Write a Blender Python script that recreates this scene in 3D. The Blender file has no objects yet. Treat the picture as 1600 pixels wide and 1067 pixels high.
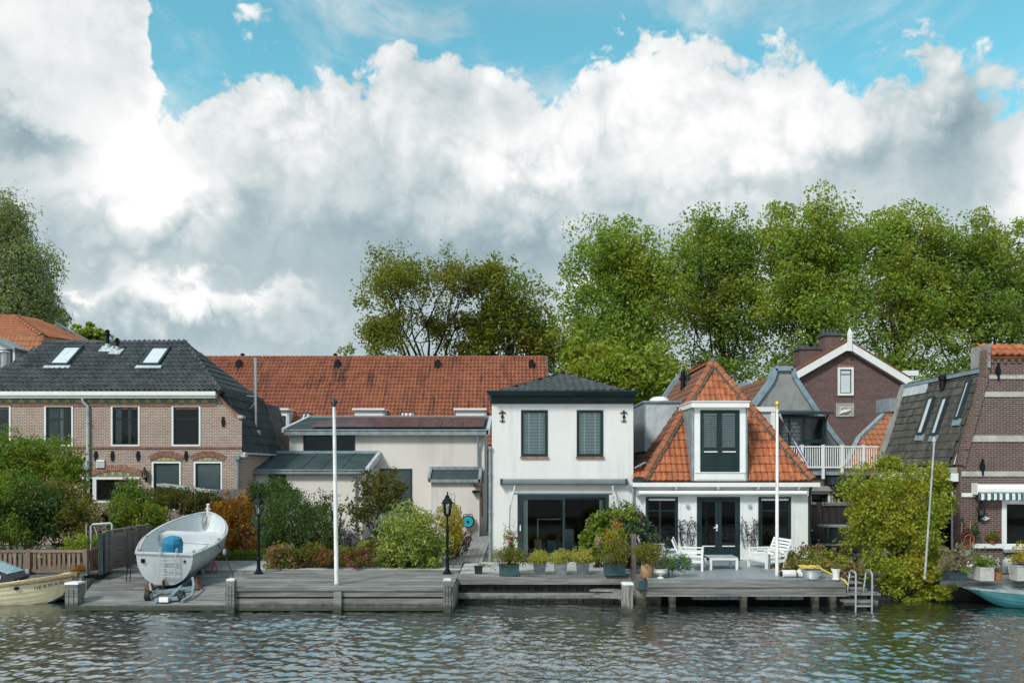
import bpy, math, random
import numpy as np
from mathutils import Vector, Matrix

sc = bpy.context.scene
COL = sc.collection
R = math.radians
F, EYE, HY = 1218.0, 3.2, 730.0          # calibration of the photograph: focal length in pixels, eye height, horizon row

# ------------------------------------------------------------------ camera
cd = bpy.data.cameras.new('camera'); cam = bpy.data.objects.new('camera', cd); COL.objects.link(cam)
cam.location = (0, 0, EYE); cam.rotation_euler = (R(90), 0, 0)
cd.sensor_width = 36; cd.lens = F / 1600 * 36; cd.shift_y = (HY - 533.5) / 1600
cd.clip_start = 0.1; cd.clip_end = 3000
sc.camera = cam

# ------------------------------------------------------------------ node helper
class G:
    def __init__(s, nt): s.nt = nt
    def n(s, t, **kw):
        nd = s.nt.nodes.new(t)
        for k, v in kw.items(): setattr(nd, k, v)
        return nd
    def put(s, sock, v):
        if v is None: return
        if isinstance(v, bpy.types.NodeSocket): s.nt.links.new(v, sock)
        else:
            if hasattr(sock, 'default_value'):
                try: sock.default_value = v
                except Exception: sock.default_value = (*v, 1.0) if len(v) == 3 else v[:3]
    def m(s, op, a, b=None, c=None, clamp=False):
        nd = s.n('ShaderNodeMath', operation=op, use_clamp=clamp)
        s.put(nd.inputs[0], a); s.put(nd.inputs[1], b); s.put(nd.inputs[2], c); return nd.outputs[0]
    def v(s, op, a, b=None, scale=None):
        nd = s.n('ShaderNodeVectorMath', operation=op)
        s.put(nd.inputs[0], a); s.put(nd.inputs[1], b)
        if scale is not None: s.put(nd.inputs['Scale'], scale)
        return nd.outputs['Value'] if op in ('DISTANCE', 'LENGTH', 'DOT_PRODUCT') else nd.outputs[0]
    def noise(s, vec, scale, detail=4, rough=.55, dist=0.0):
        nd = s.n('ShaderNodeTexNoise'); s.put(nd.inputs['Vector'], vec); nd.inputs['Scale'].default_value = scale
        nd.inputs['Detail'].default_value = detail; nd.inputs['Roughness'].default_value = rough
        nd.inputs['Distortion'].default_value = dist; return nd.outputs[0]
    def mix(s, f, a, b, mode='MIX'):
        nd = s.n('ShaderNodeMix', data_type='RGBA', blend_type=mode)
        s.put(nd.inputs[0], f); s.put(nd.inputs[6], a); s.put(nd.inputs[7], b); return nd.outputs[2]
    def smooth(s, x, a, b, lo=0.0, hi=1.0):
        nd = s.n('ShaderNodeMapRange', interpolation_type='SMOOTHSTEP')
        s.put(nd.inputs[0], x)
        for i, q in enumerate((a, b, lo, hi)): nd.inputs[1 + i].default_value = q
        return nd.outputs[0]
    def ramp(s, x, stops):
        nd = s.n('ShaderNodeValToRGB'); e = nd.color_ramp.elements
        while len(e) < len(stops): e.new(0.5)
        for el, (p, c) in zip(e, stops): el.position = p; el.color = (*c, 1)
        s.put(nd.inputs[0], x); return nd.outputs[0]
    def xyz(s, vec):
        nd = s.n('ShaderNodeSeparateXYZ'); s.put(nd.inputs[0], vec); return nd.outputs
    def cxyz(s, x, y, z):
        nd = s.n('ShaderNodeCombineXYZ')
        for i, q in enumerate((x, y, z)): s.put(nd.inputs[i], q)
        return nd.outputs[0]

# ------------------------------------------------------------------ sky: Nishita with a bank of cumulus cloud
SUN_DIR = Vector((-0.50, -0.62, 0.72)).normalized()     # from the ground to the sun
def azel(px, py):
    return math.atan2(px - 800, F), math.atan2(HY - py, math.hypot(px - 800, F))

def make_world():
    w = bpy.data.worlds.new('World'); sc.world = w; w.use_nodes = True
    nt = w.node_tree; nt.nodes.clear(); g = G(nt)
    out = g.n('ShaderNodeOutputWorld'); bg = g.n('ShaderNodeBackground')
    bg.inputs['Strength'].default_value = 0.1
    sky = g.n('ShaderNodeTexSky', sky_type='NISHITA'); sky.sun_disc = False
    sky.sun_elevation = math.asin(SUN_DIR.z); sky.sun_rotation = math.atan2(SUN_DIR.x, SUN_DIR.y)
    sky.air_density = 1.0; sky.dust_density = 0.6; sky.ozone_density = 1.0
    d = g.v('NORMALIZE', g.n('ShaderNodeTexCoord').outputs['Generated'])
    X, Y, Z = g.xyz(d)
    az = g.m('ARCTAN2', X, Y)
    el = g.m('ARCTAN2', Z, g.m('SQRT', g.m('ADD', g.m('MULTIPLY', X, X), g.m('MULTIPLY', Y, Y))))
    wob = g.n('ShaderNodeTexNoise'); g.put(wob.inputs['Vector'], d); wob.inputs['Scale'].default_value = 9; wob.inputs['Detail'].default_value = 3
    dw = g.v('ADD', d, g.v('SCALE', g.v('SUBTRACT', wob.outputs['Color'], (.5, .5, .5)), scale=.05))
    def billow(vec):                                  # rounded heaps with creases between them
        tot = None
        for sc_, w in ((6.5, .44), (13.5, .27), (28.0, .16), (58.0, .09), (115.0, .05)):
            n_ = g.noise(g.v('ADD', vec, (sc_ * .37, sc_ * .11, sc_ * .53)), sc_, 1, .5)
            t = g.m('MULTIPLY', g.m('ABSOLUTE', g.m('SUBTRACT', n_, .5)), w * 4.4)
            tot = t if tot is None else g.m('ADD', tot, t)
        return tot
    n_big = billow(dw); n_off = billow(g.v('ADD', dw, (-.016, 0, .024)))
    n_fine = g.noise(dw, 30.0, 6, .62, .2)
    n_soft = g.noise(d, 3.0, 5, .5)
    # top of the cloud bank as a function of direction
    pts = [(-300, -300), (-100, -290), (100, -270), (170, -190), (206, 20), (238, 170), (290, 188), (360, 128), (430, 100),
           (500, 92), (560, 108), (640, 104), (720, 118), (830, 148), (880, 128), (930, 84), (985, 64), (1050, 72), (1100, 98), (1180, 104),
           (1250, 98), (1300, 132), (1370, 100), (1450, 88), (1520, 120), (1600, 142), (1750, 120)]
    fc = g.n('ShaderNodeFloatCurve'); cv = fc.mapping.curves[0]
    A0, A1, E1 = -0.80, 0.80, 0.90
    q = []
    for px, py in pts:
        a, e = azel(px, py); q.append(((a - A0) / (A1 - A0), min(1, e / E1)))
    cv.points[0].location = (0.0, q[0][1]); cv.points[1].location = (1.0, q[-1][1])
    for a, e in q: cv.points.new(a, e)
    fc.mapping.update()
    azc = g.m('ADD', g.m('ADD', az, g.m('MULTIPLY', g.m('SUBTRACT', n_soft, .5), .20)), g.m('MULTIPLY', g.m('SUBTRACT', n_fine, .5), .035))
    g.put(fc.inputs['Value'], g.m('DIVIDE', g.m('SUBTRACT', azc, A0), A1 - A0, clamp=True))
    edge = g.m('MULTIPLY', fc.outputs[0], E1)
    lim = g.m('ADD', g.m('DIVIDE', g.m('SUBTRACT', edge, el), 0.034), g.m('MULTIPLY', g.m('SUBTRACT', n_big, .40), 3.2))
    lim = g.m('ADD', lim, g.m('MULTIPLY', g.m('SUBTRACT', n_fine, .5), 2.6))
    alpha = g.smooth(lim, -0.30, 0.40)
    n_wisp = g.noise(g.v('MULTIPLY', dw, (1, 1, 1.6)), 4.6, 9, .62, .4)
    wisp = g.m('MULTIPLY', g.smooth(n_wisp, .43, .66), .66)
    n_high = g.smooth(g.m('ADD', n_soft, g.m('MULTIPLY', g.m('SUBTRACT', n_fine, .5), .3)), .40, .54)
    high = g.m('MULTIPLY', n_high, g.smooth(el, .50, .70, 0, .9))
    alpha = g.m('MAXIMUM', g.m('MAXIMUM', alpha, wisp), high)
    # broad light and dark masses of the bank
    def blobs(lst):
        tot = None
        for px, py, rx, ry, k in lst:
            a, e = azel(px, py)
            u = g.m('DIVIDE', g.m('SUBTRACT', azw, a), rx / F * math.cos(a) ** 2 * 1.0); v_ = g.m('DIVIDE', g.m('SUBTRACT', elw, e), ry / F)
            r2 = g.m('ADD', g.m('MULTIPLY', u, u), g.m('MULTIPLY', v_, v_))
            t = g.m('MULTIPLY', g.m('POWER', 2.718, g.m('MULTIPLY', r2, -1.0)), k)
            tot = t if tot is None else g.m('ADD', tot, t)
        return tot
    azw = g.m('ADD', az, g.m('MULTIPLY', g.m('SUBTRACT', n_soft, .5), .22)); 
    elw = g.m('ADD', el, g.m('MULTIPLY', g.m('SUBTRACT', n_big, .4), .10))
    field = blobs([(60, 70, 190, 150, .34), (190, 232, 110, 50, .40), (310, 292, 95, 62, .46), (190, 310, 120, 50, .26), (480, 128, 100, 45, .16), (770, 240, 120, 60, .24), (1000, 100, 90, 50, .30), (880, 225, 110, 70, .30), (1080, 235, 170, 80, .34),
                   (1215, 185, 90, 80, .26), (335, 486, 105, 30, .78), (165, 478, 46, 13, .5), (475, 480, 38, 16, .45), (1575, 300, 60, 80, .42), (900, 468, 40, 24, .6), (470, 330, 40, 40, .2),
                   (45, 232, 80, 24, -.60), (420, 335, 42, 60, -.34), (560, 385, 130, 50, -.16), (760, 420, 220, 46, -.28), (955, 250, 26, 60, -.2), (1330, 250, 110, 40, -.24), (1475, 240, 66, 60, -.40), (300, 432, 240, 22, -.16), (300, 545, 260, 26, -.22), (700, 50, 80, 60, -.14)])
    dd = g.m('SUBTRACT', edge, el)
    det = g.smooth(dd, .03, .24, 1.0, .34)
    b = g.m('ADD', g.smooth(dd, .02, .30, .60, .41), g.m('MULTIPLY', field, .85))
    s_ = g.m('ADD', g.m('MULTIPLY', g.m('SUBTRACT', n_big, n_off), .50), g.m('MULTIPLY', g.m('SUBTRACT', n_big, .40), .22))
    s_ = g.m('ADD', s_, g.m('MULTIPLY', g.m('SUBTRACT', n_fine, .5), .14))
    b = g.m('ADD', g.m('ADD', b, g.m('MULTIPLY', s_, det)), g.m('MULTIPLY', g.m('SUBTRACT', n_soft, .5), .25), clamp=True)
    K = CLOUD
    col = g.ramp(b, [(0.0, (.25 * K, .355 * K, .395 * K)), (.30, (.42 * K, .53 * K, .57 * K)), (.58, (.66 * K, .725 * K, .745 * K)), (.80, (.88 * K, .90 * K, .905 * K)), (1.0, (1.04 * K, 1.04 * K, 1.03 * K))])
    # blue of the sky, greened as in the photograph's grading
    blue = g.mix(1.0, sky.outputs[0], SKY_TINT, 'MULTIPLY')
    g.put(bg.inputs['Color'], g.mix(alpha, blue, g.mix(1.0, col, (10, 10, 10), 'MULTIPLY')))
    nt.links.new(bg.outputs[0], out.inputs[0])
CLOUD = 0.50
SKY_TINT = (.70, 1.33, 1.04)
make_world()

sl = bpy.data.lights.new('sun', 'SUN'); sl.energy = 1.5; sl.angle = R(10); sl.color = (1.0, .965, .925)
so = bpy.data.objects.new('sun', sl); COL.objects.link(so); so.location = (-20, -20, 40)
so.rotation_euler = (-SUN_DIR).to_track_quat('-Z', 'Y').to_euler()

sc.view_settings.view_transform = 'Standard'; sc.view_settings.look = 'None'
sc.view_settings.exposure = 1.0; sc.view_settings.gamma = 1.0; sc.view_settings.use_curve_mapping = False
sc.render.engine = 'CYCLES'
sc.cycles.use_denoising = True; sc.cycles.max_bounces = 6; sc.cycles.diffuse_bounces = 3; sc.cycles.glossy_bounces = 3; sc.cycles.transparent_max_bounces = 10
sc.cycles.sample_clamp_indirect = 6.0

# ------------------------------------------------------------------ coordinates
ZG, ZW, ZD, ZT = -0.15, -0.95, -0.27, -0.10         # ground, water, boat deck, terrace
def PX(px, Y): return (px - 800) / F * Y
def PZ(py, Y): return EYE + (HY - py) / F * Y
def P(px, py, Y): return Vector((PX(px, Y), Y, PZ(py, Y)))
def M_(px, Y): return px / F * Y                     # pixels to metres at a depth

# ------------------------------------------------------------------ materials
MAT = {}
def mat(name, col, rough=.6, var=.12, scale=2.5, col2=None, bump=0.0, bscale=30, metal=0.0, spec=.4, stretch=(1, 1, 1), rand=0.0, dirt=None, dscale=.8, dstretch=(1, 1, 1), damt=.5, coat=0.0, wet=None, wz=(-.86, -.66, .88)):
    m = bpy.data.materials.new(name); m.use_nodes = True; nt = m.node_tree; g = G(nt)
    b = nt.nodes['Principled BSDF']
    pos = g.n('ShaderNodeNewGeometry').outputs['Position']
    sv = g.v('MULTIPLY', pos, stretch)
    c2 = col2 or tuple(min(1, c * (1 + var)) for c in col)
    c1 = col if col2 else tuple(c * (1 - var) for c in col)
    n1 = g.noise(sv, scale, 6, .6)
    c = g.mix(g.smooth(n1, .32, .68), c1, c2)
    if rand:
        oi = g.n('ShaderNodeObjectInfo').outputs['Random']
        k = g.m('ADD', 1 - rand, g.m('MULTIPLY', oi, 2 * rand))
        c = g.mix(1.0, c, g.cxyz(k, k, k), 'MULTIPLY')
    if dirt:
        n2 = g.noise(g.v('MULTIPLY', pos, dstretch), dscale, 8, .65)
        c = g.mix(g.m('MULTIPLY', g.smooth(n2, .48, .72), damt), c, dirt)
    if wet:                                           # algae and a tide mark just above the water
        zz = g.m('ADD', g.xyz(pos)[2], g.m('MULTIPLY', g.m('SUBTRACT', g.noise(g.v('MULTIPLY', pos, (4, 4, 1)), 1.3, 4, .6), .5), .22))
        c = g.mix(g.smooth(zz, wz[0], wz[1], wz[2], 0.0), c, wet)
    g.put(b.inputs['Base Color'], c)
    b.inputs['Roughness'].default_value = rough; b.inputs['Metallic'].default_value = metal
    b.inputs['Specular IOR Level'].default_value = spec; b.inputs['Coat Weight'].default_value = coat
    if bump:
        bp = g.n('ShaderNodeBump'); bp.inputs['Strength'].default_value = bump; bp.inputs['Distance'].default_value = .02
        g.put(bp.inputs['Height'], g.noise(sv, bscale, 5, .65)); g.put(b.inputs['Normal'], bp.outputs[0])
    MAT[name] = m; return m

def brick_mat(name, c1, c2, mortar, bw=.215, bh=.068, stain=(.1, .07, .05), samt=.3, msize=.012, dots=None):
    m = bpy.data.materials.new(name); m.use_nodes = True; nt = m.node_tree; g = G(nt); b = nt.nodes['Principled BSDF']
    x, y, z = g.xyz(g.n('ShaderNodeNewGeometry').outputs['Position'])
    vec = g.cxyz(g.m('ADD', x, y), z, 0.0)
    br = g.n('ShaderNodeTexBrick'); g.put(br.inputs['Vector'], vec)
    br.offset = .5; br.inputs['Scale'].default_value = 1.0; br.inputs['Mortar Size'].default_value = msize; br.inputs['Mortar Smooth'].default_value = .2
    br.inputs['Brick Width'].default_value = bw; br.inputs['Row Height'].default_value = bh; br.inputs['Bias'].default_value = -.1
    g.put(br.inputs['Color1'], c1); g.put(br.inputs['Color2'], c2); g.put(br.inputs['Mortar'], mortar)
    n = g.noise(vec, .9, 8, .65); n2 = g.noise(g.v('MULTIPLY', vec, (5, 14, 1)), 1.0, 2, .5)
    c = g.mix(g.m('MULTIPLY', g.smooth(n, .45, .75), samt), br.outputs['Color'], stain)
    k = g.m('ADD', .7, g.m('MULTIPLY', n2, .6)); c = g.mix(1.0, c, g.cxyz(k, k, k), 'MULTIPLY')
    g.put(b.inputs['Base Color'], c); b.inputs['Roughness'].default_value = .85; b.inputs['Specular IOR Level'].default_value = .25
    bp = g.n('ShaderNodeBump', invert=True); bp.inputs['Strength'].default_value = .6; bp.inputs['Distance'].default_value = .01
    g.put(bp.inputs['Height'], br.outputs['Fac']); g.put(b.inputs['Normal'], bp.outputs[0])
    MAT[name] = m; return m

def leaf_mat(name, cols, patch=None, pscale=.5, pamt=.6, trans=.5, rough=.5):
    """cols: colours of single leaves; patch: a colour that parts of the plant have turned"""
    m = bpy.data.materials.new(name); m.use_nodes = True; nt = m.node_tree; g = G(nt)
    b = nt.nodes['Principled BSDF']; out = nt.nodes['Material Output']
    ge = g.n('ShaderNodeNewGeometry')
    k = len(cols)
    c = g.ramp(ge.outputs['Random Per Island'], [(i / max(1, k - 1), cc) for i, cc in enumerate(cols)])
    if patch:
        n = g.noise(ge.outputs['Position'], pscale, 3, .6)
        c = g.mix(g.m('MULTIPLY', g.smooth(n, .45, .65), pamt), c, patch)
    g.put(b.inputs['Base Color'], c); b.inputs['Roughness'].default_value = rough; b.inputs['Specular IOR Level'].default_value = .3
    tr = g.n('ShaderNodeBsdfTranslucent'); g.put(tr.inputs['Color'], g.mix(1.0, c, (1.3, 1.25, .6), 'MULTIPLY'))
    ms = g.n('ShaderNodeMixShader'); ms.inputs[0].default_value = trans
    nt.links.new(b.outputs[0], ms.inputs[1]); nt.links.new(tr.outputs[0], ms.inputs[2]); nt.links.new(ms.outputs[0], out.inputs[0])
    MAT[name] = m; return m

def glass_mat(name, tint=(.92, .95, .95), gl=1.0):
    m = bpy.data.materials.new(name); m.use_nodes = True; nt = m.node_tree; nt.nodes.clear(); g = G(nt)
    out = g.n('ShaderNodeOutputMaterial'); t = g.n('ShaderNodeBsdfTransparent'); t.inputs[0].default_value = (*tint, 1)
    gs = g.n('ShaderNodeBsdfGlossy'); gs.inputs['Roughness'].default_value = .02; gs.inputs[0].default_value = (gl, gl, gl, 1)
    fr = g.n('ShaderNodeFresnel'); fr.inputs[0].default_value = 1.35
    ms = g.n('ShaderNodeMixShader'); nt.links.new(fr.outputs[0], ms.inputs[0]); nt.links.new(t.outputs[0], ms.inputs[1]); nt.links.new(gs.outputs[0], ms.inputs[2])
    nt.links.new(ms.outputs[0], out.inputs[0]); MAT[name] = m; return m

mat('render_white', (.72, .70, .675), .85, .03, .7, bump=.12, bscale=60, dirt=(.50, .49, .46), dscale=.8, dstretch=(2.2, 2.2, .22), damt=.5, wet=(.34, .345, .30), wz=(-.05, .55, .55))
mat('render_cream', (.72, .665, .61), .85, .03, .6, bump=.1, bscale=60, dirt=(.50, .46, .41), dscale=.7, dstretch=(1.6, 1.6, .25), damt=.5, wet=(.34, .33, .28), wz=(.0, .7, .5))
mat('white_paint', (.80, .80, .78), .4, .03, 2, dirt=(.62, .62, .58), dscale=2.5, damt=.3)
mat('white_post_paint', (.78, .78, .76), .45, .03, 4, dirt=(.34, .30, .24), dscale=4.0, dstretch=(3, 3, .8), damt=.65)
mat('green_black', (.012, .030, .032), .35, .15, 2)
mat('dark_frame', (.026, .044, .050), .4, .1, 2)
mat('grey_metal', (.17, .20, .21), .45, .1, 3)
mat('pale_metal', (.42, .46, .48), .4, .08, 3)
mat('zinc', (.25, .29, .31), .5, .2, 3, bump=.05, dirt=(.12, .15, .16), dscale=2.2, dstretch=(6, 6, .5), damt=.6)
mat('zinc_light', (.48, .52, .54), .5, .15, 3, dirt=(.28, .30, .31), dscale=2, damt=.5)
mat('zinc_blue', (.22, .30, .34), .5, .15, 3)
mat('roof_felt', (.035, .055, .058), .8, .25, 1.2, bump=.2, bscale=80)
mat('steel', (.55, .57, .58), .3, .08, 4, metal=.8)
mat('black_iron', (.008, .011, .012), .55, .2, 5, spec=.2)
mat('lamp_iron', (.005, .011, .013), .6, .2, 5, spec=.15)
mat('cap_rusty', (.62, .60, .54), .8, .1, 6, dirt=(.22, .09, .04), dscale=5, damt=.9)
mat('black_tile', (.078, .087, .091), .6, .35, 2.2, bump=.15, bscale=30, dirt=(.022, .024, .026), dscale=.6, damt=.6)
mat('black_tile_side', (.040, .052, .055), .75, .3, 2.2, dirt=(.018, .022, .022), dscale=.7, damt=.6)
mat('grey_tile', (.075, .082, .084), .7, .25, 3, dirt=(.15, .15, .14), dscale=3.5, damt=.35)
mat('red_tile', (.235, .078, .042), .8, .25, 2.0, col2=(.33, .115, .062), dirt=(.055, .030, .025), dscale=.75, dstretch=(3.0, .5, .5), damt=.9)
mat('orange_tile', (.31, .088, .034), .7, .2, 4.0, col2=(.42, .140, .055), rand=.24, dirt=(.14, .06, .04), dscale=2.2, damt=.5)
mat('orange_tile_far', (.32, .115, .048), .75, .2, 3.0, col2=(.40, .155, .07), dirt=(.2, .09, .05), dscale=1.2, damt=.4)
mat('ridge_tile', (.31, .105, .05), .75, .2, 5.0, rand=.15, dirt=(.16, .10, .08), dscale=3, damt=.5)
mat('mossy_mortar', (.10, .115, .095), .95, .4, 9, dirt=(.22, .24, .22), dscale=9, damt=.6, bump=.3)
mat('brown_tile', (.16, .072, .045), .8, .25, 3, dirt=(.08, .05, .04), dscale=1.5, damt=.6)
mat('slate_tile', (.085, .082, .070), .75, .25, 3.0, rand=.25, dirt=(.045, .050, .025), dscale=1.0, dstretch=(1, 1, .5), damt=.7, bump=.15)
mat('stone', (.42, .40, .36), .85, .15, 3, bump=.1, dirt=(.25, .24, .21), dscale=2, damt=.5)
mat('concrete', (.30, .30, .28), .85, .12, 2, bump=.15, dirt=(.15, .16, .15), dscale=1.4, dstretch=(2, 2, .7), damt=.7)
mat('concrete_pot', (.40, .40, .37), .85, .12, 5, bump=.15, dirt=(.2, .21, .18), dscale=4, damt=.6)
mat('grey_render', (.29, .30, .29), .9, .12, 1.5, bump=.12, dirt=(.12, .13, .13), dscale=.9, dstretch=(2.5, 2.5, .5), damt=.75)
brick_mat('brick_pink', (.33, .170, .125), (.19, .100, .085), (.52, .47, .41), stain=(.20, .12, .09), samt=.3, msize=.015)
brick_mat('brick_dark', (.125, .062, .048), (.075, .042, .036), (.24, .21, .19), stain=(.06, .045, .04), samt=.35)
brick_mat('brick_purple', (.150, .072, .064), (.075, .038, .038), (.24, .19, .175), stain=(.07, .04, .04), samt=.3, msize=.010)
mat('arch_brick', (.28, .14, .10), .85, .3, 8, rand=.2)
mat('arch_mortar', (.42, .37, .31), .9, .1, 5)
mat('frieze_yellow', (.42, .33, .10), .7, .2, 6)
mat('frieze_green', (.15, .19, .15), .7, .2, 6)
mat('dock_wood', (.13, .127, .116), .85, .3, 2.0, col2=(.28, .277, .265), stretch=(.5, 8, 8), bump=.3, bscale=7, rand=.26, dirt=(.07, .08, .075), dscale=.9, dstretch=(.5, 3, 3), damt=.75)
mat('dock_front', (.13, .127, .115), .85, .3, 2.0, col2=(.25, .245, .23), stretch=(.5, 8, 8), bump=.3, bscale=7, rand=.15, dirt=(.05, .06, .055), dscale=.9, dstretch=(.4, 3, 3), damt=.8, wet=(.030, .040, .022))
mat('terrace_board', (.25, .285, .30), .38, .08, 1.5, stretch=(.5, 6, 6), rand=.05, bump=.06, bscale=8)
mat('pile_wood', (.22, .21, .18), .9, .35, 3, stretch=(6, 6, .8), bump=.5, bscale=6, dirt=(.07, .07, .055), dscale=2, dstretch=(4, 4, .6), damt=.7, wet=(.028, .036, .020))
mat('wet_wood', (.018, .020, .017), .6, .4, 3, stretch=(5, 5, .6), bump=.3, bscale=8)
mat('fence_wood', (.20, .135, .095), .8, .25, 3, stretch=(8, 8, .7), bump=.25, bscale=7, rand=.2)
mat('panel_wood', (.175, .150, .145), .85, .2, 3, stretch=(5, .7, 5), bump=.25, bscale=7, rand=.14)
mat('dark_shed', (.030, .026, .024), .8, .35, 2, stretch=(6, 6, .8))
mat('brown_post', (.14, .105, .10), .8, .25, 3, stretch=(6, 6, .6), bump=.2, bscale=8)
mat('paver_pale', (.42, .415, .40), .85, .1, 3, rand=.09, bump=.12, dirt=(.27, .275, .26), dscale=1.6, damt=.5)
mat('paver_grey', (.27, .27, .26), .85, .2, 5, dirt=(.15, .16, .14), dscale=1.5, damt=.5)
mat('soil', (.055, .042, .032), .95, .3, 5, bump=.5, bscale=20)
mat('ground_mat', (.13, .125, .11), .95, .25, 1.2, bump=.3)
mat('bark', (.055, .050, .042), .9, .35, 3, stretch=(3, 3, .7), bump=.5, bscale=8)
mat('bark_dark', (.030, .028, .022), .95, .3, 3)
mat('bark_pale', (.10, .095, .08), .9, .3, 3, stretch=(3, 3, .7), bump=.3)
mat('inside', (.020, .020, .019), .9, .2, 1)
mat('curtain', (.62, .62, .60), .9, .05, 3)
mat('curtain_grey', (.25, .26, .26), .9, .1, 3)
mat('blind_grey', (.42, .44, .44), .7, .04, 3)
mat('blind_slat', (.78, .80, .80), .5, .05, 3)
mat('alu_boat', (.47, .485, .49), .38, .06, 2, dirt=(.27, .29, .30), dscale=2.2, dstretch=(1, 1, .6), damt=.55)
mat('alu_dark', (.30, .32, .33), .45, .1, 2, dirt=(.20, .2, .2), dscale=2.0, damt=.5)
mat('boat_inside', (.62, .64, .65), .5, .06, 2, dirt=(.46, .48, .49), dscale=1.8, damt=.4)
mat('cream_hull', (.62, .54, .35), .35, .05, 2, dirt=(.48, .41, .26), dscale=1.5, dstretch=(1, 1, 2), damt=.4)
mat('rope', (.27, .19, .11), .9, .3, 18, bump=.6, bscale=45)
mat('boot_stripe', (.05, .07, .10), .5, .1, 2)
mat('canvas_dark', (.035, .036, .040), .9, .2, 4)
mat('window_film', (.25, .48, .58), .15, .2, 2, col2=(.55, .70, .76), coat=.5)
mat('teal_hull', (.018, .14, .15), .4, .15, 2)
mat('teal_pot', (.030, .075, .085), .55, .2, 4)
mat('blue_pot', (.085, .105, .12), .7, .2, 5, dirt=(.16, .17, .17), dscale=5, damt=.4)
mat('blue_pot_light', (.15, .165, .17), .7, .2, 5, dirt=(.22, .23, .23), dscale=5, damt=.4)
mat('terracotta', (.36, .13, .05), .75, .15, 5)
mat('jar_brown', (.34, .19, .085), .6, .15, 5, dirt=(.22, .14, .08), dscale=4, damt=.5)
mat('blue_cover', (.015, .19, .33), .5, .15, 3, bump=.2, bscale=9)
mat('turquoise', (.02, .36, .44), .4, .1, 3)
mat('yellow_hose', (.62, .46, .09), .45, .1, 4)
mat('orange_hose', (.48, .10, .04), .5, .1, 4)
mat('gold', (.62, .42, .12), .3, .1, 3, metal=.6)
mat('galvanised', (.40, .45, .47), .45, .15, 5, metal=.4)
mat('rubber', (.015, .015, .016), .7, .2, 6)
mat('rust', (.13, .055, .030), .9, .4, 7)
mat('red_cloth', (.50, .04, .035), .8, .1, 4)
mat('white_cloth', (.72, .73, .74), .8, .05, 4)
mat('blue_cloth', (.06, .27, .45), .8, .1, 4)
mat('green_stripe', (.045, .115, .105), .8, .1, 4)
mat('solar', (.060, .052, .062), .22, .15, 1.2, spec=.5, coat=.4)
mat('skylight_glass', (.62, .66, .68), .10, .05, 2, coat=.5)
mat('far_pane', (.10, .13, .145), .06, .3, .8, spec=.8, coat=.5)
mat('bird_white', (.66, .65, .62), .8, .05, 3)
mat('dome', (.78, .79, .80), .35, .04, 2)
mat('cushion_dark', (.02, .03, .03), .6, .2, 4)
mat('tin', (.36, .39, .38), .6, .2, 5, dirt=(.2, .22, .21), dscale=4, damt=.5)
mat('grass_tuft_mat', (.20, .17, .08), .9, .3, 6)
mat('lettering', (.05, .05, .055), .5, .05, 3)
glass_mat('glass'); glass_mat('lamp_glass', (.9, .95, .95))
MAT['lamp_glass'].node_tree.nodes['Fresnel'].inputs[0].default_value = 1.4

leaf_mat('leaf_plane', [(0.114, 0.208, 0.038), (0.196, 0.322, 0.054), (0.292, 0.416, 0.067), (0.390, 0.445, 0.083)], (0.491, 0.453, 0.083), .16, .40)
leaf_mat('leaf_plane_green', [(0.120, 0.193, 0.050), (0.211, 0.317, 0.065), (0.304, 0.410, 0.071)], (0.464, 0.428, 0.079), .2, .4)
leaf_mat('leaf_lime', [(0.155, 0.239, 0.033), (0.262, 0.350, 0.048), (0.353, 0.407, 0.059)], (0.399, 0.364, 0.054), .3, .5)
leaf_mat('leaf_beech', [(0.140, 0.163, 0.025), (0.200, 0.242, 0.033), (0.270, 0.284, 0.041), (0.153, 0.242, 0.037)], (0.307, 0.228, 0.033), .3, .45)
leaf_mat('leaf_rust', [(0.126, 0.197, 0.036), (0.194, 0.270, 0.042), (0.261, 0.283, 0.042), (0.082, 0.172, 0.036)], (0.316, 0.235, 0.036), .25, .6)
leaf_mat('leaf_willow', [(0.182, 0.246, 0.127), (0.308, 0.370, 0.217), (0.432, 0.493, 0.325)], (0.270, 0.317, 0.101), .3, .5)
leaf_mat('leaf_shrub', [(0.079, 0.150, 0.024), (0.146, 0.243, 0.032), (0.225, 0.315, 0.046)], (0.278, 0.291, 0.042), .8, .5)
leaf_mat('leaf_dark', [(0.039, 0.086, 0.026), (0.070, 0.132, 0.038), (0.115, 0.175, 0.049)], (0.161, 0.188, 0.038), .9, .4)
leaf_mat('leaf_olive', [(0.122, 0.138, 0.027), (0.189, 0.199, 0.036), (0.255, 0.248, 0.048)], (0.267, 0.166, 0.040), .9, .5)
leaf_mat('leaf_autumn', [(0.279, 0.132, 0.016), (0.388, 0.194, 0.019), (0.248, 0.085, 0.019), (0.124, 0.116, 0.022)], (0.465, 0.248, 0.023), 1.2, .5)
leaf_mat('leaf_laurel', [(0.133, 0.205, 0.036), (0.240, 0.312, 0.071), (0.375, 0.428, 0.125), (0.499, 0.535, 0.178)], None, rough=.3)
leaf_mat('leaf_yellow', [(0.341, 0.279, 0.028), (0.465, 0.372, 0.031), (0.248, 0.248, 0.031)], (0.155, 0.202, 0.031), 1.2, .4)
leaf_mat('leaf_vine', [(0.176, 0.217, 0.022), (0.291, 0.340, 0.035), (0.404, 0.456, 0.053), (0.132, 0.205, 0.028)], (0.422, 0.340, 0.045), .8, .5)
leaf_mat('leaf_pear', [(.085, .115, .024), (.12, .145, .030), (.14, .095, .030)], (.13, .075, .025), .9, .35)
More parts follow.
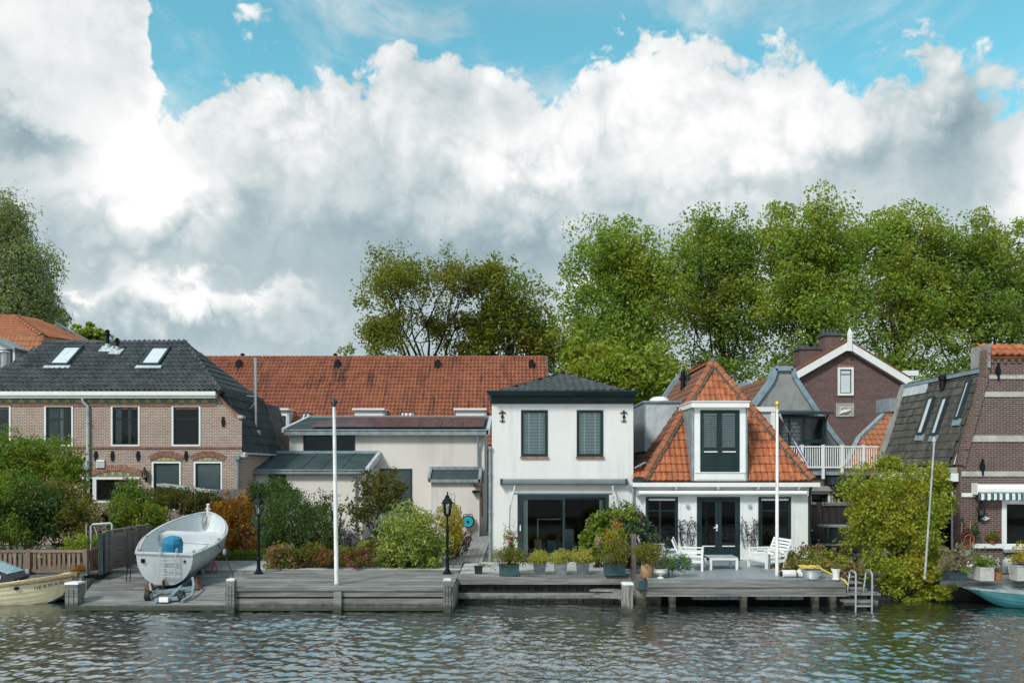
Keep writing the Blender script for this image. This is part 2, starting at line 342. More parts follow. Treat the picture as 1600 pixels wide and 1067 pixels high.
leaf_mat('leaf_bronze', [(0.094, 0.115, 0.026), (0.139, 0.158, 0.034), (0.186, 0.112, 0.037)], (0.223, 0.102, 0.037), .9, .5)
leaf_mat('leaf_bluegreen', [(0.062, 0.124, 0.078), (0.109, 0.186, 0.116), (0.171, 0.248, 0.155)], None)
leaf_mat('leaf_conifer', [(0.254, 0.318, 0.070), (0.426, 0.468, 0.092), (0.554, 0.510, 0.126)], (0.594, 0.426, 0.126), 3, .5)
leaf_mat('leaf_twig', [(0.248, 0.202, 0.155), (0.341, 0.279, 0.202)], None)
leaf_mat('petal_pink', [(.34, .13, .13), (.42, .20, .18), (.26, .12, .09)], None)
leaf_mat('petal_rust', [(.22, .085, .055), (.28, .12, .075), (.15, .05, .04)], None)
leaf_mat('petal_dusty', [(.28, .17, .12), (.34, .22, .15), (.20, .12, .09), (.26, .10, .09)], None)
leaf_mat('petal_red', [(.45, .03, .03), (.55, .05, .04)], None)
leaf_mat('petal_lilac', [(.22, .17, .32), (.30, .25, .40)], None)
leaf_mat('petal_white', [(.62, .62, .58), (.7, .68, .66)], None)
leaf_mat('petal_blue', [(.04, .11, .48), (.09, .20, .60)], None)
leaf_mat('petal_rose', [(.48, .20, .30), (.56, .32, .40)], None)
leaf_mat('leaf_crimson', [(.16, .02, .03), (.10, .015, .03)], None)
leaf_mat('leaf_metal', [(.012, .012, .013), (.02, .02, .022)], None, trans=0.0)

# ------------------------------------------------------------------ mesh builder
ORG = {}
def org(o):
    v = Vector((0, 0, 0))
    while o is not None: v = v + Vector(o.location); o = o.parent
    return v
class MB:
    def __init__(s, place=None): s.v = []; s.f = []; s.m = []; s.place = place
    def add(s, pts):
        i = len(s.v)
        for p in pts:
            p = Vector(p)
            if s.place is not None: p = s.place @ p
            s.v.append(p)
        return i
    def face(s, idx, m=0): s.f.append(tuple(idx)); s.m.append(m)
    def poly(s, pts, m=0):
        i = s.add(pts); s.face(range(i, i + len(pts)), m)
    def hexa(s, p, m=0):                              # p: 4 lower, 4 upper corners
        i = s.add(p)
        for q in ((3, 2, 1, 0), (4, 5, 6, 7), (0, 1, 5, 4), (1, 2, 6, 5), (2, 3, 7, 6), (3, 0, 4, 7)): s.face([i + k for k in q], m)
    def box(s, x0, x1, y0, y1, z0, z1, m=0):
        s.hexa([(x0, y0, z0), (x1, y0, z0), (x1, y1, z0), (x0, y1, z0), (x0, y0, z1), (x1, y0, z1), (x1, y1, z1), (x0, y1, z1)], m)
    def beam(s, p, q, w, h, up=(0, 0, 1), m=0):
        p = Vector(p); q = Vector(q); a = (q - p).normalized(); u = Vector(up)
        sd = a.cross(u)
        if sd.length < 1e-4: sd = a.cross(Vector((0, 1, 0)))
        sd.normalize(); u = sd.cross(a)
        sd = sd * w / 2; u = u * h / 2
        s.hexa([p - sd - u, p + sd - u, q + sd - u, q - sd - u, p - sd + u, p + sd + u, q + sd + u, q - sd + u], m)
    def tube(s, pts, r, n=8, m=0, caps=True):
        pts = [Vector(p) for p in pts]; k = len(pts)
        rs = r if isinstance(r, (list, tuple)) else [r] * k
        prev = None; rings = []
        for i, p in enumerate(pts):
            t = (pts[min(i + 1, k - 1)] - pts[max(i - 1, 0)])
            if t.length < 1e-7: t = Vector((0, 0, 1))
            t.normalize()
            if prev is None:
                a = t.orthogonal().normalized()
            else:
                a = prev - t * prev.dot(t)
                a = a.normalized() if a.length > 1e-6 else t.orthogonal().normalized()
            prev = a; b = t.cross(a)
            rings.append(s.add([p + (a * math.cos(2 * math.pi * j / n) + b * math.sin(2 * math.pi * j / n)) * rs[i] for j in range(n)]))
        for i in range(k - 1):
            for j in range(n):
                j2 = (j + 1) % n
                s.face((rings[i] + j, rings[i] + j2, rings[i + 1] + j2, rings[i + 1] + j), m)
        if caps:
            s.face([rings[0] + j for j in range(n - 1, -1, -1)], m); s.face([rings[-1] + j for j in range(n)], m)
    def lathe(s, c, prof, n=16, m=0, sq=False):
        c = Vector(c); rings = []
        for r, z in prof:
            off = math.pi / 4 if n == 4 else 0
            rings.append(s.add([c + Vector((r * math.cos(2 * math.pi * j / n + off), r * math.sin(2 * math.pi * j / n + off), z)) for j in range(n)]))
        for i in range(len(prof) - 1):
            for j in range(n):
                j2 = (j + 1) % n
                s.face((rings[i] + j, rings[i] + j2, rings[i + 1] + j2, rings[i + 1] + j), m)
        s.face([rings[0] + j for j in range(n - 1, -1, -1)], m); s.face([rings[-1] + j for j in range(n)], m)
    def prism(s, pts, ext, m=0):
        """polygon pts extruded by vector ext"""
        ext = Vector(ext); n = len(pts); i = s.add(pts); k = s.add([Vector(p) + ext for p in pts])
        s.face([i + j for j in range(n)], m); s.face([k + j for j in range(n - 1, -1, -1)], m)
        for j in range(n):
            j2 = (j + 1) % n; s.face((i + j2, i + j, k + j, k + j2), m)
    def ball(s, c, r, n=12, m=0, sz=1.0):
        s.lathe(c, [(max(1e-3, r * math.sin(math.pi * i / (n // 2))), -r * sz * math.cos(math.pi * i / (n // 2))) for i in range(n // 2 + 1)], n, m)
    def build(s, name, mats, parent=None, smooth=False, kind=None, local=False):
        o0 = org(parent) if parent is not None and not local else Vector((0, 0, 0))
        me = bpy.data.meshes.new(name); me.from_pydata([tuple(v - o0) for v in s.v], [], s.f)
        if isinstance(mats, str): mats = [mats]
        for q in mats: me.materials.append(MAT[q])
        if len(mats) > 1: me.polygons.foreach_set('material_index', s.m)
        if smooth:
            me.polygons.foreach_set('use_smooth', [True] * len(me.polygons))
            if smooth != 'full': me.set_sharp_from_angle(angle=R(40))
        me.update()
        o = bpy.data.objects.new(name, me); COL.objects.link(o)
        if parent is not None: o.parent = parent
        if kind: o['kind'] = kind
        return o

def thing(name, label, cat, loc, group=None):
    o = bpy.data.objects.new(name, None); COL.objects.link(o); o.location = loc; o.empty_display_size = .2
    o['label'] = label; o['category'] = cat
    if group: o['group'] = group
    return o
def tag(o, label, cat, group=None):
    o['label'] = label; o['category'] = cat
    if group: o['group'] = group
    return o
def dup(root, loc, label=None, rotz=None):
    def cp(o, par):
        c = o.copy(); COL.objects.link(c)
        if par is not None: c.parent = par
        for ch in o.children: cp(ch, c)
        return c
    r = cp(root, None); r.location = loc
    if rotz is not None: r.rotation_euler = (0, 0, rotz)
    if label: r['label'] = label
    return r

def place_front(Y): return Matrix.Translation((0, Y, 0))
def place_left(Xc):                                   # a wall that faces -X; local x = -world Y
    m = Matrix(((0, 1, 0, Xc), (-1, 0, 0, 0), (0, 0, 1, 0), (0, 0, 0, 1))); return m
def place_right(Xc):                                  # a wall that faces +X; local x = world Y
    m = Matrix(((0, -1, 0, Xc), (1, 0, 0, 0), (0, 0, 1, 0), (0, 0, 0, 1))); return m

def wall(mb, x0, x1, z0, z1, opens=(), th=.2, m=0, seam=None):
    """front skin with openings and their reveals; local y = 0 is the outer face"""
    xs = sorted({x0, x1, *[min(max(q, x0), x1) for o in opens for q in o[:2]]}); zs = sorted({z0, z1, *[q for o in opens for q in o[2:]]})
    for i in range(len(xs) - 1):
        for j in range(len(zs) - 1):
            cx, cz = (xs[i] + xs[i + 1]) / 2, (zs[j] + zs[j + 1]) / 2
            if any(o[0] < cx < o[1] and o[2] < cz < o[3] for o in opens): continue
            mb.poly([(xs[i], 0, zs[j]), (xs[i + 1], 0, zs[j]), (xs[i + 1], 0, zs[j + 1]), (xs[i], 0, zs[j + 1])], m)
    for a, b, c, d in opens:
        if a != seam: mb.poly([(a, 0, c), (a, th, c), (a, th, d), (a, 0, d)], m)
        if b != seam: mb.poly([(b, 0, c), (b, 0, d), (b, th, d), (b, th, c)], m)
        mb.poly([(a, 0, d), (a, th, d), (b, th, d), (b, 0, d)], m); mb.poly([(a, 0, c), (b, 0, c), (b, th, c), (a, th, c)], m)

def frame_boxes(mb, x0, x1, z0, z1, w, y0, y1, m=0, wb=None, wt=None):
    wb = w if wb is None else wb; wt = w if wt is None else wt
    if wb: mb.box(x0, x1, y0, y1, z0, z0 + wb, m)
    mb.box(x0, x1, y0, y1, z1 - wt, z1, m)
    mb.box(x0, x0 + w, y0, y1, z0 + wb, z1 - wt, m); mb.box(x1 - w, x1, y0, y1, z0 + wb, z1 - wt, m)

def window(root, place, x0, x1, z0, z1, frame='white_paint', fw=.07, sash='green_black', sw=.05, mull=(), trans=(), blind=None, blind_to=1.0, sill=None, pane='glass', name='window',
           proud=.025, depth=.09, curtains=None, bottom=None, handle=False, fwb=None):
    mb = MB(place); frame_boxes(mb, x0, x1, z0, z1, fw, -proud, depth, 0, fwb)
    w = mb.build(name, frame, root)
    fb = fw if fwb is None else fwb
    a, b, c, d = x0 + fw, x1 - fw, z0 + fb, z1 - fw
    if sash:
        mb = MB(place); frame_boxes(mb, a, b, c, d, sw, .015, .075)
        ys = (.018, .072)
        for t in mull: mb.box(a + (b - a) * t - sw * .45, a + (b - a) * t + sw * .45, *ys, c + sw, d - sw)
        for t in trans: mb.box(a + sw, b - sw, .020, .070, c + (d - c) * t - sw * .4, c + (d - c) * t + sw * .4)
        if bottom: mb.box(a + sw, b - sw, .028, .062, c + sw, c + bottom)
        mb.build('sash', sash, w)
    mb = MB(place); mb.box(a + .004, b - .004, .045, .052, c + .004 + (bottom or 0), d - .004); mb.build('pane', pane, w)
    if blind == 'slats':
        mb = MB(place); n = int((d - c) / .055)
        for i in range(n):
            z = c + sw + (d - c - 2 * sw) * (i + .5) / n
            mb.hexa([(a + sw, .080, z - .016), (b - sw, .080, z - .016), (b - sw, .098, z + .016), (a + sw, .098, z + .016), (a + sw, .080, z - .012), (b - sw, .080, z - .012), (b - sw, .098, z + .020), (a + sw, .098, z + .020)])
        for t in (.27, .73): mb.box(a + (b - a) * t - .018, a + (b - a) * t + .018, .072, .078, c + sw, d - sw)
        mb.build('blind', 'blind_slat', w)
    elif blind:
        mb = MB(place); mb.box(a, b, .12, .135, d - (d - c) * blind_to, d); mb.build('blind', blind, w)
    if curtains:
        for (u0, u1, mt) in curtains:
            mb = MB(place); n = max(4, int((u1 - u0) * (b - a) / .05)); top = []
            pts = [(a + (b - a) * (u0 + (u1 - u0) * i / n), .135 + (.025 if i % 2 else -.025)) for i in range(n + 1)]
            for i in range(n):
                (xa, ya), (xb, yb) = pts[i], pts[i + 1]
                mb.poly([(xa, ya, c), (xb, yb, c), (xb, yb, d), (xa, ya, d)])
            mb.build('curtain', mt, w)
    if sill:
        mb = MB(place); mb.box(x0 - .03, x1 + .03, -.09, -proud - .002, z0 - .07, z0 - .002); mb.build('sill', sill, w)
    if handle:
        mb = MB(place); xm = (a + b) / 2; mb.box(xm - .03, xm + .03, -.012, .012, c + (d - c) * .38, c + (d - c) * .52); mb.box(xm - .14, xm + .01, -.05, -.02, c + (d - c) * .455, c + (d - c) * .475)
        mb.build('handle', 'steel', w)
    return w

# ------------------------------------------------------------------ roof tiles
def pantile(w, l, h, t, flat=False):
    n = 1 if flat else 6; V = []; Fc = []
    prof = []
    for i in range(n + 1):
        x = -w / 2 + w * i / n
        prof.append((x, 0.0 if flat else h * (.5 + .5 * math.sin(2 * math.pi * i / n + .6))))
    g_ = .04 * w if flat else 0
    for (x, z) in prof: V.append((x * (1 - (.06 if flat else 0)), 0, z + t))
    for (x, z) in prof: V.append((x * (1 - (.06 if flat else 0)), l * 1.08, z + t * .15))
    for (x, z) in prof: V.append((x * (1 - (.06 if flat else 0)), 0.0, z - .012))
    k = n + 1
    for i in range(n): Fc.append((i, i + 1, k + i + 1, k + i)); Fc.append((2 * k + i, 2 * k + i + 1, i + 1, i))
    if flat: Fc += [(0, k, 2 * k), (1, 2 * k + 1, k + 1)]
    return V, Fc

def inside(pt, poly):
    x, y = pt; r = False; n = len(poly)
    for i in range(n):
        x1, y1 = poly[i]; x2, y2 = poly[(i + 1) % n]
        if (y1 > y) != (y2 > y) and x < (x2 - x1) * (y - y1) / (y2 - y1) + x1: r = not r
    return r

def tile_roof(root, corners, matname, tw, tl, h=.035, t=.03, single=False, name='roof', flat=False, under=None, seed=1, holes=(), jit=.006, thick=.08, margin=0.0):
    """corners: polygon in space, first edge = eave from left to right. Tiles laid from the eave up on a boarded roof."""
    rng = random.Random(seed); C = [Vector(c) for c in corners]
    o = C[0]; r = (C[1] - C[0]).normalized(); nrm = Vector((0, 0, 0))
    for i in range(len(C)): nrm += C[i].cross(C[(i + 1) % len(C)])
    nrm.normalize()
    if nrm.z < 0: nrm = -nrm
    u = nrm.cross(r).normalized()
    if u.z < 0: u = -u
    P2 = [((c - o).dot(r), (c - o).dot(u)) for c in C]
    mb = MB(); mb.prism([c - nrm * .012 for c in C], -nrm * thick)
    ro = mb.build(name, under or matname, root)
    xa, xb = min(p[0] for p in P2), max(p[0] for p in P2); ya, yb = min(p[1] for p in P2), max(p[1] for p in P2)
    V, Fc = pantile(tw, tl, h, t, flat); me = None; o0 = org(ro)
    if single:
        me = bpy.data.meshes.new('tile'); me.from_pydata(V, [], Fc); me.materials.append(MAT[matname]); me.update()
        if not flat: me.polygons.foreach_set('use_smooth', [True] * len(me.polygons)); me.set_sharp_from_angle(angle=R(50))
    arr = np.array(V); allv = []; allf = []; cnt = 0
    nr = int((yb - ya) / tl) + 1; nc = int((xb - xa) / tw) + 2
    for j in range(nr):
        for i in range(nc):
            cx = xa + (i + .5) * tw + (tw * .5 if (flat and j % 2) else 0); cy = ya + j * tl
            if not inside((cx, cy + tl * .45), P2): continue
            if any(inside((cx, cy + tl * .5), hl) for hl in holes): continue
            a = rng.uniform(-1, 1) * jit * 2; dz = rng.uniform(0, jit) + .022 * (1 + math.sin(cx * .8 + seed) * math.sin(cy * 1.3 + cx * .37)); dy = rng.uniform(-1, 1) * jit * 1.2
            rr = (r * math.cos(a) + u * math.sin(a)); uu = (u * math.cos(a) - r * math.sin(a))
            pos = o + r * cx + u * (cy + dy) + nrm * dz
            if single and cnt < 300:
                ob = bpy.data.objects.new('tile', me); COL.objects.link(ob); ob.parent = ro
                ob.matrix_local = Matrix(((rr.x, uu.x, nrm.x, pos.x - o0.x), (rr.y, uu.y, nrm.y, pos.y - o0.y), (rr.z, uu.z, nrm.z, pos.z - o0.z), (0, 0, 0, 1)))
                cnt += 1
            else:
                Mx = np.array([rr, uu, nrm]); w = arr @ Mx + np.array(pos)
                k = len(allv) * len(V); allv.append(w); allf += [tuple(q + k for q in f) for f in Fc]
    if allv:
        mb = MB(); mb.v = [Vector(q) for q in np.concatenate(allv)]; mb.f = allf; mb.m = [0] * len(allf)
        mb.build('roof_tiles', matname, ro, smooth=not flat, kind='stuff')
    return ro

def ridge(root, p, q, matname, r=.11, l=.36, up=(0, 0, 1), single=True, name='ridge_tile', mortar=None):
    p = Vector(p); q = Vector(q); a = (q - p); L = a.length; a.normalize(); u = Vector(up); s = a.cross(u).normalized(); u = s.cross(a)
    n = max(1, round(L / l)); l = L / n; K = 7
    V = []; Fc = []
    for (y, rr) in ((0, r * 1.12), (l * .12, r * 1.12), (l * .14, r), (l * 1.04, r * .9)):
        for k in range(K): 
            th = math.pi * k / (K - 1); V.append((rr * math.cos(th), y, rr * math.sin(th) * .9))
    for i in range(3):
        for k in range(K - 1): Fc.append((i * K + k, i * K + k + 1, (i + 1) * K + k + 1, (i + 1) * K + k))
    Fc.append(tuple(range(K)))
    o0 = org(root)
    if single:
        me = bpy.data.meshes.new(name); me.from_pydata(V, [], Fc); me.materials.append(MAT[matname]); me.update()
        for i in range(n):
            pos = p + a * (l * i); ob = bpy.data.objects.new(name, me); COL.objects.link(ob); ob.parent = root
            ob.matrix_local = Matrix(((s.x, a.x, u.x, pos.x - o0.x), (s.y, a.y, u.y, pos.y - o0.y), (s.z, a.z, u.z, pos.z - o0.z), (0, 0, 0, 1)))
    else:
        mb = MB()
        for i in range(n):
            pos = p + a * (l * i); k = len(mb.v)
            mb.v += [pos + s * x + a * y + u * z for x, y, z in V]; mb.f += [tuple(w + k for w in f) for f in Fc]; mb.m += [0] * len(Fc)
        mb.build('ridge_tiles', matname, root, kind='stuff')
    if mortar:
        mb = MB(); mb.beam(p - u * .05, q - u * .05, r * 2.5, .05, up=u); mb.build('ridge_mortar', mortar, root)

# ------------------------------------------------------------------ foliage
def leaf_mesh(name, C, size, matname, parent, seed=0, aspect=.55, up=.35, svar=.35, hang=0.0, kind=None):
    rng = np.random.default_rng(seed); n = len(C)
    nrm = rng.normal(size=(n, 3)); nrm[:, 2] = np.abs(nrm[:, 2]) * .6 + up; nrm /= np.linalg.norm(nrm, axis=1)[:, None]
    d = rng.normal(size=(n, 3)); d[:, 2] -= hang; d -= nrm * (d * nrm).sum(1)[:, None]; d /= np.linalg.norm(d, axis=1)[:, None]
    s = np.cross(nrm, d); L = size * (1 + svar * rng.uniform(-1, 1, n))[:, None]
    o0 = np.array(org(parent)) if parent is not None else np.zeros(3)
    C = C - o0
    V = np.empty((n, 4, 3)); V[:, 0] = C - d * L * .5; V[:, 2] = C + d * L * .5
    V[:, 1] = C + s * L * aspect * .5 + nrm * L * .12; V[:, 3] = C - s * L * aspect * .5 + nrm * L * .12
    me = bpy.data.meshes.new(name); me.vertices.add(4 * n); me.vertices.foreach_set('co', V.reshape(-1).astype(np.float32))
    tri = (np.arange(n)[:, None] * 4 + np.array([0, 1, 2, 0, 2, 3])).reshape(-1).astype(np.int32)
    me.loops.add(6 * n); me.loops.foreach_set('vertex_index', tri)
    me.polygons.add(2 * n); me.polygons.foreach_set('loop_start', (np.arange(2 * n) * 3).astype(np.int32))
    me.update(calc_edges=True); me.materials.append(MAT[matname])
    o = bpy.data.objects.new(name, me); COL.objects.link(o)
    if parent is not None: o.parent = parent
    if kind: o['kind'] = kind
    return o

def blob(rng, n, c, r, shell=.45, per=55, spread=.20, flat=0.0, clumps=None):
    """n leaf points in an uneven ellipsoid, gathered in clumps"""
    k = clumps or max(10, n // per)
    d = rng.normal(size=(k, 3)); d /= np.linalg.norm(d, axis=1)[:, None]
    ph = rng.uniform(0, 6.28, 6); fr = rng.normal(size=(6, 3)) * 2.2
    lump = 1 + .13 * np.sin(d @ fr.T + ph).sum(1) / 1.6
    rad = rng.uniform(0, 1, k) ** shell * lump
    cc = d * rad[:, None]
    idx = rng.integers(0, k, n); sp = spread * rng.uniform(.6, 1.4, k)
    gz = rng.normal(size=(n, 3)); gl = np.linalg.norm(gz, axis=1)[:, None]; gz *= np.minimum(1, 1.75 / gl)
    p = cc[idx] + gz * sp[idx][:, None]
    return np.array(c) + p * np.array(r), np.array(c) + cc * np.array(r)

def bend(rng, p, q, k=4, amp=.12, sag=0.0):
    p = np.array(p); q = np.array(q); L = np.linalg.norm(q - p); out = []
    for i in range(k + 1):
        t = i / k; w = rng.normal(size=3) * amp * L * .25 * math.sin(math.pi * t); w[2] += sag * L * math.sin(math.pi * t)
        out.append(p + (q - p) * t + w)
    return out

def tree(name, label, base, blobs, size, leaf, cat='tree', group=None, trunk_r=.3, bark='bark', seed=1, limbs=16, per=60, spread=.2, shell=.5, twigs=40, fork=.35, up=.35, hang=0, lean=(0, 0), aspect=.6):
    """blobs: (centre, radii, number of leaves)"""
    rng = np.random.default_rng(seed); root = thing(name, label, cat, base, group)
    pts = []; cl = []
    for c, r, n in blobs:
        p, k = blob(rng, n, c, r, shell=shell, per=per, spread=spread); pts.append(p); cl.append(k)
    pts = np.concatenate(pts); cl = np.concatenate(cl)
    b = np.array(base); topz = pts[:, 2].max(); cen = np.mean([np.array(c) for c, r, n in blobs], axis=0)
    H = topz - b[2]; top = np.array([cen[0] + lean[0], cen[1] + lean[1], b[2] + H * .86])
    tr = bend(rng, b, top, 7, .06)
    mb = MB(); mb.tube(tr, [trunk_r * (1 - .86 * (i / 7) ** .8) for i in range(8)], 10)
    sel = cl[rng.permutation(len(cl))]
    main = []
    for q in sel[:limbs]:
        t = min(.92, max(fork, (q[2] - b[2]) / H - rng.uniform(.12, .3))); i = t * 7; i0 = min(6, int(i)); st = np.array(tr[i0]) * (1 - (i - i0)) + np.array(tr[i0 + 1]) * (i - i0)
        path = bend(rng, st, q, 5, .22, .06); r0 = trunk_r * (.42 - .26 * t)
        mb.tube(path, [r0 * (1 - .85 * j / 5) for j in range(6)], 6); main.append(path)
    for q in sel[limbs:limbs + twigs]:
        path = min(main, key=lambda pp: np.linalg.norm(pp[3] - q)); st = path[rng.integers(2, 5)]
        mb.tube(bend(rng, st, q, 3, .25, .05), [trunk_r * .09 * (1 - .7 * j / 3) for j in range(4)], 5)
    mb.build('trunk', bark, root, smooth='full')
    leaf_mesh('crown', pts, size, leaf, root, seed, up=up, hang=hang, aspect=aspect)
    return root

def shrub(name, label, blobs, size, leaf, base, cat='shrub', group=None, seed=1, shell=.35, per=40, spread=.17, flowers=None, stems=8, up=.3, hang=0, aspect=.55, stem_mat='bark', svar=.35):
    rng = np.random.default_rng(seed); root = thing(name, label, cat, base, group); pts = []; cl = []
    for c, r, n in blobs:
        p, k = blob(rng, n, c, r, shell=shell, per=per, spread=spread); pts.append(p); cl.append(k)
    pts = np.concatenate(pts); cl = np.concatenate(cl)
    pts = pts[pts[:, 2] > base[2] - .02 if not hang == 9 else pts[:, 2] > -9]
    leaf_mesh('foliage', pts, size, leaf, root, seed, up=up, hang=0 if hang == 9 else hang, aspect=aspect, svar=svar)
    mb = MB()
    for q in cl[rng.permutation(len(cl))[:stems]]:
        b = np.array(base) + np.append(rng.normal(size=2) * .06, 0)
        mb.tube(bend(rng, b, q, 4, .2), [.022, .018, .014, .010, .006], 5)
    if stems: mb.build('stem', stem_mat, root)
    if flowers:
        for (nf, fs, fm, where) in flowers:
            k = rng.permutation(len(cl))[:nf]; fp = []
            for q in cl[k]:
                cc = np.mean([np.array(c) for c, r, n in blobs], axis=0); dd = q - cc; dd[1] -= .15; q2 = cc + dd * where
                fp.append(q2 + rng.normal(size=(14, 3)) * fs * .8)
            leaf_mesh('blossom', np.concatenate(fp), fs, fm, root, seed + 7, aspect=.9, up=.2)
    return root
# =================================================================== THE SETTING
def structure(o): o['kind'] = 'structure'; return o

def make_water():
    def axis(a, b, d, far_a, far_b, g=1.22):
        c = list(np.arange(a, b + d / 2, d)); s = d
        while c[-1] < far_b: s *= g; c.append(c[-1] + s)
        s = d; lo = [a]
        while lo[-1] > far_a: s *= g; lo.append(lo[-1] - s)
        return np.array(lo[:0:-1] + c)
    xs = axis(-16.0, 16.0, .036, -220, 220); ys = axis(14.2, 25.2, .030, -40, 26)
    Xg, Yg = np.meshgrid(xs, ys); rng = np.random.default_rng(4); Zg = np.zeros_like(Xg)
    for i in range(64):
        lam = .085 * (8.5 ** rng.uniform(0, 1) ** 1.2); ang = R(80) + rng.normal() * .95
        k = 2 * math.pi / lam; amp = .0060 * lam ** .96
        ph = rng.uniform(0, 6.28); wob = .8 * np.sin(Xg * rng.uniform(.2, .6) + Yg * rng.uniform(.2, .6) + rng.uniform(0, 6))
        Zg += amp * np.sin(k * (Xg * math.cos(ang) + Yg * math.sin(ang)) + ph + wob)
    gust = .82 + .22 * np.sin(Xg * .31 + .8) * np.sin(Yg * .5 + Xg * .12) + .18 * np.sin(Xg * .83 + Yg * 1.1) * np.sin(Yg * 1.7 - Xg * .2)
    calm = np.clip((25.2 - Yg) / 3.6, .35, 1)
    Zg = Zg * gust * calm
    ny, nx = Xg.shape; V = np.stack([Xg, Yg, Zg + ZW], -1).reshape(-1, 3)
    i = (np.arange(ny - 1)[:, None] * nx + np.arange(nx - 1)[None]).reshape(-1)
    q = np.stack([i, i + 1, i + nx + 1, i + nx], -1).reshape(-1).astype(np.int32)
    me = bpy.data.meshes.new('water'); me.vertices.add(len(V)); me.vertices.foreach_set('co', V.reshape(-1).astype(np.float32))
    me.loops.add(len(q)); me.loops.foreach_set('vertex_index', q); me.polygons.add(len(i)); me.polygons.foreach_set('loop_start', (np.arange(len(i)) * 4).astype(np.int32))
    me.update(calc_edges=True); me.polygons.foreach_set('use_smooth', [True] * len(me.polygons))
    m = bpy.data.materials.new('canal_water'); m.use_nodes = True; g = G(m.node_tree); b = m.node_tree.nodes['Principled BSDF']
    b.inputs['Base Color'].default_value = (.012, .020, .018, 1); b.inputs['Roughness'].default_value = .04; b.inputs['IOR'].default_value = 3.4
    b.inputs['Specular IOR Level'].default_value = 1.0
    pos = g.n('ShaderNodeNewGeometry').outputs['Position']
    bp = g.n('ShaderNodeBump'); bp.inputs['Strength'].default_value = .35; bp.inputs['Distance'].default_value = .012
    g.put(bp.inputs['Height'], g.noise(g.v('MULTIPLY', pos, (.7, 1.3, 1)), 16, 3, .6)); g.put(b.inputs['Normal'], bp.outputs[0])
    me.materials.append(m); MAT['canal_water'] = m
    o = bpy.data.objects.new('water', me); COL.objects.link(o); return structure(o)
make_water()

# ground: one sheet whose front edge follows the quay
mb = MB(); g0 = -0.19
for x0, x1, yf in ((-500, -13.0, 24.75), (-13.0, -1.68, 25.52), (-1.68, 13.2, 24.42), (13.2, 500, 24.25)):
    mb.poly([(x0, yf, g0), (x1, yf, g0), (x1, 700, g0), (x0, 700, g0)])
structure(mb.build('ground', 'ground_mat'))
mb = MB(); mb.poly([(-500, -600, -.6), (500, -600, -.6), (500, -4, -.6), (-500, -4, -.6)]); mb.poly([(-500, -4, -.6), (500, -4, -.6), (500, -4, -2), (-500, -4, -2)])
structure(mb.build('near_bank', 'ground_mat'))
mb = MB()
for x0, x1, yf in ((-200, -13.0, 24.75), (-13.0, -1.68, 25.52), (-1.68, 13.2, 24.42), (13.2, 200, 24.25)):
    mb.box(x0 + .004, x1 - .004, yf + .01, yf + .25, -2.2, g0 - .004)
structure(mb.build('quay_wall', 'wet_wood'))

# pale slabs in front of the middle house and along the planting bed
def slabs(name, x0, x1, y0, y1, sx, sy, z, matname, seed, skip=None, joints='paver_grey'):
    rng = random.Random(seed); mb = MB(); mb.box(x0, x1, y0, y1, g0 + .006, z - .028); root = structure(mb.build(name, joints)); o0 = org(root)
    nx = max(1, round((x1 - x0) / sx)); ny = max(1, round((y1 - y0) / sy)); sx = (x1 - x0) / nx; sy = (y1 - y0) / ny
    b = MB(); b.box(-sx / 2 + .006, sx / 2 - .006, -sy / 2 + .006, sy / 2 - .006, -.03, 0); me = None
    for j in range(ny):
        off = (j % 2) * .5 * sx
        for i in range(nx + (j % 2)):
            cx = x0 + (i + .5) * sx - off
            if cx - sx / 2 < x0 - .01 or cx + sx / 2 > x1 + .01: continue
            if me is None: ob = b.build('slab', matname, root, local=True); me = ob.data
            else: ob = bpy.data.objects.new('slab', me); COL.objects.link(ob); ob.parent = root
            ob.location = (cx, y0 + (j + .5) * sy, z + rng.uniform(-.004, .004)); ob.rotation_euler = (rng.uniform(-.004, .004), rng.uniform(-.004, .004), 0)
    return root
slabs('pavement', -1.66, 4.02, 24.62, 27.70, .92, .52, ZG, 'paver_pale', 3)
slabs('pavement', -12.85, -1.70, 25.62, 26.30, 1.0, .34, ZG - .012, 'paver_pale', 4)
slabs('pavement', -12.85, -8.15, 26.32, 28.2, 1.0, .47, ZG - .012, 'paver_pale', 5)
def brick_path():
    mb = MB(); rng = random.Random(5); y = 26.35
    mbp = MB(); mbp.box(-2.60, -1.02, 27.74, 42.0, g0 + .004, ZG - .035); mbp.box(-2.60, -1.70, 26.32, 27.735, g0 + .004, ZG - .035)
    root = structure(mbp.build('path', 'soil'))
    while y < 41:
        d = .24; x = -2.58 - (.2 if int(y / d) % 2 else 0)
        while x < -1.04:
            a, b_ = max(x, -2.58), min(x + .38, -1.04 if y > 27.74 else -1.72)
            if b_ - a > .05: mb.box(a + .008, b_ - .008, y + .008, y + d - .008, ZG - .03, ZG - .006 + rng.uniform(-.004, .004))
            x += .40
        y += d
    mb.build('paving_blocks', 'paver_grey', root, kind='stuff')
brick_path()
mb = MB(); mb.poly([(-8.1, 26.32, ZG - .02), (-2.62, 26.32, ZG - .02), (-2.62, 36, ZG - .02), (-11, 36, ZG - .02), (-11, 28.3, ZG - .02), (-8.1, 28.3, ZG - .02)])
structure(mb.build('flower_bed', 'soil'))

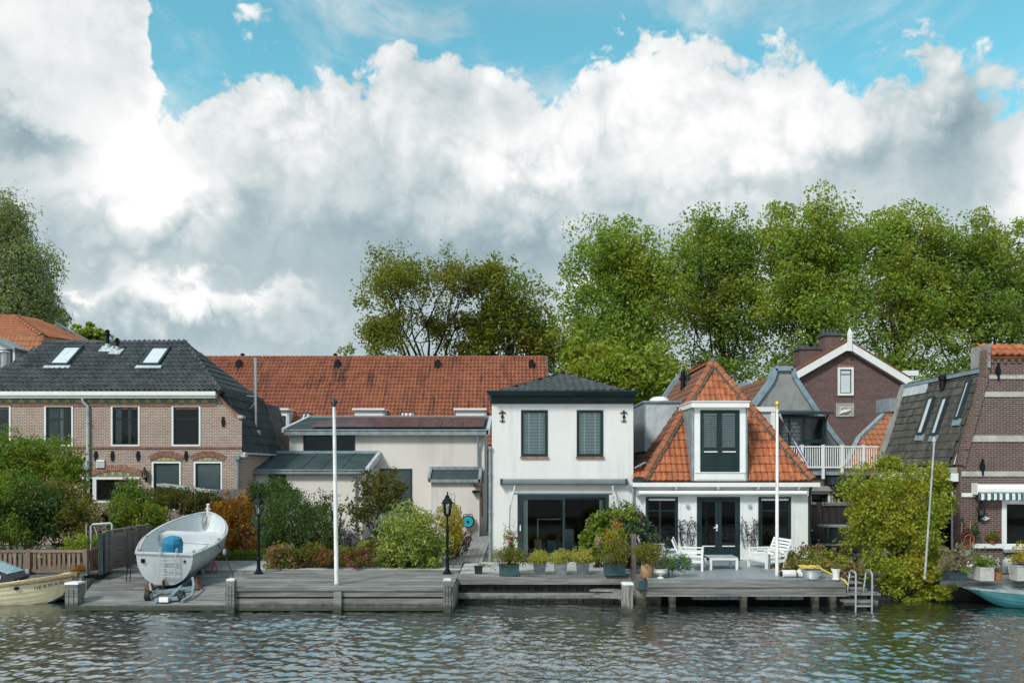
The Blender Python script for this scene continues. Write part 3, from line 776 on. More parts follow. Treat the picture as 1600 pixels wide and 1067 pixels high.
# =================================================================== BUILDINGS
def anchor(root, place, x, z, h=.42, kind=0):
    mb = MB(place)
    if kind == 0: mb.box(x - .05, x + .05, -.05, -.004, z - h / 2, z + h / 2); mb.box(x - .075, x + .075, -.06, -.01, z - h * .2, z + h * .2)
    else:
        mb.box(x - .018, x + .018, -.045, -.004, z - h / 2, z + h / 2)
        for s in (-1, 1):
            mb.tube([(x, -.03, z + h * .32), (x + s * .07, -.03, z + h * .40), (x + s * .12, -.03, z + h * .26)], .018, 6)
            mb.tube([(x, -.03, z - h * .38), (x + s * .06, -.03, z - h * .44), (x + s * .09, -.03, z - h * .34)], .016, 6)
        mb.ball((x, -.03, z + h * .5), .035, 8); mb.box(x - .05, x + .05, -.05, -.006, z - .03, z + .03)
    mb.build('wall_anchor', 'black_iron', root)

def arch(root, place, x0, x1, z0, rise, w=.25, mosaic=True, n=None):
    """segmental brick arch of single headers over a window"""
    half = (x1 - x0) / 2; rad = (half * half + rise * rise) / (2 * rise); cx = (x0 + x1) / 2; cz = z0 + rise - rad; a0 = math.asin(half / rad)
    mb = MB(place); k = 20; pts = [(cx + (rad + w) * math.sin(-a0 + 2 * a0 * i / k), -.006, cz + (rad + w) * math.cos(-a0 + 2 * a0 * i / k)) for i in range(k + 1)]
    pts2 = [(cx + rad * math.sin(-a0 + 2 * a0 * i / k), -.006, cz + rad * math.cos(-a0 + 2 * a0 * i / k)) for i in range(k, -1, -1)]
    mb.poly(pts + pts2); ar = mb.build('arch', 'arch_mortar', root)
    n = n or int(2 * a0 * (rad + w / 2) / .085); mb = MB(place)
    for i in range(n):
        am = -a0 + 2 * a0 * (i + .5) / n; da = a0 / n * .86; q = []
        for rr in (rad, rad + w):
            for s in (-1, 1): q.append((cx + rr * math.sin(am + s * da), cz + rr * math.cos(am + s * da)))
        (ax, az_), (bx, bz), (cx_, cz_), (dx, dz) = q[0], q[1], q[3], q[2]
        mb.hexa([(ax, -.03, az_), (bx, -.03, bz), (bx, -.008, bz), (ax, -.008, az_), (dx, -.03, dz), (cx_, -.03, cz_), (cx_, -.008, cz_), (dx, -.008, dz)])
    mb.build('arch_bricks', 'arch_brick', ar, kind='stuff')
    if mosaic:
        mb = MB(place); k = 12
        top = [(cx + (rad - .01) * math.sin(a0 * .96 * (1 - 2 * i / k)), -.008, cz + (rad - .01) * math.cos(a0 * .96 * (1 - 2 * i / k))) for i in range(k + 1)]
        mb.poly([(x0 + .05, -.008, z0), (x1 - .05, -.008, z0)] + top)
        t = mb.build('tympanum', 'frieze_green', root); mb = MB(place); kk = 6
        for i in range(kk):
            xx = x0 + (x1 - x0) * (i + .7) / (kk + .4); zt = cz + math.sqrt(max(0, rad ** 2 - (xx - cx) ** 2)) - .03
            if zt - z0 > .07: mb.box(xx - .07, xx + .07, -.018, -.010, z0 + .02, max(z0 + .05, zt - .02))
        mb.build('glazed_bricks', 'frieze_yellow', t, kind='stuff')

def soldier(root, place, x0, x1, z0, z1, name='string_course', matname='arch_brick', step=.085, proud=.04):
    mb = MB(place); mb.box(x0, x1, -proud + .012, -.003, z0, z1); s = mb.build(name, 'arch_mortar', root); mb = MB(place)
    n = int((x1 - x0) / step); d = (x1 - x0) / n
    for i in range(n): mb.box(x0 + i * d + .008, x0 + (i + 1) * d - .008, -proud, -proud + .014, z0 + .006, z1 - .006)
    mb.build('course_bricks', matname, s, kind='stuff')

def drain(root, pts, r=.045, matname='zinc', name='drainpipe', brackets=()):
    mb = MB(); mb.tube(pts, r, 8)
    for b in brackets: b = Vector(b); mb.tube([b + Vector((0, 0, -.03)), b + Vector((0, 0, .03))], r * 1.3, 8)
    return mb.build(name, matname, root, smooth=True)

# ------------------------------------------------------------------ brick house at the left
def brick_house():
    Y = 34.0; pl = place_front(Y); x = lambda p: PX(p, Y); z = lambda p: PZ(p, Y)
    root = thing('brick_house', 'long pink brick house with black tiled hip roof and two skylights', 'house', (x(180), Y, ZG))
    xl, xr = x(-190), x(378)
    up = [(x(a), x(b), z(697), z(633)) for a, b in ((-25, 17), (69.5, 114.4), (173.5, 218.5), (268.5, 313.5))]
    lo = [(x(237.6), x(282.7), z(797), z(721)), (x(303), x(347.5), z(797), z(721)), (x(128), x(219), z(785), z(745.5))]
    mb = MB(pl); wall(mb, xl, x(340), ZG, z(613), [o for o in up + lo if o[1] < x(340)] + [(x(303), x(340), z(797), z(721))], seam=x(340)); wall(mb, x(340), xr, ZG, z(653), [(x(340), x(347.5), z(797), z(721))], seam=x(340))
    # the window that crosses the seam
    sw = [(340, 613)]
    cur = []
    for i in range(13):
        t = i / 12; cur.append((340 + 38 * t, 620 + 32 * (1 - (1 - t) ** 2) if False else 619 + 33 * t ** .62 if t < .0 else 619 + 33 * math.sin(t * math.pi / 2) ** 1.25))
    top = [(x(a), 0, z(b)) for a, b in cur]
    mb.poly([(x(340), 0, z(653)), (xr, 0, z(653))] + top[::-1])
    # the other walls
    Yb = 42.0
    mb2 = MB(place_right(xr)); wall(mb2, Y, Yb, ZG, 3.9)
    mb.place = None
    for v, f in ((mb2.v, mb2.f),):
        k = len(mb.v); mb.v += v; mb.f += [tuple(q + k for q in ff) for ff in f]; mb.m += [0] * len(f)
    mb.poly([(xl, Y, ZG), (xl, Yb, ZG), (xl, Yb, 6.2), (xl, Y, 6.2)]); mb.poly([(xl, Yb, ZG), (xr, Yb, ZG), (xr, Yb, 3.8), (xl, Yb, 3.8)])
    mb.build('wall', 'brick_pink', root)
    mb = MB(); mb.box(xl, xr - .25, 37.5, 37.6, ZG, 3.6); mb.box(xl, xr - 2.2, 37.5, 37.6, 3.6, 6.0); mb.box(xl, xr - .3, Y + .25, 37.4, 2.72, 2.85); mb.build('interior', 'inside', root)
    # coping of the swept shoulder
    mb = MB(pl); 
    for i in range(12): mb.hexa([(top[i][0], -.08, top[i][2] - .04), (top[i + 1][0], -.08, top[i + 1][2] - .04), (top[i + 1][0], .3, top[i + 1][2] - .04), (top[i][0], .3, top[i][2] - .04),
                                 (top[i][0], -.08, top[i][2] + .10), (top[i + 1][0] - .01, -.08, top[i + 1][2] + .10), (top[i + 1][0] - .01, .3, top[i + 1][2] + .10), (top[i][0], .3, top[i][2] + .10)])
    mb.build('coping', 'arch_brick', root)
    mb = MB(pl); mb.box(x(372), x(380), -.10, .32, z(653.5), z(649)); mb.build('coping_block', 'stone', root)
    # windows
    for i, o in enumerate(up):
        window(root, pl, *o, trans=(.68,), mull=(() if i != 2 else ()), curtains=[(.08, .30, 'curtain_grey'), (.55, .68, 'curtain_grey')] if i == 2 else ([(.5, .62, 'curtain'), (.05, .42, 'curtain_grey')] if i == 1 else None))
    for o in lo[:2]: window(root, pl, *o, trans=(.42,), blind='blind_grey', blind_to=.57)
    window(root, pl, x(147.5), x(219), lo[2][2], lo[2][3], mull=(.56,), fw=.09)
    dr = window(root, pl, x(128.2), x(147.2), lo[2][2], lo[2][3], name='door', fw=.06, fwb=.0)
    # bands, arches, frieze
    soldier(root, pl, xl, x(338), z(634.5), z(630)); soldier(root, pl, xl, xr, z(701.5), z(696.8 + 1))
    mb = MB(pl); mb.box(xl, x(340), -.035, -.003, z(629.6), z(622.5)); fr = mb.build('frieze', 'frieze_green', root)
    mb = MB(pl); k = int((x(340) - xl) / .5)
    for i in range(k):
        xx = xl + (i + .5) * .5
        mb.box(xx - .13, xx + .13, -.05, -.036, z(629), z(626)); mb.box(xx - .06, xx + .06, -.052, -.037, z(625.8), z(623.4))
    mb.build('glazed_bricks', 'frieze_yellow', fr, kind='stuff')
    arch(root, pl, x(236), x(284), z(720.5), .20); arch(root, pl, x(301), x(349), z(720.5), .20); arch(root, pl, x(144), x(221), z(744), .24)
    for px in (110, 176, 216, 291): anchor(root, pl, x(px), z(712))
    anchor(root, pl, x(349), z(659)); anchor(root, pl, x(390 - 240), z(712))
    # gutter
    mb = MB(pl); mb.box(xl - .2, x(341), -.34, -.02, z(618.5), z(612.5)); mb.box(xl - .2, x(339.5), -.26, -.03, z(622.4), z(618.6)); mb.build('gutter', 'white_paint', root)
    drain(root, [(x(132.5), Y - .2, z(621)), (x(133), Y - .18, z(628)), (x(138.5), Y - .09, z(634)), (x(139), Y - .09, z(690)), (x(139.6), Y - .09, z(770))], .065, 'zinc_light', brackets=[(x(139), Y - .09, z(660)), (x(139.3), Y - .09, z(720))])
    drain(root, [(x(372.5), Y - .12, z(716)), (x(372.5), Y - .12, z(790))], .06); mb = MB(pl); mb.box(x(368.5), x(376.5), -.24, -.02, z(718), z(711)); mb.build('rain_hopper', 'zinc', root)
    # vents
    for px, a, b in ((158, 718, 731), (134.5, 723, 734)):
        mb = MB(pl); mb.box(x(px - 6), x(px + 6), -.08, -.004, z(b), z(a)); v = mb.build('wall_vent', 'white_paint', root)
        mb = MB(pl)
        for i in range(5): mb.box(x(px - 5), x(px + 5), -.095, -.081, z(b - 1.5 - i * 2.2), z(b - .6 - i * 2.2))
        mb.build('vent_louver', 'pale_metal', v)
    # roof
    Ye, Yr = 33.75, 37.2
    E0, E1 = P(-190, 612, Ye), P(345, 612, Ye); R0, R1 = P(75, 535, Yr), P(290, 535, Yr)
    E0 = Vector((R0.x - 1.3, Ye, E1.z))
    tile_roof(root, [E0, E1, R1, R0], 'black_tile', .235, .34, h=.085, t=.055, under='black_tile', seed=2, jit=.01)
    B1 = P(400, 620, 38.6); B1.x = E1.x; B1.z = E1.z; B1.y = 38.6 + 1.2
    L1 = Vector((xr + .03, 34.07, PZ(706, 34))); L2 = Vector((xr + .03, 39.6, PZ(706, 34)))
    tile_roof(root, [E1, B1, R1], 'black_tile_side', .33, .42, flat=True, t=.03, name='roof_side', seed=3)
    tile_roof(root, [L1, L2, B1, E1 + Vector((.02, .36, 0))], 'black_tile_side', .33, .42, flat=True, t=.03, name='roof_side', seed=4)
    mb = MB(); bk = Vector((E0.x, 42.2, E1.z)); mb.poly([B1, bk, R0, R1]); mb.poly([B1, L2, (xr, 42.2, L2.z), (E1.x, 42.2, E1.z)]); mb.build('roof_back', 'black_tile', root)
    ridge(root, R0, R1, 'black_tile', .11, .38); ridge(root, E1 + Vector((0, 0, .03)), R1, 'black_tile', .11, .38); ridge(root, E0, R0, 'black_tile', .11, .38, single=True)
    # side gutter
    mb = MB(); mb.box(xr + .02, xr + .16, 34.0, 39.6, L1.z - .1, L1.z - .01); mb.box(x(377), x(384), 33.9, 34.3, L1.z - .22, L1.z - .12); mb.build('side_gutter', 'zinc_light', root)
    # skylights lie in the roof slope
    sl_ = (R1.z - E1.z) / (Yr - Ye); u = Vector((0, 1, sl_)).normalized(); nn = Vector((0, -sl_, 1)).normalized()
    for a0_, a1_, yb, yt in ((76, 108, 575, 549), (218.5, 250, 575, 549)):
        def on(px, py):
            d = P(px, py, 1) - Vector((0, 0, EYE)); t = (E1.z - EYE - sl_ * Ye) / (d.z - sl_ * d.y); return Vector((0, 0, EYE)) + d * t
        bl = on(a0_, yb); w = on(a1_, yb).x - bl.x; hgt = (on(a0_, yt) - bl).length
        bl = bl + nn * .17; rx = Vector((1, 0, 0)); sh = Vector((.0, 0, 0))
        mb = MB(); m4 = Matrix(((1, nn.x * -1, u.x, bl.x), (0, -nn.y, u.y, bl.y), (0, -nn.z, u.z, bl.z), (0, 0, 0, 1))); mb.place = m4
        frame_boxes(mb, 0, w, 0, hgt, .09, -.06, .10); mb.box(.0, w, -.08, .0, hgt - .12, hgt); s = mb.build('skylight', 'dark_frame', root)
        mb = MB(m4); mb.box(.092, w - .092, -.01, .02, .092, hgt - .122); mb.build('pane', 'skylight_glass', s)
        mb = MB(m4); mb.box(-.12, w + .12, .02, .075, -.22, -.004); mb.build('flashing', 'zinc_light', s)
    # flues with lead flashing
    def flue(px, py, top, r, capr):
        d = P(px, py, 1) - Vector((0, 0, EYE)); t = (E1.z - EYE - sl_ * Ye) / (d.z - sl_ * d.y); b = Vector((0, 0, EYE)) + d * t; zt = PZ(top, b.y)
        mb = MB(); mb.beam(b + nn * .13 - u * .25 + Vector((-.02, 0, 0)), b + nn * .13 + u * .25, .55, .05, up=nn); mb.lathe(b + Vector((0, 0, 0)), [(r * 1.5, -.1), (r * 1.2, .35)], 10)
        f = mb.build('flue_flashing', 'zinc_light', root)
        mb = MB(); h = zt - b.z; mb.lathe(b, [(r, .2), (r, h * .72), (capr, h * .74), (capr, h * .82), (r * .8, h * .85), (capr * .9, h * .93), (r * .6, h)], 10); mb.build('flue_pipe', 'black_iron', root, smooth=True)
    flue(168, 549, 515, .085, .13); flue(183, 553, 528, .07, .13)
    # tall steel flue on the side slope, held by a strut
    b = Vector((PX(399, 37.0), 37.0, PZ(672, 37.0)))
    mb = MB(); mb.tube([b, b + Vector((0, 0, PZ(560, 37) - b.z))], .075, 12); mb.tube([b + Vector((0, 0, 3.35)), b + Vector((0, 0, 3.42))], .10, 12); f = mb.build('steel_flue', 'steel', root, smooth=True)
    mb = MB(); mb.tube([b + Vector((0, 0, 1.6)), b + Vector((-.75, -.1, 1.65))], .018, 6); mb.tube([b + Vector((0, -.05, 1.3)), b + Vector((-.25, -.25, .9)), b + Vector((-.55, -.3, .1))], .015, 6); mb.build('strut', 'pale_metal', f)
    mb = MB(); mb.hexa([b + Vector(q) for q in ((-.12, -.2, -.75), (.14, -.2, -.85), (.22, .1, -.8), (-.05, .1, -.7), (-.12, -.2, .0), (.14, -.2, -.05), (.2, .1, 0), (-.1, .1, .05))]); mb.build('flashing', 'zinc_light', f)
    return root
brick_house()

# wall lantern of the brick house
def wall_lantern(px, py, Y, h, label, face=0.0):
    c = P(px, py, Y) + Vector((0, -.16, 0)); root = thing('wall_lantern', label, 'lantern', c + Vector((0, .16, 0)))
    s = h / .62
    mb = MB(); mb.lathe(c, [(.05 * s, -.30 * s), (.09 * s, -.26 * s), (.09 * s, -.235 * s)], 6); mb.lathe(c, [(.17 * s, .04 * s), (.15 * s, .07 * s), (.05 * s, .22 * s), (.05 * s, .25 * s), (.015, .31 * s)], 6)
    for i in range(6):
        a = math.pi / 3 * i; mb.tube([c + Vector((.085 * s * math.cos(a), .085 * s * math.sin(a), -.235 * s)), c + Vector((.14 * s * math.cos(a), .14 * s * math.sin(a), .045 * s))], .012 * s, 5)
    mb.build('lantern_frame', 'black_iron', root)
    mb = MB(); mb.lathe(c, [(.078 * s, -.23 * s), (.128 * s, .04 * s)], 6); mb.build('lantern_glass', 'lamp_glass', root)
    mb = MB(); mb.beam(c + Vector((0, 0, -.28 * s)), c + Vector((0, .155, -.34 * s)), .03, .03); mb.box(c.x - .04, c.x + .04, c.y + .13, c.y + .156, c.z - .42 * s, c.z - .2 * s); mb.build('bracket', 'black_iron', root)
    mb = MB(); mb.lathe(c, [(.02, -.2 * s), (.035, -.12 * s), (.02, -.04 * s)], 8); mb.build('bulb', 'white_paint', root)
wall_lantern(228.5, 739, 34.0, .55, 'small black wall lantern between the windows of the pink brick house')

# ------------------------------------------------------------------ orange mansard house behind it
def mansard_house():
    Y = 46.0; root = thing('mansard_house', 'orange tiled mansard roofed house with white dormer behind the black roof', 'house', (PX(-60, Y), Y, ZG))
    mb = MB(); mb.box(PX(-300, Y), PX(66, Y), Y + .4, Y + 9, ZG, PZ(585, Y)); mb.build('wall', 'brick_dark', root)
    k0, k1 = P(-300, 526, Y + 1.2), P(66, 526, Y + 1.2); e0, e1 = P(-300, 590, Y), P(82, 590, Y)
    tile_roof(root, [e0, e1, k1, k0], 'orange_tile_far', .26, .36, h=.05, name='roof_lower', seed=5)
    a0, a1 = P(-300, 495, Y + 3.6), P(24, 495, Y + 3.6)
    tile_roof(root, [k0, k1, a1, a0], 'orange_tile_far', .24, .34, h=.05, name='roof_upper', seed=6)
    q = P(146, 537, Y + 8)
    k1b = P(72, 527, Y + 1.2)
    tile_roof(root, [k1b, q, P(60, 500, Y + 7), a1], 'orange_tile_far', .2, .3, h=.05, name='roof_side', seed=7)
    f = P(96, 590, Y + .1); g_ = P(140, 590, Y + 8)
    mb = MB(); mb.poly([e1, g_, q, k1b]); mb.build('roof_side_lower', 'orange_tile_far', root)
    ridge(root, k1 + Vector((0, 0, .05)), a1, 'ridge_tile', .17, .42); ridge(root, e1 + Vector((0, 0, .05)), k1, 'ridge_tile', .17, .42); ridge(root, a0, a1, 'ridge_tile', .15, .42)
    mb = MB(); mb.beam(P(88, 505, Y + 7), q, .25, .14); mb.beam(q, q + Vector((.05, 0, -2)), .2, .2); mb.build('verge', 'zinc_blue', root)
    mb = MB(); mb.box(PX(88, Y + 1), PX(109, Y + 1), Y + 1.3, Y + 2.4, PZ(545, Y + 1), PZ(531, Y + 1)); mb.build('small_dormer', 'white_paint', root)
    # dormer
    Yd = Y - .5; x0, x1 = PX(-45, Yd), PX(23, Yd); zt, zb = PZ(545, Yd), PZ(592, Yd); pk = Vector(((x0 + x1) / 2, Yd, PZ(528, Yd)))
    mb = MB(); mb.prism([(x0, Yd, zb), (x1, Yd, zb), (x1, Yd, zt), pk, (x0, Yd, zt)], (0, 2.4, 0)); d = mb.build('dormer', 'white_paint', root)
    mb = MB(); mb.beam(pk + Vector((0, .8, .05)), Vector((x1 + .25, Yd + .8, zt - .02)), 2.4, .09, up=(.3, 0, 1)); mb.beam(pk + Vector((0, .8, .05)), Vector((x0 - .25, Yd + .8, zt - .02)), 2.4, .09, up=(-.3, 0, 1)); mb.build('dormer_roof', 'zinc_blue', d)
    mb = MB(); mb.box(x1 + .004, x1 + .06, Yd + .05, Yd + 2.3, zb, zt - .05); mb.build('dormer_cheek', 'zinc', d)
    mb = MB(); mb.box(PX(-22, Yd), PX(17, Yd), Yd - .03, Yd - .004, zb, PZ(548, Yd)); mb.build('dormer_pane', 'far_pane', d)
    mb = MB(); frame_boxes(mb, PX(-24, Yd), PX(19, Yd), zb, PZ(546, Yd), .07, Yd - .06, Yd - .031); mb.build('dormer_frame', 'green_black', d)
    b = P(7, 585, Y - 1.2)
    mb = MB(); zt = PZ(547, b.y); h = zt - b.z; mb.lathe(b, [(.19, 0), (.19, h * .8), (.17, h * .80), (.17, h * .9), (.34, h * .90), (.30, h * .95), (.05, h)], 14); mb.build('steel_flue', 'steel', root, smooth=True)
mansard_house()

# ------------------------------------------------------------------ long house with the red tiled roof
def long_house():
    root = thing('long_house', 'long low house under a weathered red tiled roof behind the white barn', 'house', (-9, 45, ZG))
    Ye, Yr = 45.0, 50.5; ze = PZ(697, Ye); zr = PZ(559, Yr)
    xr_ = PX(853, Yr); xl = -26.0
    C = [Vector((xl, Ye, ze)), Vector((xr_, Ye, ze)), Vector((xr_, Yr, zr)), Vector((xl, Yr, zr))]
    tile_roof(root, C, 'red_tile', .235, .335, h=.085, t=.055, seed=9, jit=.012)
    mb = MB(); mb.box(xl + .2, xr_ - .2, Ye + .4, Yr + 5, ZG, ze - .1); mb.prism([(xr_ - .2, Ye + .4, ze - .1), (xr_ - .2, Yr + 5, ze - .1), (xr_ - .2, Yr, zr - .3)], (-.3, 0, 0)); mb.build('wall', 'brick_dark', root)
    mb = MB(); mb.poly([(xl, Yr, zr), (xr_, Yr, zr), (xr_, Yr + 5.6, ze), (xl, Yr + 5.6, ze)]); mb.build('roof_back', 'red_tile', root)
    ridge(root, C[3] + Vector((0, 0, .02)), C[2] + Vector((0, 0, .02)), 'red_tile', .13, .31)
    mb = MB(); mb.beam(C[1] + Vector((.05, 0, 0)), C[2] + Vector((.05, 0, 0)), .1, .22); mb.build('verge', 'grey_tile', root)
    s = (zr - ze) / (Yr - Ye)
    def on(px, py):
        d = P(px, py, 1) - Vector((0, 0, EYE)); t = (ze - EYE - s * Ye) / (d.z - s * d.y); return Vector((0, 0, EYE)) + d * t
    for px in (375, 528, 684, 830):
        b = on(px, 572); mb = MB(); zt = PZ(555, b.y)
        mb.lathe(b + Vector((0, -.1, -.1)), [(.13, 0), (.13, .3), (.10, .35), (.10, .5)], 8); mb.box(b.x - .17, b.x + .17, b.y - .32, b.y + .1, b.z - .15, b.z + .30); mb.build('roof_vent', 'black_iron', root)
        mb = MB(); c = P(px - 4 + (8 if px == 375 else 0), 558, 50.6); mb.lathe(c, [(.09, -.2), (.09, .1), (.14, .12), (.14, .2), (.04, .26)], 8); mb.build('ridge_vent', 'black_iron', root)
    # dormers
    for a, b, top, bot, win in ((412, 457, 641, 690, True), (554, 606, 641, 690, False), (712, 765, 641, 690, False)):
        q = on((a + b) / 2, 655); Yd = Ye + .7; x0, x1 = PX(a, Yd), PX(b - (8 if win or True else 0), Yd); z1 = PZ(top, Yd); z0 = PZ(bot, Yd)
        mb = MB(); mb.box(x0, x1, Yd, Yd + 2.6, z0, z1); d = mb.build('dormer', 'white_paint', root)
        mb = MB(); mb.box(x0 - .12, x1 + .12, Yd - .16, Yd + 2.7, z1 + .004, z1 + .12); mb.build('fascia', 'white_paint', d)
        mb = MB(); mb.prism([(x1 + .01, Yd, z0), (x1 + .01, Yd, z1 - .05), (x1 + .01, Yd + 2, z1 - .05)], (.10, 0, 0)); mb.build('dormer_cheek', 'zinc_light', d)
        zw = z1 - .32
        for u0, u1 in ((.08, .45), (.5, .92)):
            mb = MB(); frame_boxes(mb, x0 + (x1 - x0) * u0, x0 + (x1 - x0) * u1, z0 + .05, zw, .06, Yd - .05, Yd - .003); w = mb.build('window', 'green_black', d)
            mb = MB(); mb.box(x0 + (x1 - x0) * u0 + .06, x0 + (x1 - x0) * u1 - .06, Yd - .03, Yd - .006, z0 + .11, zw - .06); mb.build('pane', 'far_pane', w)
    for a, b, t_, bo in ((467, 485, 648, 662), (624, 647, 648, 660)):
        p0, p1 = on(a, bo), on(b, t_); u = Vector((0, 1, s)).normalized(); nn = Vector((0, -s, 1)).normalized()
        m4 = Matrix(((1, 0, u.x, p0.x), (0, -nn.y, u.y, p0.y + nn.y * .1), (0, -nn.z, u.z, p0.z + nn.z * .1), (0, 0, 0, 1)))
        mb = MB(m4); w = M_(b - a, p0.y); frame_boxes(mb, 0, w, 0, .8, .07, -.06, .12); sk = mb.build('skylight', 'dark_frame', root)
        mb = MB(m4); mb.box(.072, w - .072, -.01, .02, .072, .728); mb.build('pane', 'skylight_glass', sk)
long_house()

# ------------------------------------------------------------------ cream plastered barn with zinc roofs
def barn():
    Y = 38.8; x = lambda p: PX(p, Y); z = lambda p: PZ(p, Y); pl = place_front(Y)
    root = thing('plastered_barn', 'cream plastered building with zinc edged flat roofs and solar panels', 'house', (x(600), Y, ZG))
    x0, x1 = x(452), x(757); zt = z(677); Yb = 43.3
    ops = [(x(474), x(555), z(705.5), z(679.5)), (x(593), x(644), z(800), z(732))]
    mb = MB(pl); wall(mb, x0, x1, ZG, zt, ops, .25); mb.place = None
    mb.poly([(x1, Y, ZG), (x1, Yb, ZG), (x1, Yb, PZ(655, Yb)), (x1, Y, zt)]); mb.poly([(x0, Yb, ZG), (x0, Y, ZG), (x0, Y, zt), (x0, Yb, PZ(655, Yb))]); mb.poly([(x1, Yb, ZG), (x0, Yb, ZG), (x0, Yb, PZ(655, Yb)), (x1, Yb, PZ(655, Yb))])
    mb.build('wall', 'render_cream', root)
    mb = MB(); mb.box(x0 + .1, x1 - .1, Y + 2.6, Y + 1.4, ZG, zt - .3); mb.build('interior', 'inside', root)
    window(root, pl, ops[0][0], ops[0][1], ops[0][2], ops[0][3], frame='dark_frame', fw=.06, sash=None)
    window(root, pl, ops[1][0], ops[1][1], ops[1][2], ops[1][3], frame='dark_frame', fw=.07, sash=None, blind='blind_grey', blind_to=1.0)
    # main roof: felt sheet between upstand edges
    zb = PZ(652, Yb); e = .12
    def sheet(mb, xa, xb, ya, yb, za, zb_, th=.1, lift=0): mb.hexa([(xa, ya, za + lift - th), (xb, ya, za + lift - th), (xb, yb, zb_ + lift - th), (xa, yb, zb_ + lift - th), (xa, ya, za + lift), (xb, ya, za + lift), (xb, yb, zb_ + lift), (xa, yb, zb_ + lift)])
    mb = MB(); sheet(mb, x0 - .1, x1 + .1, Y - .25, Yb, z(671), zb); rf = mb.build('roof', 'roof_felt', root)
    mb = MB(); mb.box(x0 - .15, x1 + .2, Y - .36, Y - .252, z(680), z(671.5)); mb.box(x0 - .15, x1 + .2, Y - .40, Y - .362, z(673.2), z(671.2)); mb.build('gutter', 'zinc', rf)
    mb = MB(); sheet(mb, x0 - .28, x0 - .104, Y - .36, Yb, z(672), zb, .22, .08); mb.build('roof_edge', 'zinc_light', rf); mb = MB(); sheet(mb, x1 + .104, x1 + .28, Y - .36, Yb, z(672), zb, .3, .08); mb.build('roof_edge', 'zinc_light', rf)
    mb = MB(); mb.box(x0 - .28, x1 + .28, Yb, Yb + .2, zb - .3, zb + .10); mb.build('roof_edge', 'zinc_blue', rf)
    # solar panels: two rows
    sl_ = (zb - z(671)) / (Yb - Y + .25); n = 8; xa, xb = x(486), x(759) - .1; w = (xb - xa) / n
    for r_ in range(2):
        for i in range(n):
            y0 = Y - .05 + r_ * 1.72; y1 = y0 + 1.68; za = z(671) + sl_ * (y0 - Y + .25) + .12; zc = z(671) + sl_ * (y1 - Y + .25) + .17
            if r_ == 1: y1 = y0 + 1.66
            mb = MB(); sheet(mb, xa + i * w + .012 + (r_ * .35), xa + (i + 1) * w - .012 + (r_ * .35 if i < n - 1 else 0), y0, y1, za, zc, .045); mb.build('solar_panel', 'solar', rf)
    # lean-to at the left
    Yl = 35.8; xa, xb = PX(378, Yl), PX(566, Yl); za = PZ(733, Yl); zc = PZ(708, Y)
    mb = MB(place_front(Yl)); wop = (PX(421, Yl), PX(447, Yl), PZ(800, Yl), PZ(741, Yl)); wall(mb, xa + .05, xb, ZG, za, [wop]); mb.place = None
    mb.poly([(xb, Yl, ZG), (xb, Y - .003, ZG), (xb, Y - .003, zc - .1), (xb, Yl, za)]); mb.poly([(xa + .05, Y - .003, ZG), (xa + .05, Yl, ZG), (xa + .05, Yl, za), (xa + .05, Y - .003, zc - .1)]); lw = mb.build('annex_wall', 'render_cream', root)
    window(root, place_front(Yl), *wop, frame='dark_frame', sash=None)
    mb = MB(); mb.box(xa + .2, xb - .2, Yl + 1.8, Yl + 1.9, ZG, za - .1); mb.build('annex_interior', 'inside', root)
    mb = MB(); sheet(mb, xa + .02, xb + .20, Yl - .2, Y - .02, za, zc); rf = mb.build('annex_roof', 'roof_felt', root)
    mb = MB(); mb.box(xa - .1, xb + .32, Yl - .30, Yl - .203, PZ(740, Yl), PZ(733.5, Yl)); mb.box(xa - .1, xb + .32, Yl - .34, Yl - .303, PZ(735, Yl), PZ(733, Yl)); mb.build('gutter', 'zinc', rf)
    mb = MB(); sheet(mb, xa - .14, xa + .016, Yl - .3, Y - .02, za, zc, .2, .08); mb.build('roof_edge', 'zinc_light', rf); mb = MB(); sheet(mb, xb + .204, xb + .36, Yl - .3, Y - .02, za, zc, .3, .08); mb.build('roof_edge', 'zinc_light', rf)
    mb = MB(); mb.box(xa, xb + .3, Y - .05, Y - .006, zc - .05, zc + .12); mb.build('roof_edge', 'zinc_blue', rf)
    for k in range(1, 6):
        mb = MB(); xx = xa + (xb - xa) * k / 6; sheet(mb, xx - .012, xx + .012, Yl - .2, Y - .03, za, zc, .02, .024); mb.build('roof_seam', 'roof_felt', rf)
    drain(root, [(PX(557, Yl), Yl - .25, PZ(740, Yl)), (PX(557, Yl), Yl - .07, PZ(748, Yl)), (PX(557, Yl), Yl - .07, ZG)], .05)
    mb = MB(); mb.box(xb + .5, xb + .95, Y - .5, Y - .01, ZG, PZ(822, Y)); mb.build('plinth_block', 'dark_frame', root)
    # small projecting bay at the right with its own zinc roof
    Yp = 37.9; xa, xb = PX(672, Yp), PX(749, Yp); za = PZ(748, Yp); zc = PZ(733, Y)
    mb = MB(place_front(Yp)); wall(mb, xa + .05, xb, ZG, za); mb.place = None
    mb.poly([(xb, Yp, ZG), (xb, Y - .003, ZG), (xb, Y - .003, zc - .1), (xb, Yp, za)]); mb.poly([(xa + .05, Y - .003, ZG), (xa + .05, Yp, ZG), (xa + .05, Yp, za), (xa + .05, Y - .003, zc - .1)]); mb.build('bay_wall', 'render_cream', root)
    mb = MB(); sheet(mb, xa + .03, xb - .05, Yp - .12, Y - .02, za + .02, zc); rf = mb.build('bay_roof', 'roof_felt', root)
    mb = MB(); mb.box(xa - .06, xb + .06, Yp - .2, Yp - .123, PZ(753.5, Yp), PZ(748.5, Yp)); mb.build('gutter', 'zinc', rf)
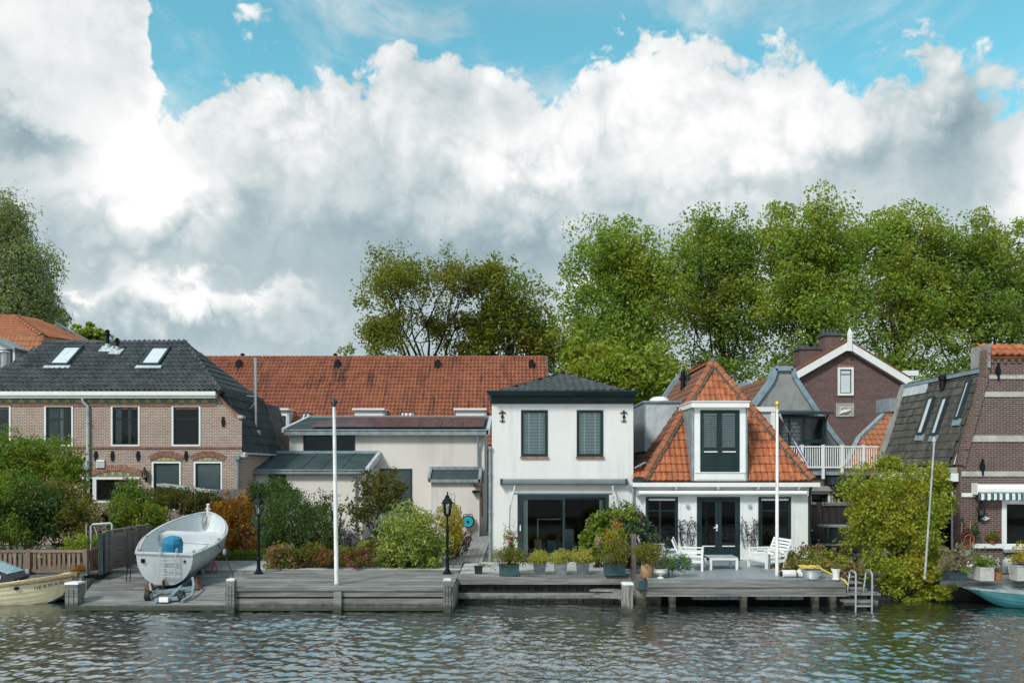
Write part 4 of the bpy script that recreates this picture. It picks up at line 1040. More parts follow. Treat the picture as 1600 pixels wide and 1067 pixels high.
    mb = MB(); sheet(mb, xa - .1, xa + .026, Yp - .2, Y - .02, za, zc, .2, .09); sheet(mb, xb - .046, xb + .1, Yp - .2, Y - .02, za, zc, .25, .09); mb.box(xa - .1, xb + .1, Y - .04, Y - .008, zc - .06, zc + .14); mb.build('roof_edge', 'zinc', rf)
    drain(root, [(PX(747, Y - .3), Y - .3, z(680)), (PX(747, Y - .3), Y - .12, z(700)), (PX(747.5, Y), Y - .12, z(727)), (PX(755, Y), Y - .12, z(734)), (PX(754.5, Y), Y - .2, z(755))], .06)
    drain(root, [(PX(739, Yp), Yp - .15, PZ(753, Yp)), (PX(741, Yp), Yp - .15, PZ(758, Yp)), (PX(752, Yp), Yp - .1, PZ(760, Yp)), (PX(753, Yp), Yp - .08, PZ(806, Yp))], .06, 'rust')
    mb = MB(place_front(Yp)); mb.box(PX(738, Yp), PX(750, Yp), -.3, -.01, PZ(769, Yp), PZ(766, Yp)); mb.box(PX(741, Yp), PX(745, Yp), -.36, -.30, PZ(770, Yp), PZ(765, Yp)); mb.build('outdoor_lamp', 'black_iron', root)
barn()

# ------------------------------------------------------------------ white two storey house in the middle
def white_house():
    Y = 27.75; x = lambda p: PX(p, Y); z = lambda p: PZ(p, Y); pl = place_front(Y)
    root = thing('white_house', 'white plastered two storey house with dark cornice and low grey hip roof', 'house', (x(880), Y, ZG))
    x0, x1 = x(768.5), x(989.5); zt = z(631); Yb = 34.5
    ops = [(x(814), x(855.8), z(713), z(640.5)), (x(901), x(942.4), z(713), z(640.5)), (x(808.5), x(951), z(873), z(772))]
    mb = MB(pl); wall(mb, x0, x1, z(865), zt, ops[:2] + [(ops[2][0], ops[2][1], z(865), ops[2][3])]); mb.place = None
    mb.poly([(x1, Y, ZG), (x1, Yb, ZG), (x1, Yb, zt), (x1, Y, zt)]); mb.poly([(x0, Yb, ZG), (x0, Y, ZG), (x0, Y, zt), (x0, Yb, zt)]); mb.poly([(x1, Yb, ZG), (x0, Yb, ZG), (x0, Yb, zt), (x1, Yb, zt)])
    mb.build('wall', 'render_white', root)
    mb = MB(pl); mb.box(x0, ops[2][0], .0, .2, ZG, z(865) - .003); mb.box(ops[2][1], x1, 0, .2, ZG, z(865) - .003); mb.build('plinth', 'paver_grey', root)
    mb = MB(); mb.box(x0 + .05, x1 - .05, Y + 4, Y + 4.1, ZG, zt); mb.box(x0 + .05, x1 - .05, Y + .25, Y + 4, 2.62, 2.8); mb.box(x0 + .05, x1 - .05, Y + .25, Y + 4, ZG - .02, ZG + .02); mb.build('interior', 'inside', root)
    for o in ops[:2]:
        w = window(root, pl, *o, frame='green_black', fw=.055, sash='green_black', sw=.035, blind='slats')
        mb = MB(pl); mb.box(o[0] - .03, o[1] + .03, -.07, -.027, o[2] - .075, o[2] - .004); s = mb.build('sill', 'arch_brick', w)
    o = ops[2]
    w = window(root, pl, o[0], o[1], ZG + .02, o[3], frame='dark_frame', fw=.11, sash=None, name='sliding_door', curtains=[(.035, .085, 'curtain'), (.93, .985, 'curtain')])
    mb = MB(pl); a, b, c, d = o[0] + .11, o[1] - .11, ZG + .13, o[3] - .11; m = x(880)
    frame_boxes(mb, a, m + .06, c, d, .08, -.012, .04); mb.build('sash', 'dark_frame', w); mb = MB(pl); frame_boxes(mb, m - .02, b, c, d, .08, .055, .09); mb.build('sash', 'dark_frame', w)
    mb = MB(pl); mb.box(x(812), x(813.8), -.05, -.026, z(829), z(820)); mb.build('handle', 'white_paint', w)
    # room behind the glass: a table, a tall planter, a pale screen
    mb = MB(pl); mb.box(x(842), x(880), 1.2, 1.22, z(815), z(813.5)); mb.box(x(841), x(843), 1.2, 1.24, ZG, z(813)); mb.build('room_rail', 'pale_metal', root)
    mb = MB(pl); mb.box(x(836), x(847), .8, 1.1, ZG, z(846)); mb.build('room_stool', 'jar_brown', root)
    mb = MB(pl); mb.box(x(882), x(900), .9, 1.2, ZG, z(830)); mb.box(x(858), x(872), 1.5, 2.0, ZG, z(850)); mb.build('room_chair', 'grey_metal', root)
    # cornice
    mb = MB(); mb.box(x0 - .03, x1 + .03, Y - .07, Yb, z(631), z(617.5)); mb.box(x0 - .06, x1 + .06, Y - .11, Yb, z(628.5), z(627.3)); mb.build('frieze', 'green_black', root)
    gx0, gx1 = PX(761, 27.3), PX(998.5, 27.3)
    mb = MB(); zb0, zt0 = PZ(617.3, 27.3), PZ(610, 27.3)
    mb.hexa([(gx0 + .1, 27.38, zb0), (gx1 - .1, 27.38, zb0), (gx1 - .1, Yb + .2, zb0), (gx0 + .1, Yb + .2, zb0), (gx0, 27.28, zt0 - .05), (gx1, 27.28, zt0 - .05), (gx1, Yb + .3, zt0 - .05), (gx0, Yb + .3, zt0 - .05)])
    mb.box(gx0 - .02, gx1 + .02, 27.24, Yb + .32, zt0 - .046, zt0); mb.build('gutter', 'green_black', root)
    # roof
    zr = zt0 - .02; e0, e1 = Vector((PX(781, 27.6), 27.6, zr)), Vector((PX(978, 27.6), 27.6, zr)); ap = P(881, 584.5, 31.0); b0, b1 = Vector((e0.x, 34.4, zr)), Vector((e1.x, 34.4, zr))
    tile_roof(root, [e0, e1, ap], 'grey_tile', .26, .34, h=.045, t=.04, seed=11)
    tile_roof(root, [e1, b1, ap], 'grey_tile', .26, .34, h=.045, t=.04, name='roof_side', seed=12); tile_roof(root, [b0, e0, ap], 'grey_tile', .26, .34, h=.045, t=.04, name='roof_side', seed=13)
    mb = MB(); mb.poly([b1, b0, ap]); mb.build('roof_back', 'grey_tile', root)
    up = Vector((0, -.2, 1)); ridge(root, e0, ap, 'grey_tile', .085, .36, up); ridge(root, e1, ap, 'grey_tile', .085, .36, up)
    for px in (784.8, 974.6): anchor(root, pl, x(px), z(651), .40, 1)
    # downpipes at both corners
    drain(root, [(x(765.8), Y - .05, z(700)), (x(765.8), Y - .05, ZG)], .055, 'zinc', brackets=[(x(765.8), Y - .05, z(740)), (x(765.8), Y - .05, z(800))]); 
    mb = MB(); mb.box(x(762.5), x(768), Y - .12, Y + .06, z(702), z(697)); mb.build('rain_hopper', 'zinc', root)
white_house()

def drop_awning():
    Y = 27.74; x = lambda p: PX(p, Y); z = lambda p: PZ(p, Y)
    root = thing('awning', 'grey drop arm awning rolled up above the sliding door', 'awning', (x(880), Y, z(757)))
    mb = MB(); a, b = x(783), x(978)
    mb.prism([(a, Y - .004, z(748)), (a, Y - .20, z(748.8)), (a, Y - .24, z(751)), (a, Y - .24, z(755)), (a, Y - .19, z(757)), (a, Y - .004, z(757))][::-1], (b - a, 0, 0)); mb.build('cassette', 'grey_metal', root)
    for q in (783, 977): mb = MB(); mb.box(x(q) - .03, x(q) + .05, Y - .25, Y - .02, z(757.5), z(747.7)); mb.build('end_cap', 'dark_frame', root)
    yf = Y - .55; mb = MB(); mb.tube([(PX(803, yf), yf, PZ(771, yf)), (PX(956.5, yf), yf, PZ(771, yf))], .035, 10); mb.build('front_bar', 'grey_metal', root)
    for p1, p2, p3 in ((805, 797, 796), (956, 959.5, 959.5)):
        mb = MB(); mb.beam((x(p1), Y - .15, z(757)), (PX(p2, yf), yf, PZ(790, yf)), .05, .035); mb.beam((PX(p2, yf), yf, PZ(790, yf)), (x(p3), Y - .06, z(840)), .045, .03); mb.lathe((PX(p2, yf), yf, PZ(791, yf)), [(.04, -.05), (.04, .05)], 8); mb.build('arm', 'pale_metal', root)
drop_awning()

# ------------------------------------------------------------------ white cottage with the steep orange roof
def cottage():
    Y = 27.75; x = lambda p: PX(p, Y); z = lambda p: PZ(p, Y); pl = place_front(Y)
    root = thing('cottage', 'white cottage with steep orange pyramid roof and tall white dormer', 'house', (x(1125), Y, ZT))
    x0, x1 = x(990.5), x(1262.5); zt = z(757)
    ops = [(x(1009), x(1059), z(856), z(776)), (x(1089), x(1156), z(874), z(776)), (x(1185), x(1235.5), z(856), z(776))]
    mb = MB(pl); wall(mb, x0, x1, ZT, zt, [ops[0], (ops[1][0], ops[1][1], ZT, ops[1][3]), ops[2]]); mb.place = None; Yb = 37
    mb.poly([(x1, Y, ZT), (x1, Yb, ZT), (x1, Yb, zt), (x1, Y, zt)]); mb.poly([(x0, Yb, ZT), (x0, Y, ZT), (x0, Y, zt), (x0, Yb, zt)]); mb.poly([(x1, Yb, ZT), (x0, Yb, ZT), (x0, Yb, zt), (x1, Yb, zt)])
    mb.build('wall', 'white_paint', root)
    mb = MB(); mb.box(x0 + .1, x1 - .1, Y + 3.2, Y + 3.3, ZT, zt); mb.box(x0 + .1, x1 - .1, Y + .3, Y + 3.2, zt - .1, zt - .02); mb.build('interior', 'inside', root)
    # pilaster trim round the openings
    for o in ops:
        for q in (o[0] - .09, o[1] + .02): mb = MB(pl); mb.box(q, q + .07, -.022, -.004, ZT + .02, o[3] + .05); mb.build('trim', 'white_paint', root)
    for o in (ops[0], ops[2]):
        w = window(root, pl, *o, frame='green_black', fw=.045, sash='green_black', sw=.05, trans=(.74,), curtains=[(.42, .50, 'curtain_grey')] if o is ops[0] else [(.0, .12, 'curtain_grey')])
        mb = MB(pl); mb.box(o[0] + .1, o[1] - .1, -.05, -.02, o[3] - .13, o[3] - .06); mb.build('blind_box', 'white_paint', w)
        mb = MB(pl); mb.box(o[0] - .06, o[1] + .06, -.10, -.026, o[2] - .07, o[2] - .004); mb.build('sill', 'white_paint', w)
    o = ops[1]; xm = (o[0] + o[1]) / 2
    mb = MB(pl); frame_boxes(mb, o[0], o[1], ZT + .01, o[3], .05, -.02, .09); dr = mb.build('french_door', 'green_black', root)
    for a, b in ((o[0] + .052, xm - .003), (xm + .003, o[1] - .052)):
        mb = MB(pl); c, d = ZT + .03, o[3] - .055; frame_boxes(mb, a, b, c, d, .115, .0, .06); mb.box(a + .115, b - .115, .01, .05, c + .115, c + .48); mb.box(a + .115, b - .115, .0, .06, c + .42, c + .50); lf = mb.build('door_leaf', 'green_black', dr)
        mb = MB(pl); mb.box(a + .113, b - .113, .028, .034, c + .5, d - .115); mb.build('pane', 'glass', dr)
        mb = MB(pl); mb.box(a + .13, b - .13, -.04, -.003, c + .455, c + .49); mb.build('weather_bar', 'white_paint', dr)
    mb = MB(pl); mb.box(xm - .09, xm - .03, -.025, -.002, z(829), z(819)); mb.box(xm - .18, xm - .04, -.07, -.04, z(824.6), z(823)); mb.build('handle', 'white_paint', dr)
    # gutter board with brackets
    mb = MB(pl); mb.box(x(986.8), x(1276.5), -.30, -.02, z(760), z(753.5)); mb.build('gutter', 'white_paint', root)
    for q in (1055, 1120.5, 1182.5, 1245.5):
        mb = MB(pl); mb.prism([(x(q) - .05, -.004, z(760.2)), (x(q) - .05, -.22, z(760.2)), (x(q) - .05, -.18, z(763)), (x(q) - .05, -.08, z(766.5)), (x(q) - .05, -.004, z(766.5))][::-1], (.10, 0, 0)); mb.build('gutter_bracket', 'white_paint', root)
    drain(root, [(x(1266), Y - .1, z(760)), (x(1265.5), Y + .02, z(768)), (x(1265.5), Y + .02, ZT)], .05, 'dark_frame'); drain(root, [(x(992), Y - .15, z(760)), (x(989.5), Y - .07, z(766)), (x(988.5), Y - .07, z(860))], .035, 'zinc')
    for q in (1073.6, 1170.6):
        mb = MB(pl); mb.box(x(q - 2.2), x(q + 2.2), -.09, -.004, z(791.5), z(787)); mb.box(x(q - 1.6), x(q + 1.6), -.075, -.02, z(793), z(791.6)); mb.build('wall_light', 'pale_metal', root)
    # --- roof: front hip, left slope running back to a zinc-edged parapet
    Ye = 27.56; e0, e1 = P(1003.5, 751.5, Ye), P(1270, 751.5, Ye); ap = P(1113.5, 568, 30.2)
    tile_roof(root, [e0, e1, ap], 'orange_tile', .198, .335, h=.055, t=.045, single=True, under='brown_tile', seed=21, jit=.009)
    Yr = 36.0; rb = Vector((ap.x, Yr, ap.z)); dx = ap.x - e0.x
    lb = Vector((e0.x, Yr, e0.z))
    tile_roof(root, [lb, e0, ap, rb], 'brown_tile', .21, .335, h=.055, t=.04, name='roof_side', seed=22)
    rbx = Vector((e1.x, Yr, e1.z)); tile_roof(root, [e1, rbx, rb, ap], 'orange_tile', .3, .5, h=.05, t=.04, name='roof_side', seed=23)
    up = Vector((-.35, -.25, 1)); ridge(root, e0 + Vector((.02, -.02, .06)), ap + Vector((0, 0, .07)), 'ridge_tile', .15, .36, up, mortar='mossy_mortar')
    up = Vector((.35, -.4, 1)); ridge(root, e1 + Vector((-.02, -.02, .06)), ap + Vector((0, 0, .07)), 'ridge_tile', .15, .36, up, mortar='mossy_mortar')
    ridge(root, ap + Vector((0, 0, .05)), rb + Vector((0, 0, .05)), 'ridge_tile', .11, .38)
    mb = MB(); mb.ball(ap + Vector((0, -.03, .07)), .15, 10); mb.build('hip_cap', 'mossy_mortar', root, smooth=True)
    mb = MB(); mb.beam(lb + Vector((0, .1, .1)), rb + Vector((0, .1, .15)), .35, .35, up=(0, 0, 1)); mb.beam(rb + Vector((-.02, .1, .2)), rb + Vector((.35, .1, .2)), .35, .3); mb.build('parapet_coping', 'zinc_blue', root)
    mb = MB(); mb.poly([lb + Vector((0, .05, 0)), rbx + Vector((0, .05, 0)), rb + Vector((0, .05, 0))]); mb.build('rear_gable', 'brick_dark', root)
    # loose orange tiles in the valley beside the white house
    v0 = P(989.8, 747, 27.7)
    tile_roof(root, [v0, P(1004, 747, 27.7), P(1004, 727, 28.1), P(989.8, 735, 28.1)], 'orange_tile', .19, .3, h=.05, name='valley_roof', seed=24)
    mb = MB(); mb.box(PX(989, 27.5), PX(1005, 27.5), 27.45, 27.62, PZ(753, 27.5), PZ(747.5, 27.5)); mb.build('valley_gutter', 'dark_frame', root)
    mb = MB(); mb.beam(P(991, 731, 27.9), P(1008, 722, 27.9), .3, .04); mb.build('lead_flashing', 'zinc_blue', root)
    # flue pipes on the left slope
    for px, py, t_ in ((1067, 606, 578), (1075, 600, 582)):
        Yv = 32.5; b = P(px, py, Yv); zt_ = PZ(t_, Yv); mb = MB(); h = zt_ - b.z
        mb.lathe(b, [(.11, -.1), (.09, h * .4), (.12, h * .42), (.12, h * .6), (.07, h * .62), (.10, h * .8), (.06, h)], 10); mb.build('flue_pipe', 'black_iron' if px < 1070 else 'dark_frame', root, smooth=True)
    # grey zinc dormer with a dome light, standing on the left slope
    Yd = 30.6; a, b = PX(1008, Yd), PX(1066, Yd); z0_, z1_ = PZ(705, Yd), PZ(629, Yd)
    mb = MB(); mb.box(a, b, Yd, Yd + 3.0, z0_, z1_); dm = mb.build('zinc_dormer', 'zinc_light', root)
    mb = MB(); mb.box(a - .04, a - .004, Yd - .03, Yd + 3.0, z0_, z1_); mb.box(a - .08, b + .02, Yd - .08, Yd + 3.05, z1_ + .003, z1_ + .07); mb.build('dormer_side', 'zinc', dm)
    mb = MB(); c = Vector(((PX(1020, Yd) + PX(1052, Yd)) / 2, Yd + .8, z1_ + .074)); mb.lathe(c, [(.44, 0), (.44, .05), (.40, .06), (.36, .14), (.24, .21), (.02, .24)], 20); mb.build('dome_light', 'dome', dm, smooth=True)
    # tall white dormer in the front hip
    Yf = 27.47; a, b = PX(1085, Yf), PX(1165, Yf); zb, zh = PZ(751, Yf), PZ(637, Yf)
    p2 = place_front(Yf); wo = (PX(1094, Yf), PX(1155.5, Yf), PZ(737, Yf), PZ(640.5, Yf))
    mb = MB(p2); wall(mb, a, b, zb, zh, [wo], .12); mb.place = None
    dm = mb.build('dormer', 'white_paint', root)
    mb = MB(); mb.prism([(a - .004, Yf + .003, zb), (a - .004, Yf + .003, zh - .003), (a - .004, Yf + 2.2, zh - .003), (a - .004, Yf + 1.2, zb)], (-.09, 0, 0)); mb.build('dormer_cheek', 'zinc', dm)
    mb = MB(); mb.prism([(b + .004, Yf + .003, zb), (b + .004, Yf + .003, zh - .003), (b + .004, Yf + 2.2, zh - .003), (b + .004, Yf + 1.2, zb)], (.06, 0, 0)); mb.build('dormer_cheek', 'zinc_blue', dm)
    mb = MB(); mb.box(PX(1079, Yf), PX(1168.5, Yf), Yf - .18, Yf + 1.9, zh + .003, PZ(628.5, Yf)); mb.box(PX(1077.5, Yf), PX(1170, Yf), Yf - .22, Yf + 1.95, PZ(628.5, Yf) + .003, PZ(627, Yf)); mb.build('dormer_fascia', 'white_paint', dm)
    mb = MB(p2); mb.box(a + .05, b - .05, -.025, -.004, zb + .05, PZ(740, Yf)); mb.box(a + .02, b - .02, -.045, -.004, PZ(738.6, Yf), PZ(737.2, Yf)); mb.build('dormer_panel', 'white_paint', dm)
    mb = MB(p2); mb.box(a + .02, b - .02, .6, .7, zb, zh); mb.build('dormer_interior', 'inside', dm)
    xm = (wo[0] + wo[1]) / 2; mb = MB(p2); frame_boxes(mb, *wo, .045, -.015, .08); wd = mb.build('balcony_door', 'green_black', dm)
    for q0, q1 in ((wo[0] + .047, xm - .002), (xm + .002, wo[1] - .047)):
        zc = PZ(699, Yf); mb = MB(p2); frame_boxes(mb, q0, q1, wo[2] + .047, wo[3] - .047, .075, .0, .05); mb.box(q0 + .075, q1 - .075, .0, .05, zc - .10, zc + .0)
        zb_ = wo[2] + .047
        mb.box(q0 + .075, q1 - .075, .018, .04, zb_ + .075, zc - .10); mb.build('door_leaf', 'green_black', dm)
        mb = MB(p2); mb.box(q0 + .073, q1 - .073, .022, .028, zc, wo[3] - .12); mb.build('pane', 'glass', dm)
        mb = MB(p2); mb.box(q0 + .09, q1 - .09, -.03, .016, zc - .17, zc - .13); mb.build('weather_bar', 'white_paint', dm)
        mb = MB(p2); n = 17
        for i in range(n):
            zz = zc + .02 + (wo[3] - .13 - zc) * i / n; mb.hexa([(q0 + .085, .060, zz), (q1 - .085, .060, zz), (q1 - .085, .075, zz + .032), (q0 + .085, .075, zz + .032), (q0 + .085, .060, zz + .004), (q1 - .085, .060, zz + .004), (q1 - .085, .075, zz + .036), (q0 + .085, .075, zz + .036)])
        mb.box(q0 + .085, q1 - .085, .07, .11, wo[3] - .15, wo[3] - .122); mb.build('blind', 'blind_slat', dm)
cottage()

def roller_awning():
    Y = 27.74; x = lambda p: PX(p, Y); z = lambda p: PZ(p, Y); root = thing('awning', 'long white rolled awning tube under the cottage gutter', 'awning', (x(1125), Y, z(774)))
    a, b = x(996), x(1256); c = z(769.8)
    mb = MB(); K = 14; ring = [(a, Y - .17 + .12 * math.cos(2 * math.pi * i / K), c + .085 * math.sin(2 * math.pi * i / K)) for i in range(K)]; mb.prism(ring, (b - a, 0, 0)); mb.build('cassette', 'white_paint', root, smooth=True)
    for q, d in ((a, -.06), (b, .004)): mb = MB(); mb.box(q + d, q + d + .055, Y - .30, Y - .004, c - .09, c + .09); mb.build('end_cap', 'pale_metal', root)
roller_awning()

# ------------------------------------------------------------------ grey rendered gable house with roof terrace
def grey_gable_house():
    Y = 36.0; x = lambda p: PX(p, Y); z = lambda p: PZ(p, Y)
    root = thing('grey_gable_house', 'grey rendered gable with blue zinc edging behind the cottage roof', 'house', (x(1240), Y, ZG))
    L = [(1150, 672), (1168, 648), (1190, 618), (1206, 596), (1211, 578)]; Rr = [(1238, 578), (1241, 592), (1256, 615), (1276, 645), (1300, 680), (1316, 700)]
    out = [(1150, 735)] + L + Rr + [(1316, 735)]
    mb = MB(); mb.prism([(x(a), Y, z(b)) for a, b in out], (0, .3, 0)); mb.box(x(1150), x(1316), Y + .004, Y + 6, ZG, z(735)); mb.build('wall', 'grey_render', root)
    mb = MB()
    for seq in (L, [L[-1], Rr[0]], Rr):
        for (a, b), (c, d) in zip(seq[:-1], seq[1:]): mb.beam((x(a), Y + .12, z(b) + .06), (x(c), Y + .12, z(d) + .06), .5, .22, up=(0, 0, 1) if abs(c - a) > 6 else (1, 0, 0))
    mb.build('coping', 'zinc_blue', root)
    Yb = 41.0; f = lambda a, b: Vector((x(a), Y + .3, z(b))); bk = lambda v: Vector((v.x, Yb, v.z))
    l0, l1 = f(1150, 672), f(1208, 592)
    tile_roof(root, [bk(l0), l0, l1, bk(l1)], 'brown_tile', .25, .34, h=.05, t=.04, name='roof', seed=31)
    r0, r1 = f(1316, 700), f(1240, 592)
    mb = MB(); mb.poly([r0, bk(r0), bk(r1), r1]); mb.poly([l1, r1, bk(r1), bk(l1)]); mb.build('roof_far_side', 'brown_tile', root)
    mb = MB(); mb.beam(bk(l0) + Vector((0, .1, .1)), bk(l1) + Vector((0, .1, .2)), .35, .35); mb.beam(bk(l1) + Vector((0, .1, .25)), bk(l1) + Vector((.5, .1, .25)), .35, .3); mb.build('rear_coping', 'zinc_blue', root)
    # dark garden room on the terrace, with a bubble lamp inside
    Yc = 34.2; X_ = lambda p: PX(p, Yc); Z_ = lambda p: PZ(p, Yc); pl = place_front(Yc)
    a, b, c, d = X_(1215), X_(1289), Z_(700), Z_(650)
    mb = MB(); frame_boxes(mb, a, b, c, d, .10, Yc, Yc + .1)
    for q in (1234, 1257): mb.box(X_(q) - .05, X_(q) + .05, Yc + .004, Yc + .09, c + .1, d - .1)
    mb.box(X_(1259.5), X_(1287), Yc + .01, Yc + .07, Z_(692), Z_(686)); mb.box(b - .1, b, Yc + .1, Y - .01, c, d); gr = mb.build('garden_room', 'green_black', root)
    mb = MB(); mb.hexa([(a - .25, Yc - .35, Z_(648)), (b + .25, Yc - .35, Z_(648)), (b + .1, Y - .004, Z_(640)), (a - .1, Y - .004, Z_(640)), (a - .25, Yc - .35, Z_(644)), (b + .25, Yc - .35, Z_(644)), (b + .1, Y - .004, Z_(636)), (a - .1, Y - .004, Z_(636))]); mb.build('garden_room_roof', 'dark_frame', gr)
    mb = MB(); mb.box(a + .1, b - .1, Yc + .04, Yc + .05, c + .1, d - .1); mb.build('pane', 'glass', gr)
    mb = MB(); mb.box(a + .1, b - .1, Y - .5, Y - .45, c, d); mb.build('back_panel', 'curtain_grey', gr)
    drain(root, [(X_(1291), Yc - .25, Z_(647)), (X_(1289.5), Yc - .05, Z_(655)), (X_(1289.5), Yc - .05, Z_(697))], .05, 'dark_frame')
    mb = MB(); cc = Vector((X_(1244), Yc + .6, Z_(676)))
    for j in range(6):
        zz = -.42 + j * .17; rr = .30 if 0 < j < 5 else .2
        for i in range(9): mb.ball(cc + Vector((rr * math.cos(i * 2 * math.pi / 9 + j * .3), rr * math.sin(i * 2 * math.pi / 9 + j * .3), zz)), .09, 6)
    mb.ball(cc + Vector((0, 0, .55)), .06, 6); mb.tube([cc + Vector((0, 0, .45)), cc + Vector((0, 0, .75))], .015, 5); mb.build('bubble_lamp', 'white_paint', gr, smooth=True)
    # white framed passage roof beside it
    Yw = 33.6; mb = MB(); mb.box(PX(1168, Yw), PX(1212, Yw), Yw, Yw + 1.6, PZ(643, Yw), PZ(635.5, Yw)); mb.box(PX(1205, Yw), PX(1212, Yw), Yw + .02, Yw + .2, PZ(700, Yw), PZ(643.2, Yw)); mb.box(PX(1168, Yw), PX(1175, Yw), Yw + .02, Yw + .2, PZ(700, Yw), PZ(643.2, Yw)); mb.build('porch_frame', 'white_paint', root)
    mb = MB(); mb.box(PX(1175, Yw), PX(1205, Yw), Yw + .1, Yw + .16, PZ(700, Yw), PZ(643.3, Yw)); mb.build('porch_panel', 'zinc_light', root)
    # terrace slab and brick storey below
    Yt = 33.2; a, b = PX(1212, Yt), PX(1376, Yt)
    mb = MB(); mb.box(a, b, Yt, Y - .004, PZ(742, Yt), PZ(734, Yt)); mb.build('terrace_slab', 'zinc', root)
    ops = [(PX(1264, 33.4), PX(1297, 33.4), PZ(791, 33.4), PZ(768, 33.4)), (PX(1299, 33.4), PX(1330, 33.4), PZ(787, 33.4), PZ(762, 33.4))]
    mb = MB(place_front(33.4)); wall(mb, PX(1225, 33.4), PX(1420, 33.4), ZG, PZ(742.3, 33.4), ops); mb.build('lower_wall', 'brick_dark', root)
    mb = MB(); mb.box(PX(1225, 33.4), PX(1420, 33.4), 35.6, 35.7, ZG, PZ(745, 33.4)); mb.build('interior', 'inside', root)
    window(root, place_front(33.4), *ops[0], fw=.09); w = window(root, place_front(33.4), *ops[1], frame='pale_metal', sash='pale_metal', sw=.03, mull=(.33, .66), trans=(.5,))
    mb = MB(); mb.box(PX(1292, 33.3), PX(1345, 33.3), 32.9, 33.39, PZ(757, 33.3), PZ(745, 33.3)); mb.build('fascia_board', 'dark_frame', root)
    mb = MB(); mb.box(PX(1262, 33.3), PX(1300, 33.3), 33.2, 33.39, PZ(767, 33.3), PZ(759, 33.3)); mb.build('lintel', 'concrete', root)
grey_gable_house()

def balustrade():
    Y = 33.1; x = lambda p: PX(p, Y); z = lambda p: PZ(p, Y); root = thing('balustrade', 'white balcony railing of thin vertical bars on the roof terrace', 'railing', (x(1297), Y, z(735)))
    mb = MB(); mb.box(x(1222), x(1372), Y - .04, Y + .04, z(698.6), z(696.5)); mb.build('top_rail', 'white_paint', root); mb = MB(); mb.box(x(1226), x(1362), Y - .03, Y + .03, z(731), z(728.5)); mb.build('bottom_rail', 'white_paint', root)
    for p, b in ((1224, 733), (1253, 733), (1286, 748), (1315.5, 739), (1349, 733)):
        mb = MB(); mb.box(x(p) - .05, x(p) + .05, Y - .055, Y + .055, z(b), z(695.5)); mb.box(x(p) - .06, x(p) + .06, Y - .065, Y + .065, z(695.5) + .002, z(694.5)); mb.build('post', 'white_paint', root)
    me = None; p = 1227.0
    while p < 1371:
        if min(abs(p - q) for q in (1224, 1253, 1286, 1315.5, 1349)) > 2.0:
            if me is None:
                mb = MB(); hh = (z(698.7) - z(728.4)); mb.box(-.018, .018, -.012, .012, 0, hh); o = mb.build('baluster', 'white_paint', root, local=True); me = o.data
            else: o = bpy.data.objects.new('baluster', me); COL.objects.link(o); o.parent = root
            o.location = Vector((x(p), Y, z(728.4))) - root.location
        p += 3.55
balustrade()

